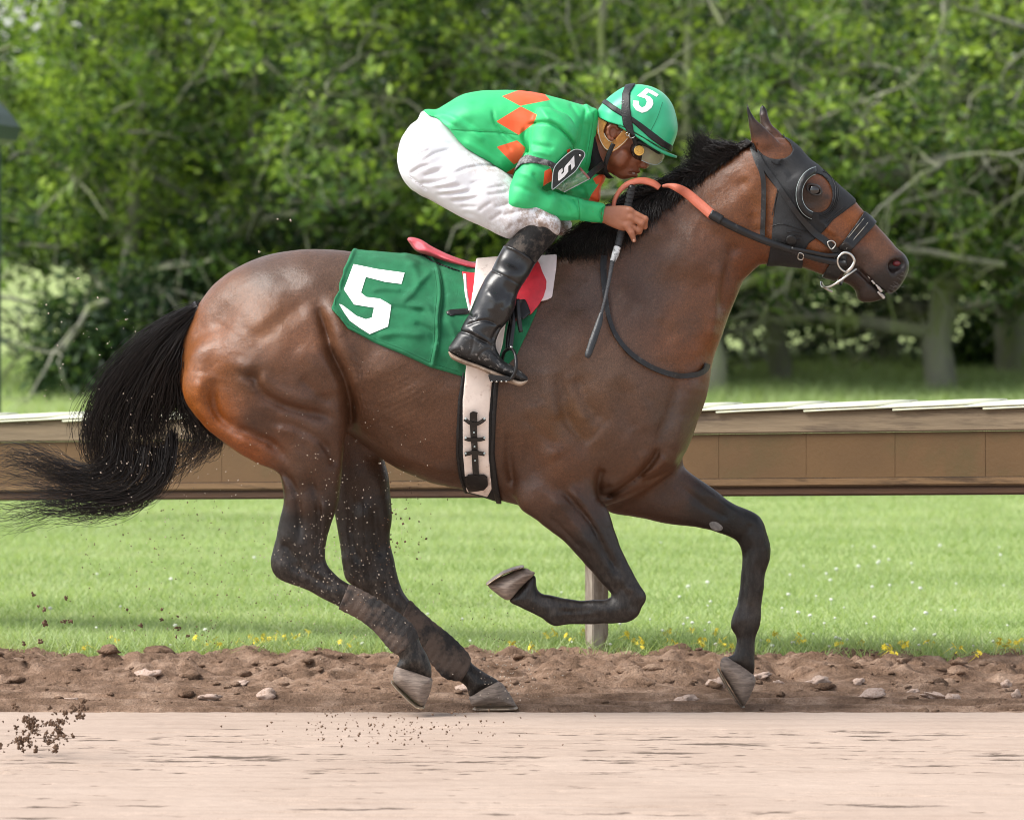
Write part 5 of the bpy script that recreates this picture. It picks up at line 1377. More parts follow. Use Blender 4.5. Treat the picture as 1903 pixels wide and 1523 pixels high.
add('chin_strap', ribbon('chin_strap', cs + [p * (1, -1, 1) for p in cs[-2::-1]], .015, .003, [(0, -1, 0)] * 5 + [(0, -.7, -.7), (0, 0, -1), (0, .7, -.7)] + [(0, 1, 0)] * 5), M_HOOD_TRIM, helmet)
add('strap_buckle', tube_path('strap_buckle', [wpt(1168,250,-.108), wpt(1174,247,-.112), wpt(1180,250,-.112), wpt(1178,255,-.110), wpt(1172,257,-.108), wpt(1170,254,-.108)], .0013, 6, 3, closed=True), M_STEEL, helmet)
add('strap_buckle', tube_path('strap_buckle', [wpt(1163,248,-.104), wpt(1169,246,-.108), wpt(1170,252,-.107), wpt(1166,253,-.104)], .0012, 6, 3, closed=True), M_STEEL, helmet)
gog = empty('goggles', wpt(1200, 282), 'clear racing goggles with a yellow disc covering the jockey eyes', 'goggles')
GO = pxgrid(1162, 1242, 252, 318, -.11, .11, .0024, .008)
g_part(GO, [(1170,268),(1178,262),(1192,262),(1205,268),(1213,280),(1210,292),(1200,299),(1186,300),(1174,293),(1168,280)], [(1188,281,14,.082,0),(1208,285,9,.055,0)], 0, .003, 4, .001)
V, Q = nets(GO, smooth=1); add('frame', mesh_np('frame', V, Q), simple('smoky_rubber', (.03, .028, .028), .22, .6, 60, .8, bscale=60, dirt=(.14, .13, .12), dirt_amt=.6, dirt_scale=40), gog)
# lens: curved clear visor standing off the frame
M_LENS = NT('goggle_lens'); v = M_LENS.coord()
M_LENS.base(srgb(196, 190, 160)); M_LENS.set(Roughness=.12, IOR=1.3); M_LENS.b.inputs['Transmission Weight'].default_value = .0; M_LENS.b.inputs['Alpha'].default_value = .45
M_LENS.bump(M_LENS.noise(v, 60, 5), .5, .006); M_LENS = M_LENS.m
lt = crom([wpt(1192,266,-.086), wpt(1210,270,-.072), wpt(1226,280,-.045), wpt(1234,285,-.015), wpt(1234,285,.015), wpt(1226,280,.045), wpt(1210,270,.072), wpt(1192,266,.086)], 5, False)
lb = crom([wpt(1192,298,-.078), wpt(1206,304,-.06), wpt(1220,306,-.034), wpt(1229,301,-.012), wpt(1229,301,.012), wpt(1220,306,.034), wpt(1206,304,.06), wpt(1192,298,.078)], 5, False)
n_ = len(lt); me = mesh_list('lens', list(lt) + list((lt + lb) / 2 + np.array((.004, 0, 0))) + list(lb), [(a * n_ + i, a * n_ + i + 1, (a + 1) * n_ + i + 1, (a + 1) * n_ + i) for a in (0, 1) for i in range(n_ - 1)])
add('lens', me, M_LENS, gog)
add('lens_rim', tube_path('lens_rim', list(lb) , .0015, 6, 1), M_EDGE, gog)
add('lens_rim', tube_path('lens_rim', [lt[n_ // 2 - 3], (lt[n_ // 2 - 3] + lb[n_ // 2 - 3]) / 2, lb[n_ // 2 - 3]], .0013, 6, 1), M_EDGE, gog)
add('foam_brow', ribbon('foam_brow', [wpt(1184,262,-.092), wpt(1205,270,-.082), wpt(1222,281,-.05), wpt(1230,286,0), wpt(1222,281,.05), wpt(1205,270,.082), wpt(1184,262,.092)], .016, .006, [(.1,-1,.2),(.4,-.9,.2),(.8,-.5,.3),(1,0,.3),(.8,.5,.3),(.4,.9,.2),(.1,1,.2)]), M_HOOD_TRIM, gog)
def disc(name, c, r, h, mat, parent, axis=(0, -1, 0)):
    bm = bmesh.new(); bmesh.ops.create_cone(bm, cap_ends=True, segments=28, radius1=r, radius2=r * .93, depth=h)
    me = bpy.data.meshes.new(name); bm.to_mesh(me); bm.free()
    R = Vector(axis).to_track_quat('Z', 'Y').to_matrix().to_4x4(); me.transform(Matrix.Translation(c) @ R); return add(name, me, mat, parent, smooth=False)
M_YEL = simple('yellow_disc', srgb(214, 170, 82), .4, .25, 90, .5)
for sgn in (-1, 1):
    d_ = disc('vent_disc', wpt(1188, 280, sgn * .086), .0165, .008, M_YEL, gog, (.15, sgn, -.05))
    e = add('disc_rim', tube_path('disc_rim', [wpt(1188 + 8.6 * math.cos(a), 280 + 8.6 * math.sin(a), sgn * .0915) for a in np.linspace(0, 6.28, 13)[:-1]], .0014, 5, 3, closed=True), M_YEL, None); e.parent = d_
    e = add('disc_hub', tube_path('disc_hub', [wpt(1188 + 4 * math.cos(a), 280 + 4 * math.sin(a), sgn * .0915) for a in np.linspace(0, 6.28, 9)[:-1]], .0014, 5, 3, closed=True), M_YEL, None); e.parent = d_
    add('side_strap', ribbon('side_strap', [wpt(1173, 244, sgn * .104), wpt(1178, 256, sgn * .100), wpt(1182, 270, sgn * .092)], .015, .004), M_HOOD_TRIM, gog)

# --- arm band with number plate
band = empty('arm_number_band', wpt(1030, 310, -.25), 'black arm band with a number 5 plate strapped round the jockey upper arm', 'arm band')
AG = pxgrid(940, 1045, 278, 330, -.34, -.06, .0032, .01)
g_part(AG, P_ARMN, C_ARMN, -.19, .018, blur=.003)
V, Q = nets(AG, shell(AG, [(946,308),(956,303),(966,294),(980,287),(1000,293),(1020,298),(1034,305),(1038,318),(1029,316),(1020,309),(1000,305),(985,303),(968,306),(958,316),(946,322)], .006, -.006, Yc=-.24), 1)
add('arm_strap', mesh_np('arm_strap', V, Q), leather('grey_webbing', (.03, .03, .033), .6, (.2, .2, .2), .5), band)
PLATE = [(1034,306),(1047,293),(1058,284),(1069,278),(1082,280),(1087,288),(1080,301),(1071,316),(1060,326),(1047,336),(1029,351),(1026,349),(1027,330),(1029,316)]
def flat_plate(name, poly, Yf, th, mat, parent, bev=.0015, n=3):
    bm = bmesh.new(); pp = crom(poly, n) if n > 1 else poly
    vs = [bm.verts.new(wpt(x, y, Yf(x, y))) for x, y in pp]
    f = bm.faces.new(vs); 
    if f.normal.y > 0: f.normal_flip()
    r = bmesh.ops.extrude_face_region(bm, geom=[f]); 
    for g in r['geom']:
        if isinstance(g, bmesh.types.BMVert): g.co.y += th
    bmesh.ops.recalc_face_normals(bm, faces=bm.faces)
    bmesh.ops.triangulate(bm, faces=[f for f in bm.faces if len(f.verts) > 4])
    me = bpy.data.meshes.new(name); bm.to_mesh(me); bm.free(); return add(name, me, mat, parent, smooth=False)
Yp = lambda x, y: -.292 + (x - 1030) * .0006
pl = flat_plate('number_plate', PLATE, Yp, .006, leather('plate_leather', (.012, .016, .015), .4), band)
G5 = [(1067,289),(1068,309),(1062,316),(1061,305),(1056,309),(1056,319),(1049,328),(1039,336),(1037,335),(1037,322),(1039,317),(1045,312),(1046,318),(1043,322),(1044,324),(1048,320),(1048,313),(1051,308),(1058,300)]
e = flat_plate('number_five', G5, lambda x, y: Yp(x, y) - .0022, .0016, simple('white_digits', (.78, .78, .78), .5), None, n=1); e.parent = pl
e = add('plate_piping', tube_path('plate_piping', [wpt(x, y, Yp(x, y)) for x, y in PLATE], .0016, 5, 3, closed=True), M_EDGE, None); e.parent = pl
e = add('rivet', uvsphere('rivet', wpt(1078, 289, Yp(1078, 289) - .001), (.0042, .003, .0042), 12, 8), M_STEEL, None); e.parent = pl
e = flat_plate('strap_clasp', [(1022,299),(1027,302),(1024,312),(1019,308)], lambda x, y: -.292, .006, M_STEEL, band, n=1)
# spare goggles: crumpled clear lenses hanging under the chin
M_CLEAR = NT('clear_plastic'); v = M_CLEAR.coord(); M_CLEAR.base((.55, .55, .48)); M_CLEAR.set(Roughness=.08); M_CLEAR.b.inputs['Alpha'].default_value = .32; M_CLEAR.bump(M_CLEAR.noise(v, 70, 5), .8, .01); M_CLEAR = M_CLEAR.m
spare = empty('spare_goggles', wpt(1070, 330, -.2), 'crumpled clear spare goggles hanging below the number plate', 'goggles')
gx, gy = np.meshgrid(np.linspace(0, 1, 16), np.linspace(0, 1, 9), indexing='ij')
A_, B_, C_, D_ = map(np.array, ((1032, 350), (1078, 312), (1096, 332), (1048, 357)))
P_ = (A_ * (1 - gx[..., None]) + B_ * gx[..., None]) * (1 - gy[..., None]) + (D_ * (1 - gx[..., None]) + C_ * gx[..., None]) * gy[..., None]
yy = -.265 + .03 * gx - .02 * np.sin(gy * 3.1) + .045 * (fbm(gx * 8, gy * 6, 4, 3) - .5)
Vv = [wpt(P_[i, j, 0], P_[i, j, 1], yy[i, j]) for i in range(16) for j in range(9)]
me = mesh_list('lens', Vv, [(i * 9 + j, i * 9 + j + 1, i * 9 + 10 + j, i * 9 + 9 + j) for i in range(15) for j in range(8)])
o = add('lens', me, M_CLEAR, spare)
add('lens_rim', tube_path('lens_rim', [Vv[i * 9 + 8] for i in range(16)], .0018, 6, 1), M_EDGE, spare)
add('lens_rim', ribbon('lens_rim', [wpt(1077,312,-.245), wpt(1086,322,-.25), wpt(1095,332,-.245)], .008, .005), simple('red_brown_foam', srgb(140, 92, 84), .7), spare)
add('strap', ribbon('strap', [wpt(1092,330,-.235), wpt(1102,320,-.20), wpt(1112,312,-.14), wpt(1122,304,-.08)], .02, .005), M_HOOD_TRIM, spare)

# --- whip
crop = empty('riding_whip', wpt(1130, 500, -.2), 'black riding whip with a taped handle held in the jockey hand', 'whip')
w0, w1, w2, w3, w4 = (1174,350,-.13), (1156,425,-.14), (1140,490,-.20), (1117,585,-.275), (1091,664,-.315)
add('handle', tube_path('handle', [wpt(*w0), wpt(1165,390,-.13), wpt(*w1), wpt(1148,458,-.165)], [.0125, .012, .0115, .011], 12), simple('grip_tape', (.028, .029, .032), .7, .3, 40, .4, dirt=(.13, .13, .13), dirt_amt=.6), crop)
add('handle_cap', uvsphere('handle_cap', wpt(1174, 350, -.13), .0128), M_LEATH, crop)
for i in range(15):
    f = i / 14; x, y = 1173 + (1149 - 1173) * f, 354 + (456 - 354) * f
    if 382 < y < 428: continue
    a = wpt(x, y, -.13 - max(0, f - .6) * .08); T = np.array(wpt(1148, 458, -.165)) - np.array(wpt(1174, 350, -.13)); T /= np.linalg.norm(T)
    u = np.cross(T, (0, 1, 0)); u /= np.linalg.norm(u); w_ = np.cross(T, u)
    add('tape_ridge', tube_path('tape_ridge', [a + .0122 * (u * math.cos(t_) + w_ * math.sin(t_)) + T * .002 * math.sin(t_) for t_ in np.linspace(0, 6.28, 11)[:-1]], .0014, 4, 2, closed=True), M_LEATH, crop)
add('silver_tape', tube_path('silver_tape', [wpt(1147,460,-.167), wpt(1143,474,-.18), wpt(1138,486,-.19)], [.0115, .0115, .0085], 12), simple('silver_tape', srgb(190, 190, 190), .35, .5, 60, .3, dirt=(.02, .02, .02), dirt_amt=.56, dirt_scale=50), crop)
add('shaft', tube_path('shaft', [wpt(1138,486,-.19), wpt(1128,540,-.24), wpt(*w3)], [.0075, .0055, .005], 10), simple('braided_shaft', (.05, .05, .054), .5, .7, 200, .5), crop)
add('flap', ribbon('flap', [wpt(1118,580,-.272), wpt(1113,600,-.283), wpt(1102,632,-.30), wpt(1093,658,-.313), wpt(1090,664,-.315)], [.011, .022, .025, .022, .010], .008, [(0, -1, .2)] * 5), simple('whip_leather', (.022, .024, .027), .4, .3, 40, .3), crop)
# ------------------------------------------------------------------ the setting
def sheet(name, x0, x1, y0, y1, nx, ny, zf, mat):
    xs = np.linspace(x0, x1, nx); ys = np.linspace(y0, y1, ny); X, Y = np.meshgrid(xs, ys, indexing='ij'); Z = zf(X, Y)
    i = (np.arange(nx - 1)[:, None] * ny + np.arange(ny - 1)[None, :]); Q = np.stack([i, i + ny, i + ny + 1, i + 1], -1).reshape(-1, 4)
    return tag(add(name, mesh_np(name, np.stack([X, Y, Z], -1).reshape(-1, 3), Q), mat), kind='structure')

# track: pale harrowed dirt
t = NT('track_dirt')
v = t.coord((1, 1, 1)); vs = t.coord((1.6, 14, 14)); vf = t.coord((9, 60, 60))
base = t.ramp(t.noise(v, 1.3, 5), [(.3, (.37, .283, .228)), (.7, (.43, .338, .278))])
st = t.ramp(t.noise(vs, 1.0, 6, .62), [(.30, (.86, .85, .84)), (.52, (1.02, 1.02, 1.02))])
c = t.mix(1.0, base, st, 'MULTIPLY')
ck = t.ramp(t.noise(vf, 1.0, 4, .6), [(.27, (.30, .25, .21)), (.335, (1, 1, 1))])
c = t.mix(t.ramp(t.noise(t.coord((.5, 2.2, 3)), 1.0, 3), [(.48, (0, 0, 0)), (.62, (1, 1, 1))]), c, t.mix(1.0, c, ck, 'MULTIPLY'))
gr = t.ramp(t.noise(v, 240, 3, .7), [(.3, (.82, .82, .82)), (.7, (1.08, 1.08, 1.08))]); c = t.mix(1.0, c, gr, 'MULTIPLY')
g_ = t.ramp(t.math('ADD', t.attr('Gouge', 'Fac'), t.math('MULTIPLY', t.math('SUBTRACT', t.noise(t.coord((12, 90, 60)), 1.0, 4, .65), .5), .9)), [(.20, (0, 0, 0)), (.44, (1, 1, 1))])
c = t.mix(t.math('MULTIPLY', g_, .9), c, (.085, .062, .048))
t.base(c); t.set(Roughness=.95, Specular_IOR_Level=.2); t.bump(t.math('ADD', t.noise(vs, 3, 5), t.noise(vf, 1.2, 4)), .16, .008)
M_TRACK = t.m
GOUGE = [(1340,1380,85,2.2),(1235,1397,75,2),(1140,1411,65,1.8),(1420,1383,40,1.5),(1230,1372,60,1.2),(960,1404,60,1.6),(420,1404,100,2.2),(330,1412,70,1.6),(500,1410,60,1.6),(620,1501,80,2.4),(730,1500,40,1.6),(1670,1495,95,2.4),(1580,1492,50,1.6),(1430,1506,50,1.6),(1100,1510,90,2.2),(1250,1512,50,2),
 (1860,1402,60,2),(1880,1410,40,1.6),(1480,1363,60,1.5),(1620,1366,50,1.4),(1740,1364,60,1.5),(1360,1366,50,1.3),(1080,1362,60,1.3),(1190,1362,45,1.2),(90,1497,60,1.6),(260,1495,50,1.4),(100,1415,60,1.5),(1730,1421,50,1.4),(1810,1393,50,1.2),(60,1518,60,1.8),(900,1510,50,1.4)]
def gouge(X, Y):
    PX, PY = to_px(X, np.zeros_like(X), Y)
    g = np.zeros_like(X); rr = np.random.default_rng(17)
    L = list(GOUGE) + [(rr.uniform(-100, 2000), 1352 + 85 * rr.random() ** .8, rr.uniform(10, 55), rr.uniform(.5, 1.1)) for _ in range(330)] + [(rr.uniform(-100, 2000), rr.uniform(1440, 1540), rr.uniform(8, 30), rr.uniform(.5, 1.1)) for _ in range(90)]
    w = 2.5 * (fbm(PX / 60, PY / 20, 5, 3) - .5)
    for x, y, rx, ry in L:
        m = (np.abs(PX - x) < 2.2 * rx) & (np.abs(PY - y) < 4 * ry + 4)
        g[m] = np.maximum(g[m], (.45 + .25 * min(1, ry)) * np.exp(-((PX[m] - x) / rx) ** 2 - ((PY[m] - y + w[m]) / ry) ** 2))
    return g
def ztrack(X, Y):
    n1 = fbm(X * 1.1, Y * 9, 11, 4); n2 = fbm(X * 3.2 + 9, Y * 38, 12, 3)
    cr = np.clip((.38 - n2) / .07, 0, 1) * np.clip((fbm(X * .6, Y * 4, 14, 2) - .46) / .10, 0, 1)
    edge = np.clip((-.05 - Y) / .10, 0, 1)
    return (.004 * (n1 - .5) - .012 * cr) * edge
tr = sheet('track', -2.6, 2.6, -3.4, -.05, 620, 560, lambda X, Y: ztrack(X, Y) - .010 * gouge(X, Y) + .004 * (fbm(X * 30, Y * 45, 19, 3) - .5), M_TRACK)
co = vco(tr.data); set_float(tr.data, 'Gouge', gouge(co[:, 0].astype(float), co[:, 1].astype(float)))
sheet('track', -60, -2.6, -24, -.05, 2, 2, lambda X, Y: X * 0 - .002, M_TRACK)
sheet('track', 2.6, 60, -24, -.05, 2, 2, lambda X, Y: X * 0 - .002, M_TRACK)
sheet('track', -2.6, 2.6, -24, -3.4, 2, 2, lambda X, Y: X * 0 - .002, M_TRACK)

# loose brown soil thrown up along the rail
t = NT('brown_soil'); v = t.coord(); vs = t.coord((2.2, 14, 14))
c = t.ramp(t.noise(v, 7, 7, .68), [(.32, (.13, .078, .050)), (.5, (.27, .175, .120)), (.68, (.44, .31, .23))])
c = t.mix(1.0, c, t.ramp(t.noise(vs, 1, 5), [(.35, (.8, .78, .76)), (.65, (1.2, 1.18, 1.16))]), 'MULTIPLY')
c = t.mix(1.0, c, t.ramp(t.noise(v, 160, 3, .7), [(.3, (.72,) * 3), (.7, (1.18,) * 3)]), 'MULTIPLY')
t.base(c); t.set(Roughness=.97, Specular_IOR_Level=.15); t.bump(t.math('ADD', t.noise(v, 60, 6, .7), t.noise(v, 14, 4)), .9, .03)
M_SOIL = t.m
def zsoil(X, Y):
    f = np.clip((Y - .48) / .62, 0, 1); f = f * f * (3 - 2 * f); b = np.clip((2.35 - Y) / .75, 0, 1); b = b * b * (3 - 2 * b)
    prof = .036 * f * b
    lump = fbm(X * 3.2, Y * 4.2, 41, 5, .55) - .45; med = np.abs(fbm(X * 7, Y * 8, 42, 4) - .5)
    rut = .012 * np.sin(Y * 34 + 2.5 * fbm(X * .6, Y * .6, 45, 2)) * (1 - f) * np.clip(Y / .1, 0, 1)
    return -.012 + prof + (lump * .13 + (med - .12) * .17 - .06 * np.clip(.06 - np.abs(fbm(X * 5, Y * 6, 47, 4) - .5), 0, 1) / .06 * .35) * (f * b) * .75 + rut + (fbm(X * 5, Y * 22, 44, 4) - .5) * .03 * (1 - f) * np.clip((Y + .05) / .3, 0, 1)
sheet('soil_bank', -3.6, 3.8, -.05, 2.4, 700, 235, zsoil, M_SOIL)
sheet('soil_bank', -60, -3.6, -.05, 2.4, 40, 12, lambda X, Y: zsoil(X, Y), M_SOIL)
sheet('soil_bank', 3.8, 60, -.05, 2.4, 40, 12, lambda X, Y: zsoil(X, Y), M_SOIL)

# grass
t = NT('lawn_ground'); v = t.coord()
c = t.ramp(t.noise(v, 1.2, 6, .65), [(.3, (.28, .35, .13)), (.7, (.38, .45, .20))])
c = t.mix(1.0, c, t.ramp(t.noise(t.coord((.3, 2.0, 1)), 1.0, 4), [(.35, (.85,) * 3), (.65, (1.18, 1.2, 1.1))]), 'MULTIPLY')
t.base(c); t.set(Roughness=.9, Specular_IOR_Level=.2); t.bump(t.noise(v, 40, 5), .8, .04); M_LAWN = t.m
def zlawn(X, Y): return .0 + .03 * np.clip((Y - 1.8) / .6, 0, 1) * 0 + .035 * (fbm(X * .8, Y * .8, 61, 3) - .5) * np.clip((Y - 1.9) / 1.0, 0, 1)
sheet('lawn', -14, 14, 1.75, 60, 60, 200, zlawn, M_LAWN)
sheet('meadow', -300, 300, 60, 420, 3, 3, lambda X, Y: X * 0 + .0, M_LAWN)
sheet('lawn', -300, -14, 1.75, 60, 3, 3, lambda X, Y: X * 0, M_LAWN)
sheet('lawn', 14, 300, 1.75, 60, 3, 3, lambda X, Y: X * 0, M_LAWN)

def blades(name, n, xf, y0, y1, h0, h1, w, seed, mat, yp=1.0):
    rg = np.random.default_rng(seed)
    Y = y0 + (y1 - y0) * rg.random(n) ** yp
    X = (rg.random(n) * 2 - 1) * xf(Y)
    Z = zlawn(X, Y)
    clump = fbm(X * 2.2, Y * 2.2, seed, 3)
    h = (h0 + (h1 - h0) * rg.random(n)) * (.55 + .9 * clump)
    a = rg.random(n) * 6.283; lean = rg.normal(0, .85, (n, 2)) * h[:, None]
    dx = np.cos(a) * w; dy = np.sin(a) * w
    P0 = np.stack([X - dx, Y - dy, Z], 1); P1 = np.stack([X + dx, Y + dy, Z], 1)
    P2 = np.stack([X + lean[:, 0], Y + lean[:, 1], Z + h], 1)
    V = np.stack([P0, P1, P2], 1).reshape(-1, 3); F = np.arange(n * 3).reshape(-1, 3)
    me = mesh_np(name, V, F)
    pal = np.array([(.22, .31, .11), (.33, .43, .19), (.41, .50, .25), (.44, .48, .29)])
    k = np.clip(rg.normal(1.15, .75, n) + (fbm(X * .5, Y * 2.0, seed + 3, 3) - .5) * 2.4, 0, 2.99); i = k.astype(int); f = (k - i)[:, None]
    col = pal[i] * (1 - f) + pal[i + 1] * f
    set_col(me, 'Col', np.repeat(col, 3, 0))
    return tag(add(name, me, mat, smooth=False), kind='stuff')
def leafmat(name, trans=.35, rough=.5):
    t = NT(name); c = t.attr('Col'); t.base(c); t.set(Roughness=rough, Specular_IOR_Level=.35)
    tr = t.n('ShaderNodeBsdfTranslucent'); t.l(t.mix(1.0, c, (1.25, 1.3, .7), 'MULTIPLY'), tr.inputs['Color'])
    mx = t.n('ShaderNodeMixShader'); mx.inputs[0].default_value = trans
    t.l(t.b.outputs[0], mx.inputs[1]); t.l(tr.outputs[0], mx.inputs[2]); t.l(mx.outputs[0], t.out.inputs[0]); return t.m
M_GRASS = leafmat('grass_blade', .42)
tag(blades('grass', 290000, lambda Y: 2.3 + .11 * (Y + 16), 1.95, 12.5, .018, .040, .0026, 71, M_GRASS, 1.25), 'short mown grass between the soil bank and the trees', 'grass')
tag(blades('grass', 60000, lambda Y: 2.6 + .125 * (Y + 16), 22, 36, .06, .16, .006, 72, M_GRASS), 'longer rough grass under the trees behind the rail', 'grass')
tag(blades('grass', 15000, lambda Y: 4.4 + 0 * Y, 1.72, 2.25, .04, .10, .003, 73, M_GRASS), 'ragged fringe of grass along the back of the soil bank', 'grass')

# flowers in the grass, one object each
def flower_mesh(name, petals, r, col, centre):
    bm = bmesh.new()
    c0 = bm.verts.new((0, 0, .004)); n = petals
    for i in range(n):
        a = 2 * math.pi * i / n; b = math.pi / n * .9
        v = [bm.verts.new((math.cos(a + d) * q, math.sin(a + d) * q, z)) for d, q, z in ((-b, r * .55, .006), (0, r, .002), (b, r * .55, .006))]
        bm.faces.new((c0, v[0], v[1])); bm.faces.new((c0, v[1], v[2]))
    st = [bm.verts.new(p) for p in ((.0015, 0, 0), (-.001, .001, 0), (-.001, -.001, 0), (0, 0, -.07))]
    for i in range(3): bm.faces.new((st[i], st[(i + 1) % 3], st[3]))
    me = bpy.data.meshes.new(name); bm.to_mesh(me); bm.free(); return me
def clover_mesh(r):
    bm = bmesh.new(); bmesh.ops.create_icosphere(bm, subdivisions=2, radius=r)
    for v_ in bm.verts: v_.co *= random.uniform(.8, 1.15)
    st = [bm.verts.new(p) for p in ((.0015, 0, 0), (-.001, .001, 0), (-.001, -.001, 0), (0, 0, -.07))]
    for i in range(3): bm.faces.new((st[i], st[(i + 1) % 3], st[3]))
    me = bpy.data.meshes.new('clover_flower'); bm.to_mesh(me); bm.free(); return me
M_YF = simple('yellow_petal', (.78, .64, .05), .6, .15, 30, 0); M_WF = simple('white_petal', (.62, .64, .56), .7, .1, 30, 0)
yfm = flower_mesh('yellow_flower', 8, .017, None, None); yfm.materials.append(M_YF); wfm = clover_mesh(.0095); wfm.materials.append(M_WF)
rg = np.random.default_rng(77)
YF = [(374,1197),(388,1200),(402,1194),(412,1203),(440,1199),(466,1189),(478,1192),(490,1188),(500,1193),(512,1190),(522,1187),(534,1191),(545,1186),(558,1187),(573,1181),(160,1205),(210,1193),(215,1200),(640,1200),(665,1196),
 (1020,1182),(1032,1184),(1060,1190),(1085,1180),(1168,1192),(1180,1196),(1190,1200),(1240,1178),(1255,1177),(1246,1197),(1258,1201),(1285,1176),(1298,1200),(1310,1199),(1330,1178),(1340,1198),(1350,1200),(1446,1190),(1486,1188),(1488,1196),(1558,1201),(1600,1196),(1678,1195),(1686,1204),(1726,1198),(1650,1207),(1660,1214),(1850,1196),(1860,1201),(1872,1203),(1885,1203),(1897,1199),(1780,1212),(1815,1218),(955,1200),(985,1206)]
lab = {True: 'small yellow flower low in the grass edge right of the galloping horse hind legs', False: 'small yellow flower low in the grass edge left of the galloping horse hind legs'}
for i, (x, y) in enumerate(YF):
    z = .045; d = (H - z) / K * D / (y - YH)
    for j in range(3 if x > 900 else 2):
        o = bpy.data.objects.new('yellow_flower', yfm); COL.objects.link(o)
        X, _, Z = wpt(x + rg.normal(0, 4), y, d - D); o.location = (X + rg.normal(0, .006), d - D + rg.normal(0, .03), z + rg.normal(.01, .008))
        o.rotation_euler = (rg.normal(.95, .25), rg.normal(0, .25), rg.random() * 6); s = rg.uniform(.45, .95); o.scale = (s, s, s)
        tag(o, lab[x > 900], 'flower', 'yellow flowers along the grass edge' + (' right' if x > 900 else ' left'))
for i in range(120):
    y = 1200 - 190 * rg.random() ** 1.7; x = rg.random() * 1903 if rg.random() < .45 else rg.normal(1500, 260)
    z = .045; d = (H - z) / K * D / (y - YH); o = bpy.data.objects.new('clover_flower', wfm); COL.objects.link(o)
    o.location = (wpt(x, y, d - D)[0], d - D, z + rg.normal(0, .006)); s = rg.uniform(.45, 1.0); o.scale = (s, s, s * .8); o.rotation_euler = (0, 0, rg.random() * 6)
    tag(o, 'small white clover head dotted about the mown grass', 'flower', 'white clover heads in the grass')

# ------------------------------------------------------------------ rail
M_TAN_W = simple('weathered_board', srgb(126, 110, 88), .8, .2, 5, .4, stretch=(.7, 1, 9), bscale=14, dirt=srgb(88, 74, 60), dirt_amt=.56, dirt_scale=3)
M_BROWN_W = simple('brown_panel', srgb(98, 73, 42), .6, .13, 3, .2, stretch=(1, 1, 1), bscale=80, dirt=srgb(86, 70, 38), dirt_amt=.55, dirt_scale=2.2)
M_LEDGE = simple('ledge_wood', srgb(112, 86, 56), .65, .2, 5, .3, stretch=(.8, 1, 6), dirt=srgb(74, 54, 32), dirt_amt=.56, dirt_scale=6)
M_DARKW = simple('dark_rail', srgb(74, 48, 27), .6, .2, 6, .3, stretch=(.8, 1, 6))
M_CAP = simple('cap_plastic', (.56, .57, .43), .45, .07, 4, .15, stretch=(.5, 1, 1), dirt=(.5, .5, .36), dirt_amt=.66, dirt_scale=6)
M_POST = simple('post_wood', srgb(100, 86, 74), .8, .25, 6, .4, stretch=(1, 1, .25), dirt=srgb(150, 140, 128), dirt_amt=.52, dirt_scale=8)
RA = np.array((-951.5 * K * 1.175, 2.8)); RB = np.array((951.5 * K * 1.069, 1.1))
Ld = np.linalg.norm(RB - RA); ux, uy = (RB - RA) / Ld          # along the rail
bx_, by_ = -uy, ux                                              # backwards, away from the track
if by_ < 0: bx_, by_ = -bx_, -by_
def rp3(s, u, z):
    """s metres along from the left frame edge, u metres back from the face, z height at the right edge; the rail rises to the right"""
    f = s / Ld; zz = z - .1235 * (1 - f)
    return np.array((RA[0] + ux * s + bx_ * u, RA[1] + uy * s + by_ * u, zz))
def rbox(name, s0, s1, u0, u1, z0, z1, mat, parent, bev=.003, dz1=0.0, taper=None):
    bm = bmesh.new(); c = []
    for s, dz in ((s0, 0.0), (s1, dz1)):
        for u in (u0, u1):
            for z in (z0, z1): c.append(bm.verts.new(rp3(s, u, z + dz)))
    for f in ((0, 1, 3, 2), (4, 6, 7, 5), (0, 4, 5, 1), (2, 3, 7, 6), (0, 2, 6, 4), (1, 5, 7, 3)): bm.faces.new([c[i] for i in f])
    bmesh.ops.recalc_face_normals(bm, faces=bm.faces)
    if bev: bmesh.ops.bevel(bm, geom=list(bm.edges), offset=bev, segments=2, affect='EDGES')
    me = bpy.data.meshes.new(name); bm.to_mesh(me); bm.free(); return add(name, me, mat, parent, smooth=False)
fence = empty('rail_fence', (*RA, 0), 'long wooden rail fence with overlapping pale cap plates running behind the horse', 'fence')
SP = Ld * 155 / 1903
for k in range(-3, 5):
    rbox('face_board', k * 4.88 - .3 + .002, k * 4.88 + 4.58 - .002, 0, .05, .859, .939, M_TAN_W, fence, .006)
    rbox('ledge', k * 2.44 - .2 + .003, k * 2.44 + 2.24 - .003, -.004, .06, .6705, .698, M_LEDGE, fence, .006)
    rbox('lower_rail', k * 2.44 + .3 + .003, k * 2.44 + 2.74 - .003, .008, .05, .636, .6685, M_DARKW, fence, .007)
s_seam = Ld * 1370 / 1903
k0 = int(math.floor((-3.5 - s_seam) / SP)); k1 = int(math.ceil((8 - s_seam) / SP))
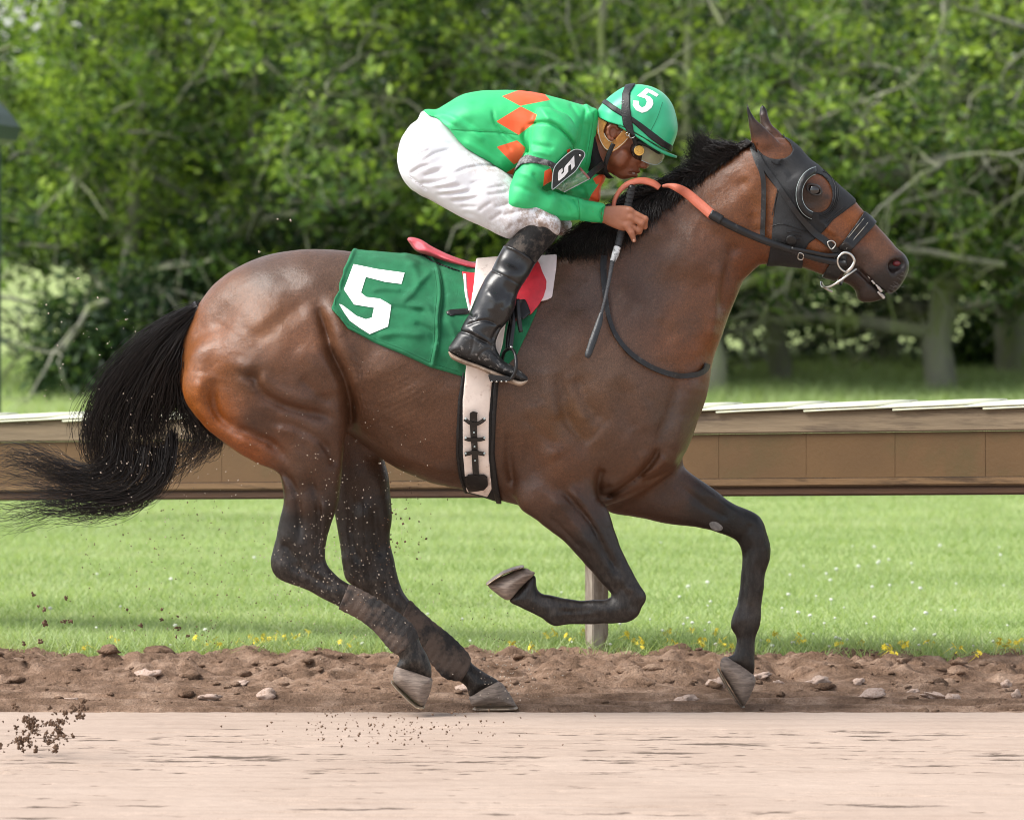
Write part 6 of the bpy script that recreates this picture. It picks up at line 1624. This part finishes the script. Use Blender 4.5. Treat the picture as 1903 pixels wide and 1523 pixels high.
for k in range(k0, k1):
    s = s_seam + k * SP
    rbox('face_panel', s + .0002, s + SP - .0002, .014 + random.uniform(-.0005, .0005), .03, .6995, .8575, M_BROWN_W, fence, .0009)
    # cap plate: long, thin, rounded at its raised end, lying over its neighbour
    bm = bmesh.new(); L = SP * 2.05; nn = 9; rows = []
    for i in range(nn):
        f = i / (nn - 1); a = s - SP + L * f; zz = .9405 + .004 + .020 * f - .010 * max(0, f - .8) * 5 * .35; wd = 1.0 if f < .85 else math.sqrt(max(0.05, 1 - ((f - .85) / .16) ** 2))
        rows.append([bm.verts.new(rp3(a, .16 + uu * .175 * wd, zz + dz + (.0 if abs(uu) < .9 else -.004))) for uu, dz in ((-1, 0), (-.6, .004), (0, .006), (.6, .004), (1, 0))])
    for i in range(nn - 1):
        for j in range(4): bm.faces.new((rows[i][j], rows[i + 1][j], rows[i + 1][j + 1], rows[i][j + 1]))
    bmesh.ops.recalc_face_normals(bm, faces=bm.faces)
    bmesh.ops.solidify(bm, geom=list(bm.faces), thickness=.007)
    me = bpy.data.meshes.new('cap_plate'); bm.to_mesh(me); bm.free(); add('cap_plate', me, M_CAP, fence)
rbox('back_board', -4, 8.5, .052, .30, .90, .936, M_TAN_W, fence, .004)
for px_ in (1128, -330, 2560):
    s = Ld * px_ / 1903; p = rp3(s, .12, 0)
    bm = bmesh.new(); bmesh.ops.create_cube(bm, size=1); bmesh.ops.bevel(bm, geom=list(bm.edges), offset=.06, segments=2, affect='EDGES')
    me = bpy.data.meshes.new('post'); bm.to_mesh(me); bm.free()
    zt = rp3(s, 0, .64)[2]
    me.transform(Matrix.Translation((p[0], p[1], (zt + .24 - .3) / 2)) @ Matrix.Rotation(math.radians(28), 4, 'Z') @ Matrix.Diagonal((.066, .062, zt + .24 + .3, 1)))
    add('post', me, M_POST, fence, smooth=False)

# ------------------------------------------------------------------ stones and clods
def rock_mesh(name, seed, sub=2, amp=.35, squash=(1, .8, .6)):
    bm = bmesh.new(); bmesh.ops.create_icosphere(bm, subdivisions=sub, radius=1)
    for v_ in bm.verts:
        n = mnoise.noise(v_.co * 1.4 + Vector((seed * 3.1, seed, 0))) + .5 * mnoise.noise(v_.co * 3.2 + Vector((0, seed * 1.7, seed)))
        v_.co = v_.co * (1 + amp * n); v_.co = Vector((v_.co.x * squash[0], v_.co.y * squash[1], v_.co.z * squash[2]))
    me = bpy.data.meshes.new(name); bm.to_mesh(me); bm.free(); return me
M_STONE = simple('pale_stone', srgb(176, 154, 140), .9, .2, 14, .4, dirt=srgb(130, 100, 82), dirt_amt=.55, dirt_scale=6)
STONES = [(497,1279,18,12,'squarish pale stone standing in the soil left of the horse hind hooves'),(390,1296,20,8,'flat low stone at the foot of the bank below the horse tail'),(275,1272,24,8,'long pale slab of stone in the bank under the tail tip'),(446,1268,16,6,'thin pale stone behind the squarish one'),
 (1333,1269,20,12,'rounded stone just left of the raised front hoof'),(1416,1271,16,6,'flat stone just right of the raised front hoof'),(1446,1280,10,7,'small stone right of the flat one by the front hoof'),(1519,1266,22,10,'large pale rounded stone in the bank right of the front hoof'),(1620,1274,26,9,'wide pale flat stone right of the large rounded stone'),(1596,1280,12,7,'small stone tucked left of the wide flat stone'),
 (1504,1204,12,13,'round brown clod perched on top of the bank'),(1774,1291,20,13,'tilted angular stone near the right end of the bank'),(1740,1276,24,7,'flat pale stone behind the tilted angular stone'),(1696,1290,12,6,'little stone left of the tilted angular stone'),(1870,1278,10,10,'left stone of the pair by the right frame edge'),(1888,1282,10,9,'right stone of the pair by the right frame edge'),
 (868,1276,22,7,'flat stone behind the grounded hind hoof'),(1275,1298,22,8,'rough stone low in the soil left of the front hoof'),(130,1300,16,6,'small pale stone low in the soil at the left')]
for i, (x, y, rx, ry, lb) in enumerate(STONES):
    Yg = .0
    for it in range(12):
        p = wpt(x, y + ry * .6, Yg); zg = float(zsoil(np.array(p[0]), np.array(Yg)))
        Yg = np.clip((H - zg) / K * D / (y + ry * .6 - YH) - D, .02, 1.5) if it < 11 else Yg
    p = wpt(x, y, Yg); zg = float(zsoil(np.array(p[0]), np.array(Yg)))
    o = add('stone', rock_mesh('stone', i + 1, 3, .6), M_STONE if 'clod' not in lb else M_SOIL); s = (D + Yg) / D * K
    if 'clod' in lb: o.name = 'soil_clod'
    o.location = (p[0], Yg, zg + ry * s * .35); o.scale = (rx * s, rx * s * .9, ry * s * 1.5); o.rotation_euler = (random.uniform(-.2, .2), random.uniform(-.35, .35), random.uniform(0, 1))
    tag(o, lb, 'stone' if 'clod' not in lb else 'clod', 'stones along the soil bank' if 'clod' not in lb else None)
# lumps of soil on the bank: one loose mass
rg = np.random.default_rng(91); Vs, Fs, off = [], [], 0
protos = [rock_mesh('tmp', 50 + i, 2, .75, (1.25, .9, .55)) for i in range(6)]
pv = [(vco(m_).copy(), np.array([p_.vertices[:] for p_ in m_.polygons])) for m_ in protos]
for m_ in protos: bpy.data.meshes.remove(m_)
for i in range(1500):
    x = rg.uniform(-3.4, 3.4); y = rg.uniform(.05, 2.1) if rg.random() < .75 else rg.uniform(.6, 1.5)
    r = rg.choice([.006, .010, .016, .026, .04], p=[.52, .30, .13, .04, .01]) * rg.uniform(.7, 1.3) * (1 if y > .5 else .6)
    V_, F_ = pv[rg.integers(6)]; a = rg.random() * 6.28; R_ = np.array([[math.cos(a), -math.sin(a), 0], [math.sin(a), math.cos(a), 0], [0, 0, 1]])
    Vs.append(V_ @ R_.T * r + np.array((x, y, 0)) + np.array((0, 0, float(zsoil(np.array(x), np.array(y))) + r * .1))); Fs.append(F_ + off); off += len(V_)
tag(add('soil_lumps', mesh_np('soil_lumps', np.vstack(Vs), np.vstack(Fs)), M_SOIL), 'crumbly lumps of brown soil scattered over the bank', 'soil', kind='stuff')

# dirt thrown up by the hooves: the larger clods one by one, the dust as one mass
rg = np.random.default_rng(93)
def clump(seed):
    q = np.random.default_rng(seed); G = Grid(-1.9, 1.9, -1.9, 1.9, -1.9, 1.9, .17); p = np.zeros(3)
    for i in range(9):
        r = q.uniform(.25, .6); g_cap(G, p, p + q.normal(0, .15, 3), r, r * .8, .08); p = np.clip(p * .6 + q.normal(0, .55, 3), -1.2, 1.2)
    V, Q = nets(G); V = V * (1 + .12 * q.normal(size=(len(V), 1))); return mesh_np('flying_clod', V, Q)
M_DIRT = simple('dark_dirt', srgb(104, 80, 62), .95, .35, 40, .5)
clods = [clump(700 + i) for i in range(6)]
for c_ in clods: c_.materials.append(M_DIRT)
CL = [(rg.normal(cx, sx), rg.normal(cy, sy), 1.2 + 4.2 * rg.random() ** 2) for cx, cy, sx, sy, n in ((50,1372,14,12,36),(98,1364,12,15,30),(62,1336,10,7,16),(148,1318,8,10,16),(118,1338,10,8,12),(6,1385,8,6,8),(60,1352,36,18,26)) for _ in range(n)]
g1 = ('brown clod of dirt in the spray hanging low above the track', 'clods flying in the low dirt spray')
HIGH = [(300,1152,4),(330,1167,4.5),(82,1157,6.5),(117,1156,3.5),(131,1153,3.5),(72,1192,4),(43,1196,4),(83,1133,4),(122,1111,4),(63,1103,4.5),(235,1133,3),(262,1164,3),(347,1181,3),(327,1183,2.6),(300,1132,2.6),(330,1145,2.4),(72,1126,3)]
for (x, y, r), lg in [(c_, g1) for c_ in CL] + [(c_, ('small dark clod of dirt flying over the mown grass behind the horse', 'clods flying over the grass')) for c_ in HIGH]:
    o = bpy.data.objects.new('flying_clod', clods[rg.integers(6)]); COL.objects.link(o)
    yy = rg.uniform(-1.5, -1.2) if y > 1270 else rg.uniform(-.35, .1); o.location = wpt(x, y, yy); o.scale = [r * K * q for q in rg.uniform(.8, 1.25, 3)]; o.rotation_euler = rg.random(3) * 6; tag(o, lg[0], 'clod', lg[1])
def specks(name, pts, mat, label):
    Vs = []; n = len(pts)
    T = np.array([(1, 0, 0), (-.5, .87, 0), (-.5, -.87, 0), (0, 0, 1.2), (0, 0, -1.2)]); F0_ = np.array([(0, 1, 3), (1, 2, 3), (2, 0, 3), (1, 0, 4), (2, 1, 4), (0, 2, 4)])
    for x, y, Y, r in pts:
        Vs.append(T * (rg.uniform(.7, 1.6, 3) * r) @ np.linalg.qr(rg.normal(size=(3, 3)))[0] + wpt(x, y, Y))
    tag(add(name, mesh_np(name, np.vstack(Vs), np.vstack([F0_ + 5 * i for i in range(n)])), mat, smooth=False), label, 'dust', kind='stuff')
P1 = [(rg.normal(640, 75), rg.normal(1010, 120), rg.uniform(-.40, -.25), rg.uniform(.0008, .0022)) for _ in range(420)] + [(rg.normal(560, 60), rg.normal(1040, 50), rg.uniform(-.4, -.25), rg.uniform(.0008, .0022)) for _ in range(120)] \
   + [(rg.normal(300, 130), rg.normal(870, 60), rg.uniform(-.3, .1), rg.uniform(.001, .0024)) for _ in range(170)] + [(rg.uniform(60, 260), rg.uniform(560, 760), rg.uniform(-.2, .1), rg.uniform(.001, .003)) for _ in range(45)] \
   + [(rg.normal(960, 40), rg.normal(1260, 30), rg.uniform(-.2, .1), rg.uniform(.0008, .003)) for _ in range(110)] + [(482,468,-.1,.005),(540,410,-.1,.004),(516,407,-.1,.003),(182,553,0,.004),(145,517,0,.004),(155,620,0,.003)]
specks('pale_dust', P1, simple('pale_grit', (.50, .42, .34), .9, .2, 20, 0), 'pale specks of grit flying up round the hind legs and tail')
P2 = [(rg.normal(520, 160), rg.normal(1090, 70), rg.uniform(-.3, .2), rg.uniform(.0008, .0028)) for _ in range(330)] + [(rg.normal(745, 30), rg.normal(990, 45), rg.uniform(-.2, .1), rg.uniform(.001, .004)) for _ in range(60)] \
   + [(rg.normal(720, 120), rg.normal(1350, 22), rg.uniform(-1.6, -1.2), rg.uniform(.0012, .0036)) for _ in range(260)] + [(rg.uniform(150, 420), rg.uniform(930, 1200), rg.uniform(-.3, .1), rg.uniform(.001, .003)) for _ in range(130)] + [(rg.normal(930, 40), rg.normal(1180, 40), rg.uniform(-.2, .1), rg.uniform(.001, .002)) for _ in range(60)]
specks('dark_dust', P2, M_DIRT, 'dark specks of dirt flying behind the hooves')

# ------------------------------------------------------------------ trees
M_BARK = simple('lichen_bark', (.22, .22, .17), .95, .4, 5, .7, stretch=(1, 1, .4), bscale=16, dirt=(.17, .21, .07), dirt_amt=.52, dirt_scale=2.5)
M_LEAF = leafmat('tree_leaf', .38, .5)
def leaves(name, C, n_each, spread, size, seed, pal, bias=0.0, hb=.85):
    rg = np.random.default_rng(seed); N = len(C) * n_each
    P = np.repeat(C, n_each, 0) + rg.normal(0, 1, (N, 3)) * np.array((spread, spread, spread * .7))
    nz = rg.normal(0, 1, (N, 3)); nz[:, 2] += 1.0; nz /= np.linalg.norm(nz, axis=1, keepdims=True)
    a = rg.normal(0, 1, (N, 3)); a[:, 2] -= .3; U = np.cross(nz, a); U /= np.linalg.norm(U, axis=1, keepdims=True); W = np.cross(nz, U)
    L = size * rg.uniform(.6, 1.35, N)[:, None]; wv = L * rg.uniform(.32, .5, N)[:, None]
    dn = nz * L * .10
    V = np.stack([P - U * L, P - W * wv - dn, P + U * L, P + W * wv - dn], 1).reshape(-1, 3)
    i4 = np.arange(N)[:, None] * 4; F = np.concatenate([i4 + np.array((0, 1, 2)), i4 + np.array((0, 2, 3))], 1).reshape(-1, 3)
    me = mesh_np(name, V, F)
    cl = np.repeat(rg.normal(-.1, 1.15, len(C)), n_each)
    k = np.clip(1.0 + bias + cl + hb * np.clip((P[:, 2] - 1.5) / 1.8, -.7, 1) + rg.normal(0, .45, N), 0, 2.99); i = k.astype(int); f = (k - i)[:, None]; pal = np.array(pal)  # colour lightens with height: the sunlit crown tops are painted in
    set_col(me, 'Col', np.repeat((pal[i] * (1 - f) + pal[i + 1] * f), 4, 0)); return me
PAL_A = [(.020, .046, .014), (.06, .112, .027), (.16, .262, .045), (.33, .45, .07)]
PAL_B = [(.013, .032, .014), (.032, .066, .026), (.075, .13, .045), (.14, .21, .06)]  # darker leaf colours, understory shade put into the palette
def grow(rg, p, d, L, r, n, droop, wander):
    pts = [p]; d = d / np.linalg.norm(d)
    for i in range(n - 1):
        d = d + rg.normal(0, wander, 3) + np.array((0, 0, droop)); d /= np.linalg.norm(d); p = p + d * L / (n - 1); pts.append(p)
    return np.array(pts), np.linspace(r, r * .45, n)
def tree(px_, py_, lean, width, seed, label, hgt=5.5, spread=3.4, pal=PAL_A, nl=16, low=.9, bias=0.1, size=.052, nlimb=11, fork=None, bare=0.0, group='trees behind the rail'):
    rg = np.random.default_rng(seed)
    d = H / K * D / (py_ - YH); Yt = d - D; b = wpt(px_, py_, Yt); b[2] = -.05
    r0 = width * K * d / D / 2
    tr = [b + np.array((0, 0, -.1)), b + np.array((lean * .08, 0, .35)), b + np.array((lean * .35, .05, .9)), b + np.array((lean * .75, .0, 1.6)), b + np.array((lean * 1.0, .1, 2.4)), b + np.array((lean * .9, .2, 3.4)), b + np.array((lean * .7, .1, hgt * .85))]
    tp = crom(tr, 4, False); trd = np.interp(np.linspace(0, 1, len(tp)), [0, .06, .2, .5, 1], [r0 * 1.5, r0 * 1.08, r0, r0 * .62, r0 * .16])
    tp[1:-1] += rg.normal(0, r0 * .10, (len(tp) - 2, 3))
    root = empty('tree', b, label, 'tree', group)
    add('trunk', tubes('trunk', tp[None], trd[None], 12), M_BARK, root)
    limbs, lrad, tips = [], [], []
    L1 = []
    for i in range(nlimb):
        f = rg.uniform(.22, .98) if i > 2 else rg.uniform(.22, .45); k = f * (len(tp) - 1); j = int(k); st = tp[j] + (tp[min(j + 1, len(tp) - 1)] - tp[j]) * (k - j); rr = trd[j] * .6
        a = i * 2.4 + rg.normal(0, .4); up = rg.uniform(.15, .8)
        pts, rad = grow(rg, st, np.array((math.cos(a), math.sin(a) * .8, up)), spread * rg.uniform(.7, 1.1), max(rr, .025), 9, -.035, .17); L1.append((pts, rad)); limbs.append(pts); lrad.append(rad)
    if fork is not None:
        for fx in fork:
            pts = crom([wpt(x, y, Yt + dy) for x, y, dy in fx], 4, False); rad = np.linspace(r0 * .7, r0 * .2, len(pts)); tt = np.linspace(0, len(pts) - 1, 9); pts = np.stack([np.interp(tt, np.arange(len(pts)), pts[:, q]) for q in range(3)], 1); rad = np.linspace(r0 * .7, r0 * .22, 9)
            L1.append((pts, rad)); limbs.append(pts); lrad.append(rad)
    L2 = []
    for pts, rad in L1:
        for i in range(7):
            j = rg.integers(2, 9); a = rg.normal(0, 1, 3); a[2] = abs(a[2]) * .4; dd = (pts[j] - pts[j - 1]); dd /= np.linalg.norm(dd)
            q, rd = grow(rg, pts[j], dd * .8 + a * .8, spread * rg.uniform(.28, .5), rad[j] * .6, 9, -.05, .24); L2.append((q, rd)); limbs.append(q); lrad.append(rd)
    for pts, rad in L2:
        for i in range(6):
            j = rg.integers(2, 9); a = rg.normal(0, 1, 3); dd = (pts[j] - pts[j - 1]); dd /= np.linalg.norm(dd)
            q, rd = grow(rg, pts[j], dd * .6 + a, spread * rg.uniform(.10, .24), max(rad[j] * .55, .006), 9, -.09, .30); limbs.append(q); lrad.append(rd)
            if rg.random() > bare * .8: tips += [q[4], q[6], q[8]]
    add('branches', tubes('branches', np.array(limbs), np.array(lrad), 5), M_BARK, root)
    tips = np.array(tips); tips = tips[tips[:, 2] > low * rg.uniform(.5, 1.2, len(tips))]
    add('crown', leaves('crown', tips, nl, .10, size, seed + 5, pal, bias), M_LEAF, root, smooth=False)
    return root
tree(1330, 736, -.25, 46, 201, 'tree with a pale lichened trunk just behind the horse chest', low=1.2, bare=.35)
tree(1455, 712, -.55, 40, 202, 'slim tree leaning left behind the horse throat', low=1.3, bare=.35, hgt=5)
tree(1742, 727, .1, 58, 203, 'stout grey tree with mossy forked limbs to the right of the horse muzzle', low=1.0, bare=.45, nlimb=7,
     fork=[[(1735,500,0),(1712,420,-.1),(1660,345,-.3),(1590,300,-.5),(1540,235,-.6),(1500,160,-.6)], [(1745,470,0),(1690,330,.2),(1660,240,.2),(1640,120,.1)], [(1738,520,0),(1800,520,-.2),(1840,480,-.3),(1900,420,-.4)], [(1600,300,-.5),(1500,200,-.7),(1470,110,-.8)], [(1640,330,-.4),(1760,300,-.8),(1850,230,-1),(1903,200,-1)]])
tree(1884, 702, -.15, 62, 204, 'thick pale trunked tree at the right edge of the picture', low=1.2, bare=.3, bias=.3)
tree(455, 716, .1, 34, 205, 'tree with a reddish stem showing above the horse croup', low=.3, bias=.25, spread=3.2, nl=20)
tree(215, 732, .2, 40, 206, 'leafy tree with drooping twigs above the horse tail', low=1.3, bias=.25, spread=3.0, nl=20, nlimb=10, hgt=5)
tree(760, 722, -.2, 44, 207, 'twisted tree directly behind the jockey back', low=.5, bare=.3, bias=.15, spread=3.6, nl=17)
tree(1040, 716, .3, 46, 208, 'twisted tree directly behind the jockey helmet', low=.6, bare=.4, spread=3.6, nl=15)
tree(2350, 730, -.3, 50, 209, 'tree standing to the right of the picture edge', low=.6)
tree(-420, 720, .1, 46, 210, 'tree standing to the left of the picture edge', low=2.8, bias=.3)
tree(620, 684, .1, 40, 211, 'taller dark tree in the second row behind the horse rump', low=.4, pal=PAL_B, spread=4, hgt=7, nl=22, size=.06)
tree(1250, 680, .1, 40, 212, 'taller dark tree in the second row behind the horse neck', low=.6, pal=PAL_B, spread=4, hgt=7, nl=20, size=.06)
tree(1650, 676, -.1, 40, 213, 'taller dark tree in the second row behind the stout grey tree', low=.9, pal=PAL_B, spread=4, hgt=7, nl=20, size=.06)
# undergrowth
def bush(px_, py_, rx, rz, seed, label, n=420, pal=PAL_A, bias=0.0, size=.05, nl=16):
    rg = np.random.default_rng(seed); d = H / K * D / (py_ - YH); Yt = d - D; b = wpt(px_, py_, Yt); b[2] = 0
    u = rg.normal(0, 1, (n, 3)); u /= np.linalg.norm(u, axis=1, keepdims=True); r = rg.random(n)[:, None] ** .45
    lob = 1 + .35 * np.sin(u[:, :1] * 5 + seed) * np.cos(u[:, 2:] * 4 + seed * .7)
    P = b + u * r * lob * np.array((rx, rx * .8, rz)); P[:, 2] = np.abs(P[:, 2] - .05) + .05
    root = empty('bush', b, label, 'bush', 'bushes behind the rail')
    st = []
    for i in range(26):
        e = P[rg.integers(n)]; st.append(np.array([b + (e - b) * np.array((f ** 1.3, f ** 1.3, f)) + rg.normal(0, .02, 3) for f in np.linspace(0, 1, 6)]))
    add('stems', tubes('stems', np.array(st), np.tile(np.linspace(.022, .006, 6), (len(st), 1)), 5), M_BARK, root)
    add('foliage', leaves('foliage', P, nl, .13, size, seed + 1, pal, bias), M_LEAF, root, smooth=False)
bush(190, 745, .60, .85, 301, 'low dark bush behind the fence above the tail root', pal=PAL_B, bias=.4, n=520)
bush(330, 735, .8, 1.15, 302, 'dark rounded bush just left of the horse croup', pal=PAL_B, bias=.2, n=560)
bush(560, 730, .9, 1.4, 303, 'dark bush behind the saddle cloth', pal=PAL_B, bias=-.1, n=560)
bush(860, 728, 1.0, 1.5, 304, 'dark bush behind the jockey knee', pal=PAL_B, bias=-.2, n=560)
bush(1100, 724, .9, 1.2, 305, 'dark bush hidden behind the horse shoulder', pal=PAL_B, bias=-.2, n=480)
bush(1840, 690, .55, .35, 306, 'low bright green tuft of shrub between the two right trunks', pal=PAL_A, bias=.2, n=160)
# the wood behind: one mass of leaves and stems
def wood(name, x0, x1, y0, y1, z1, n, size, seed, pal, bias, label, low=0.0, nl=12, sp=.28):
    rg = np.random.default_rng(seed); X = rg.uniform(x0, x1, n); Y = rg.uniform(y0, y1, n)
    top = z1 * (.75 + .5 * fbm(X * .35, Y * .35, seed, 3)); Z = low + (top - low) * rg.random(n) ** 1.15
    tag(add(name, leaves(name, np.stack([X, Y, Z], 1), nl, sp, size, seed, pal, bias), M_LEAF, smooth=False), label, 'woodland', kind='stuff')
wood('woodland', -4.75, 13, 33.5, 39, 8, 5600, .085, 401, PAL_B, -1.0, 'dense dark wood filling the view behind the trees')  # leaf colours pushed darker to paint in the gloom behind the trees
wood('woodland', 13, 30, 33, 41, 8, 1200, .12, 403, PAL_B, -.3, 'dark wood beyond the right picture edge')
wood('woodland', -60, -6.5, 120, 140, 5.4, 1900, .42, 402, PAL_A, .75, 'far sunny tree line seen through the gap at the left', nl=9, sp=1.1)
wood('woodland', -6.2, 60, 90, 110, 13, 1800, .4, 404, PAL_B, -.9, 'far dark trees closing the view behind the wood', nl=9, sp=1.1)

# shelter roof at the left picture edge
shel = empty('shelter', wpt(-60, 377, 14) * (1, 1, 0), 'dark green shelter roof with a thin post at the left picture edge', 'shelter')
M_GREENP = simple('dark_green_paint', (.010, .035, .028), .5, .2, 8, .1)
flat_plate('roof', [(-560,150),(-330,60),(-60,120),(0,190),(24,216),(38,237),(33,262),(-6,274),(-560,274)], lambda x, y: 14.0, -2.6, M_GREENP, shel, n=1)
for px_, yy in ((-6, 13.9), (-560, 13.9), (-300, 11.6), (-940, 11.6)):
    add('post', tube_path('post', [wpt(px_, 268, yy), wpt(px_, 820, yy) * (1, 1, 0)], .026, 8, 1), M_GREENP, shel)
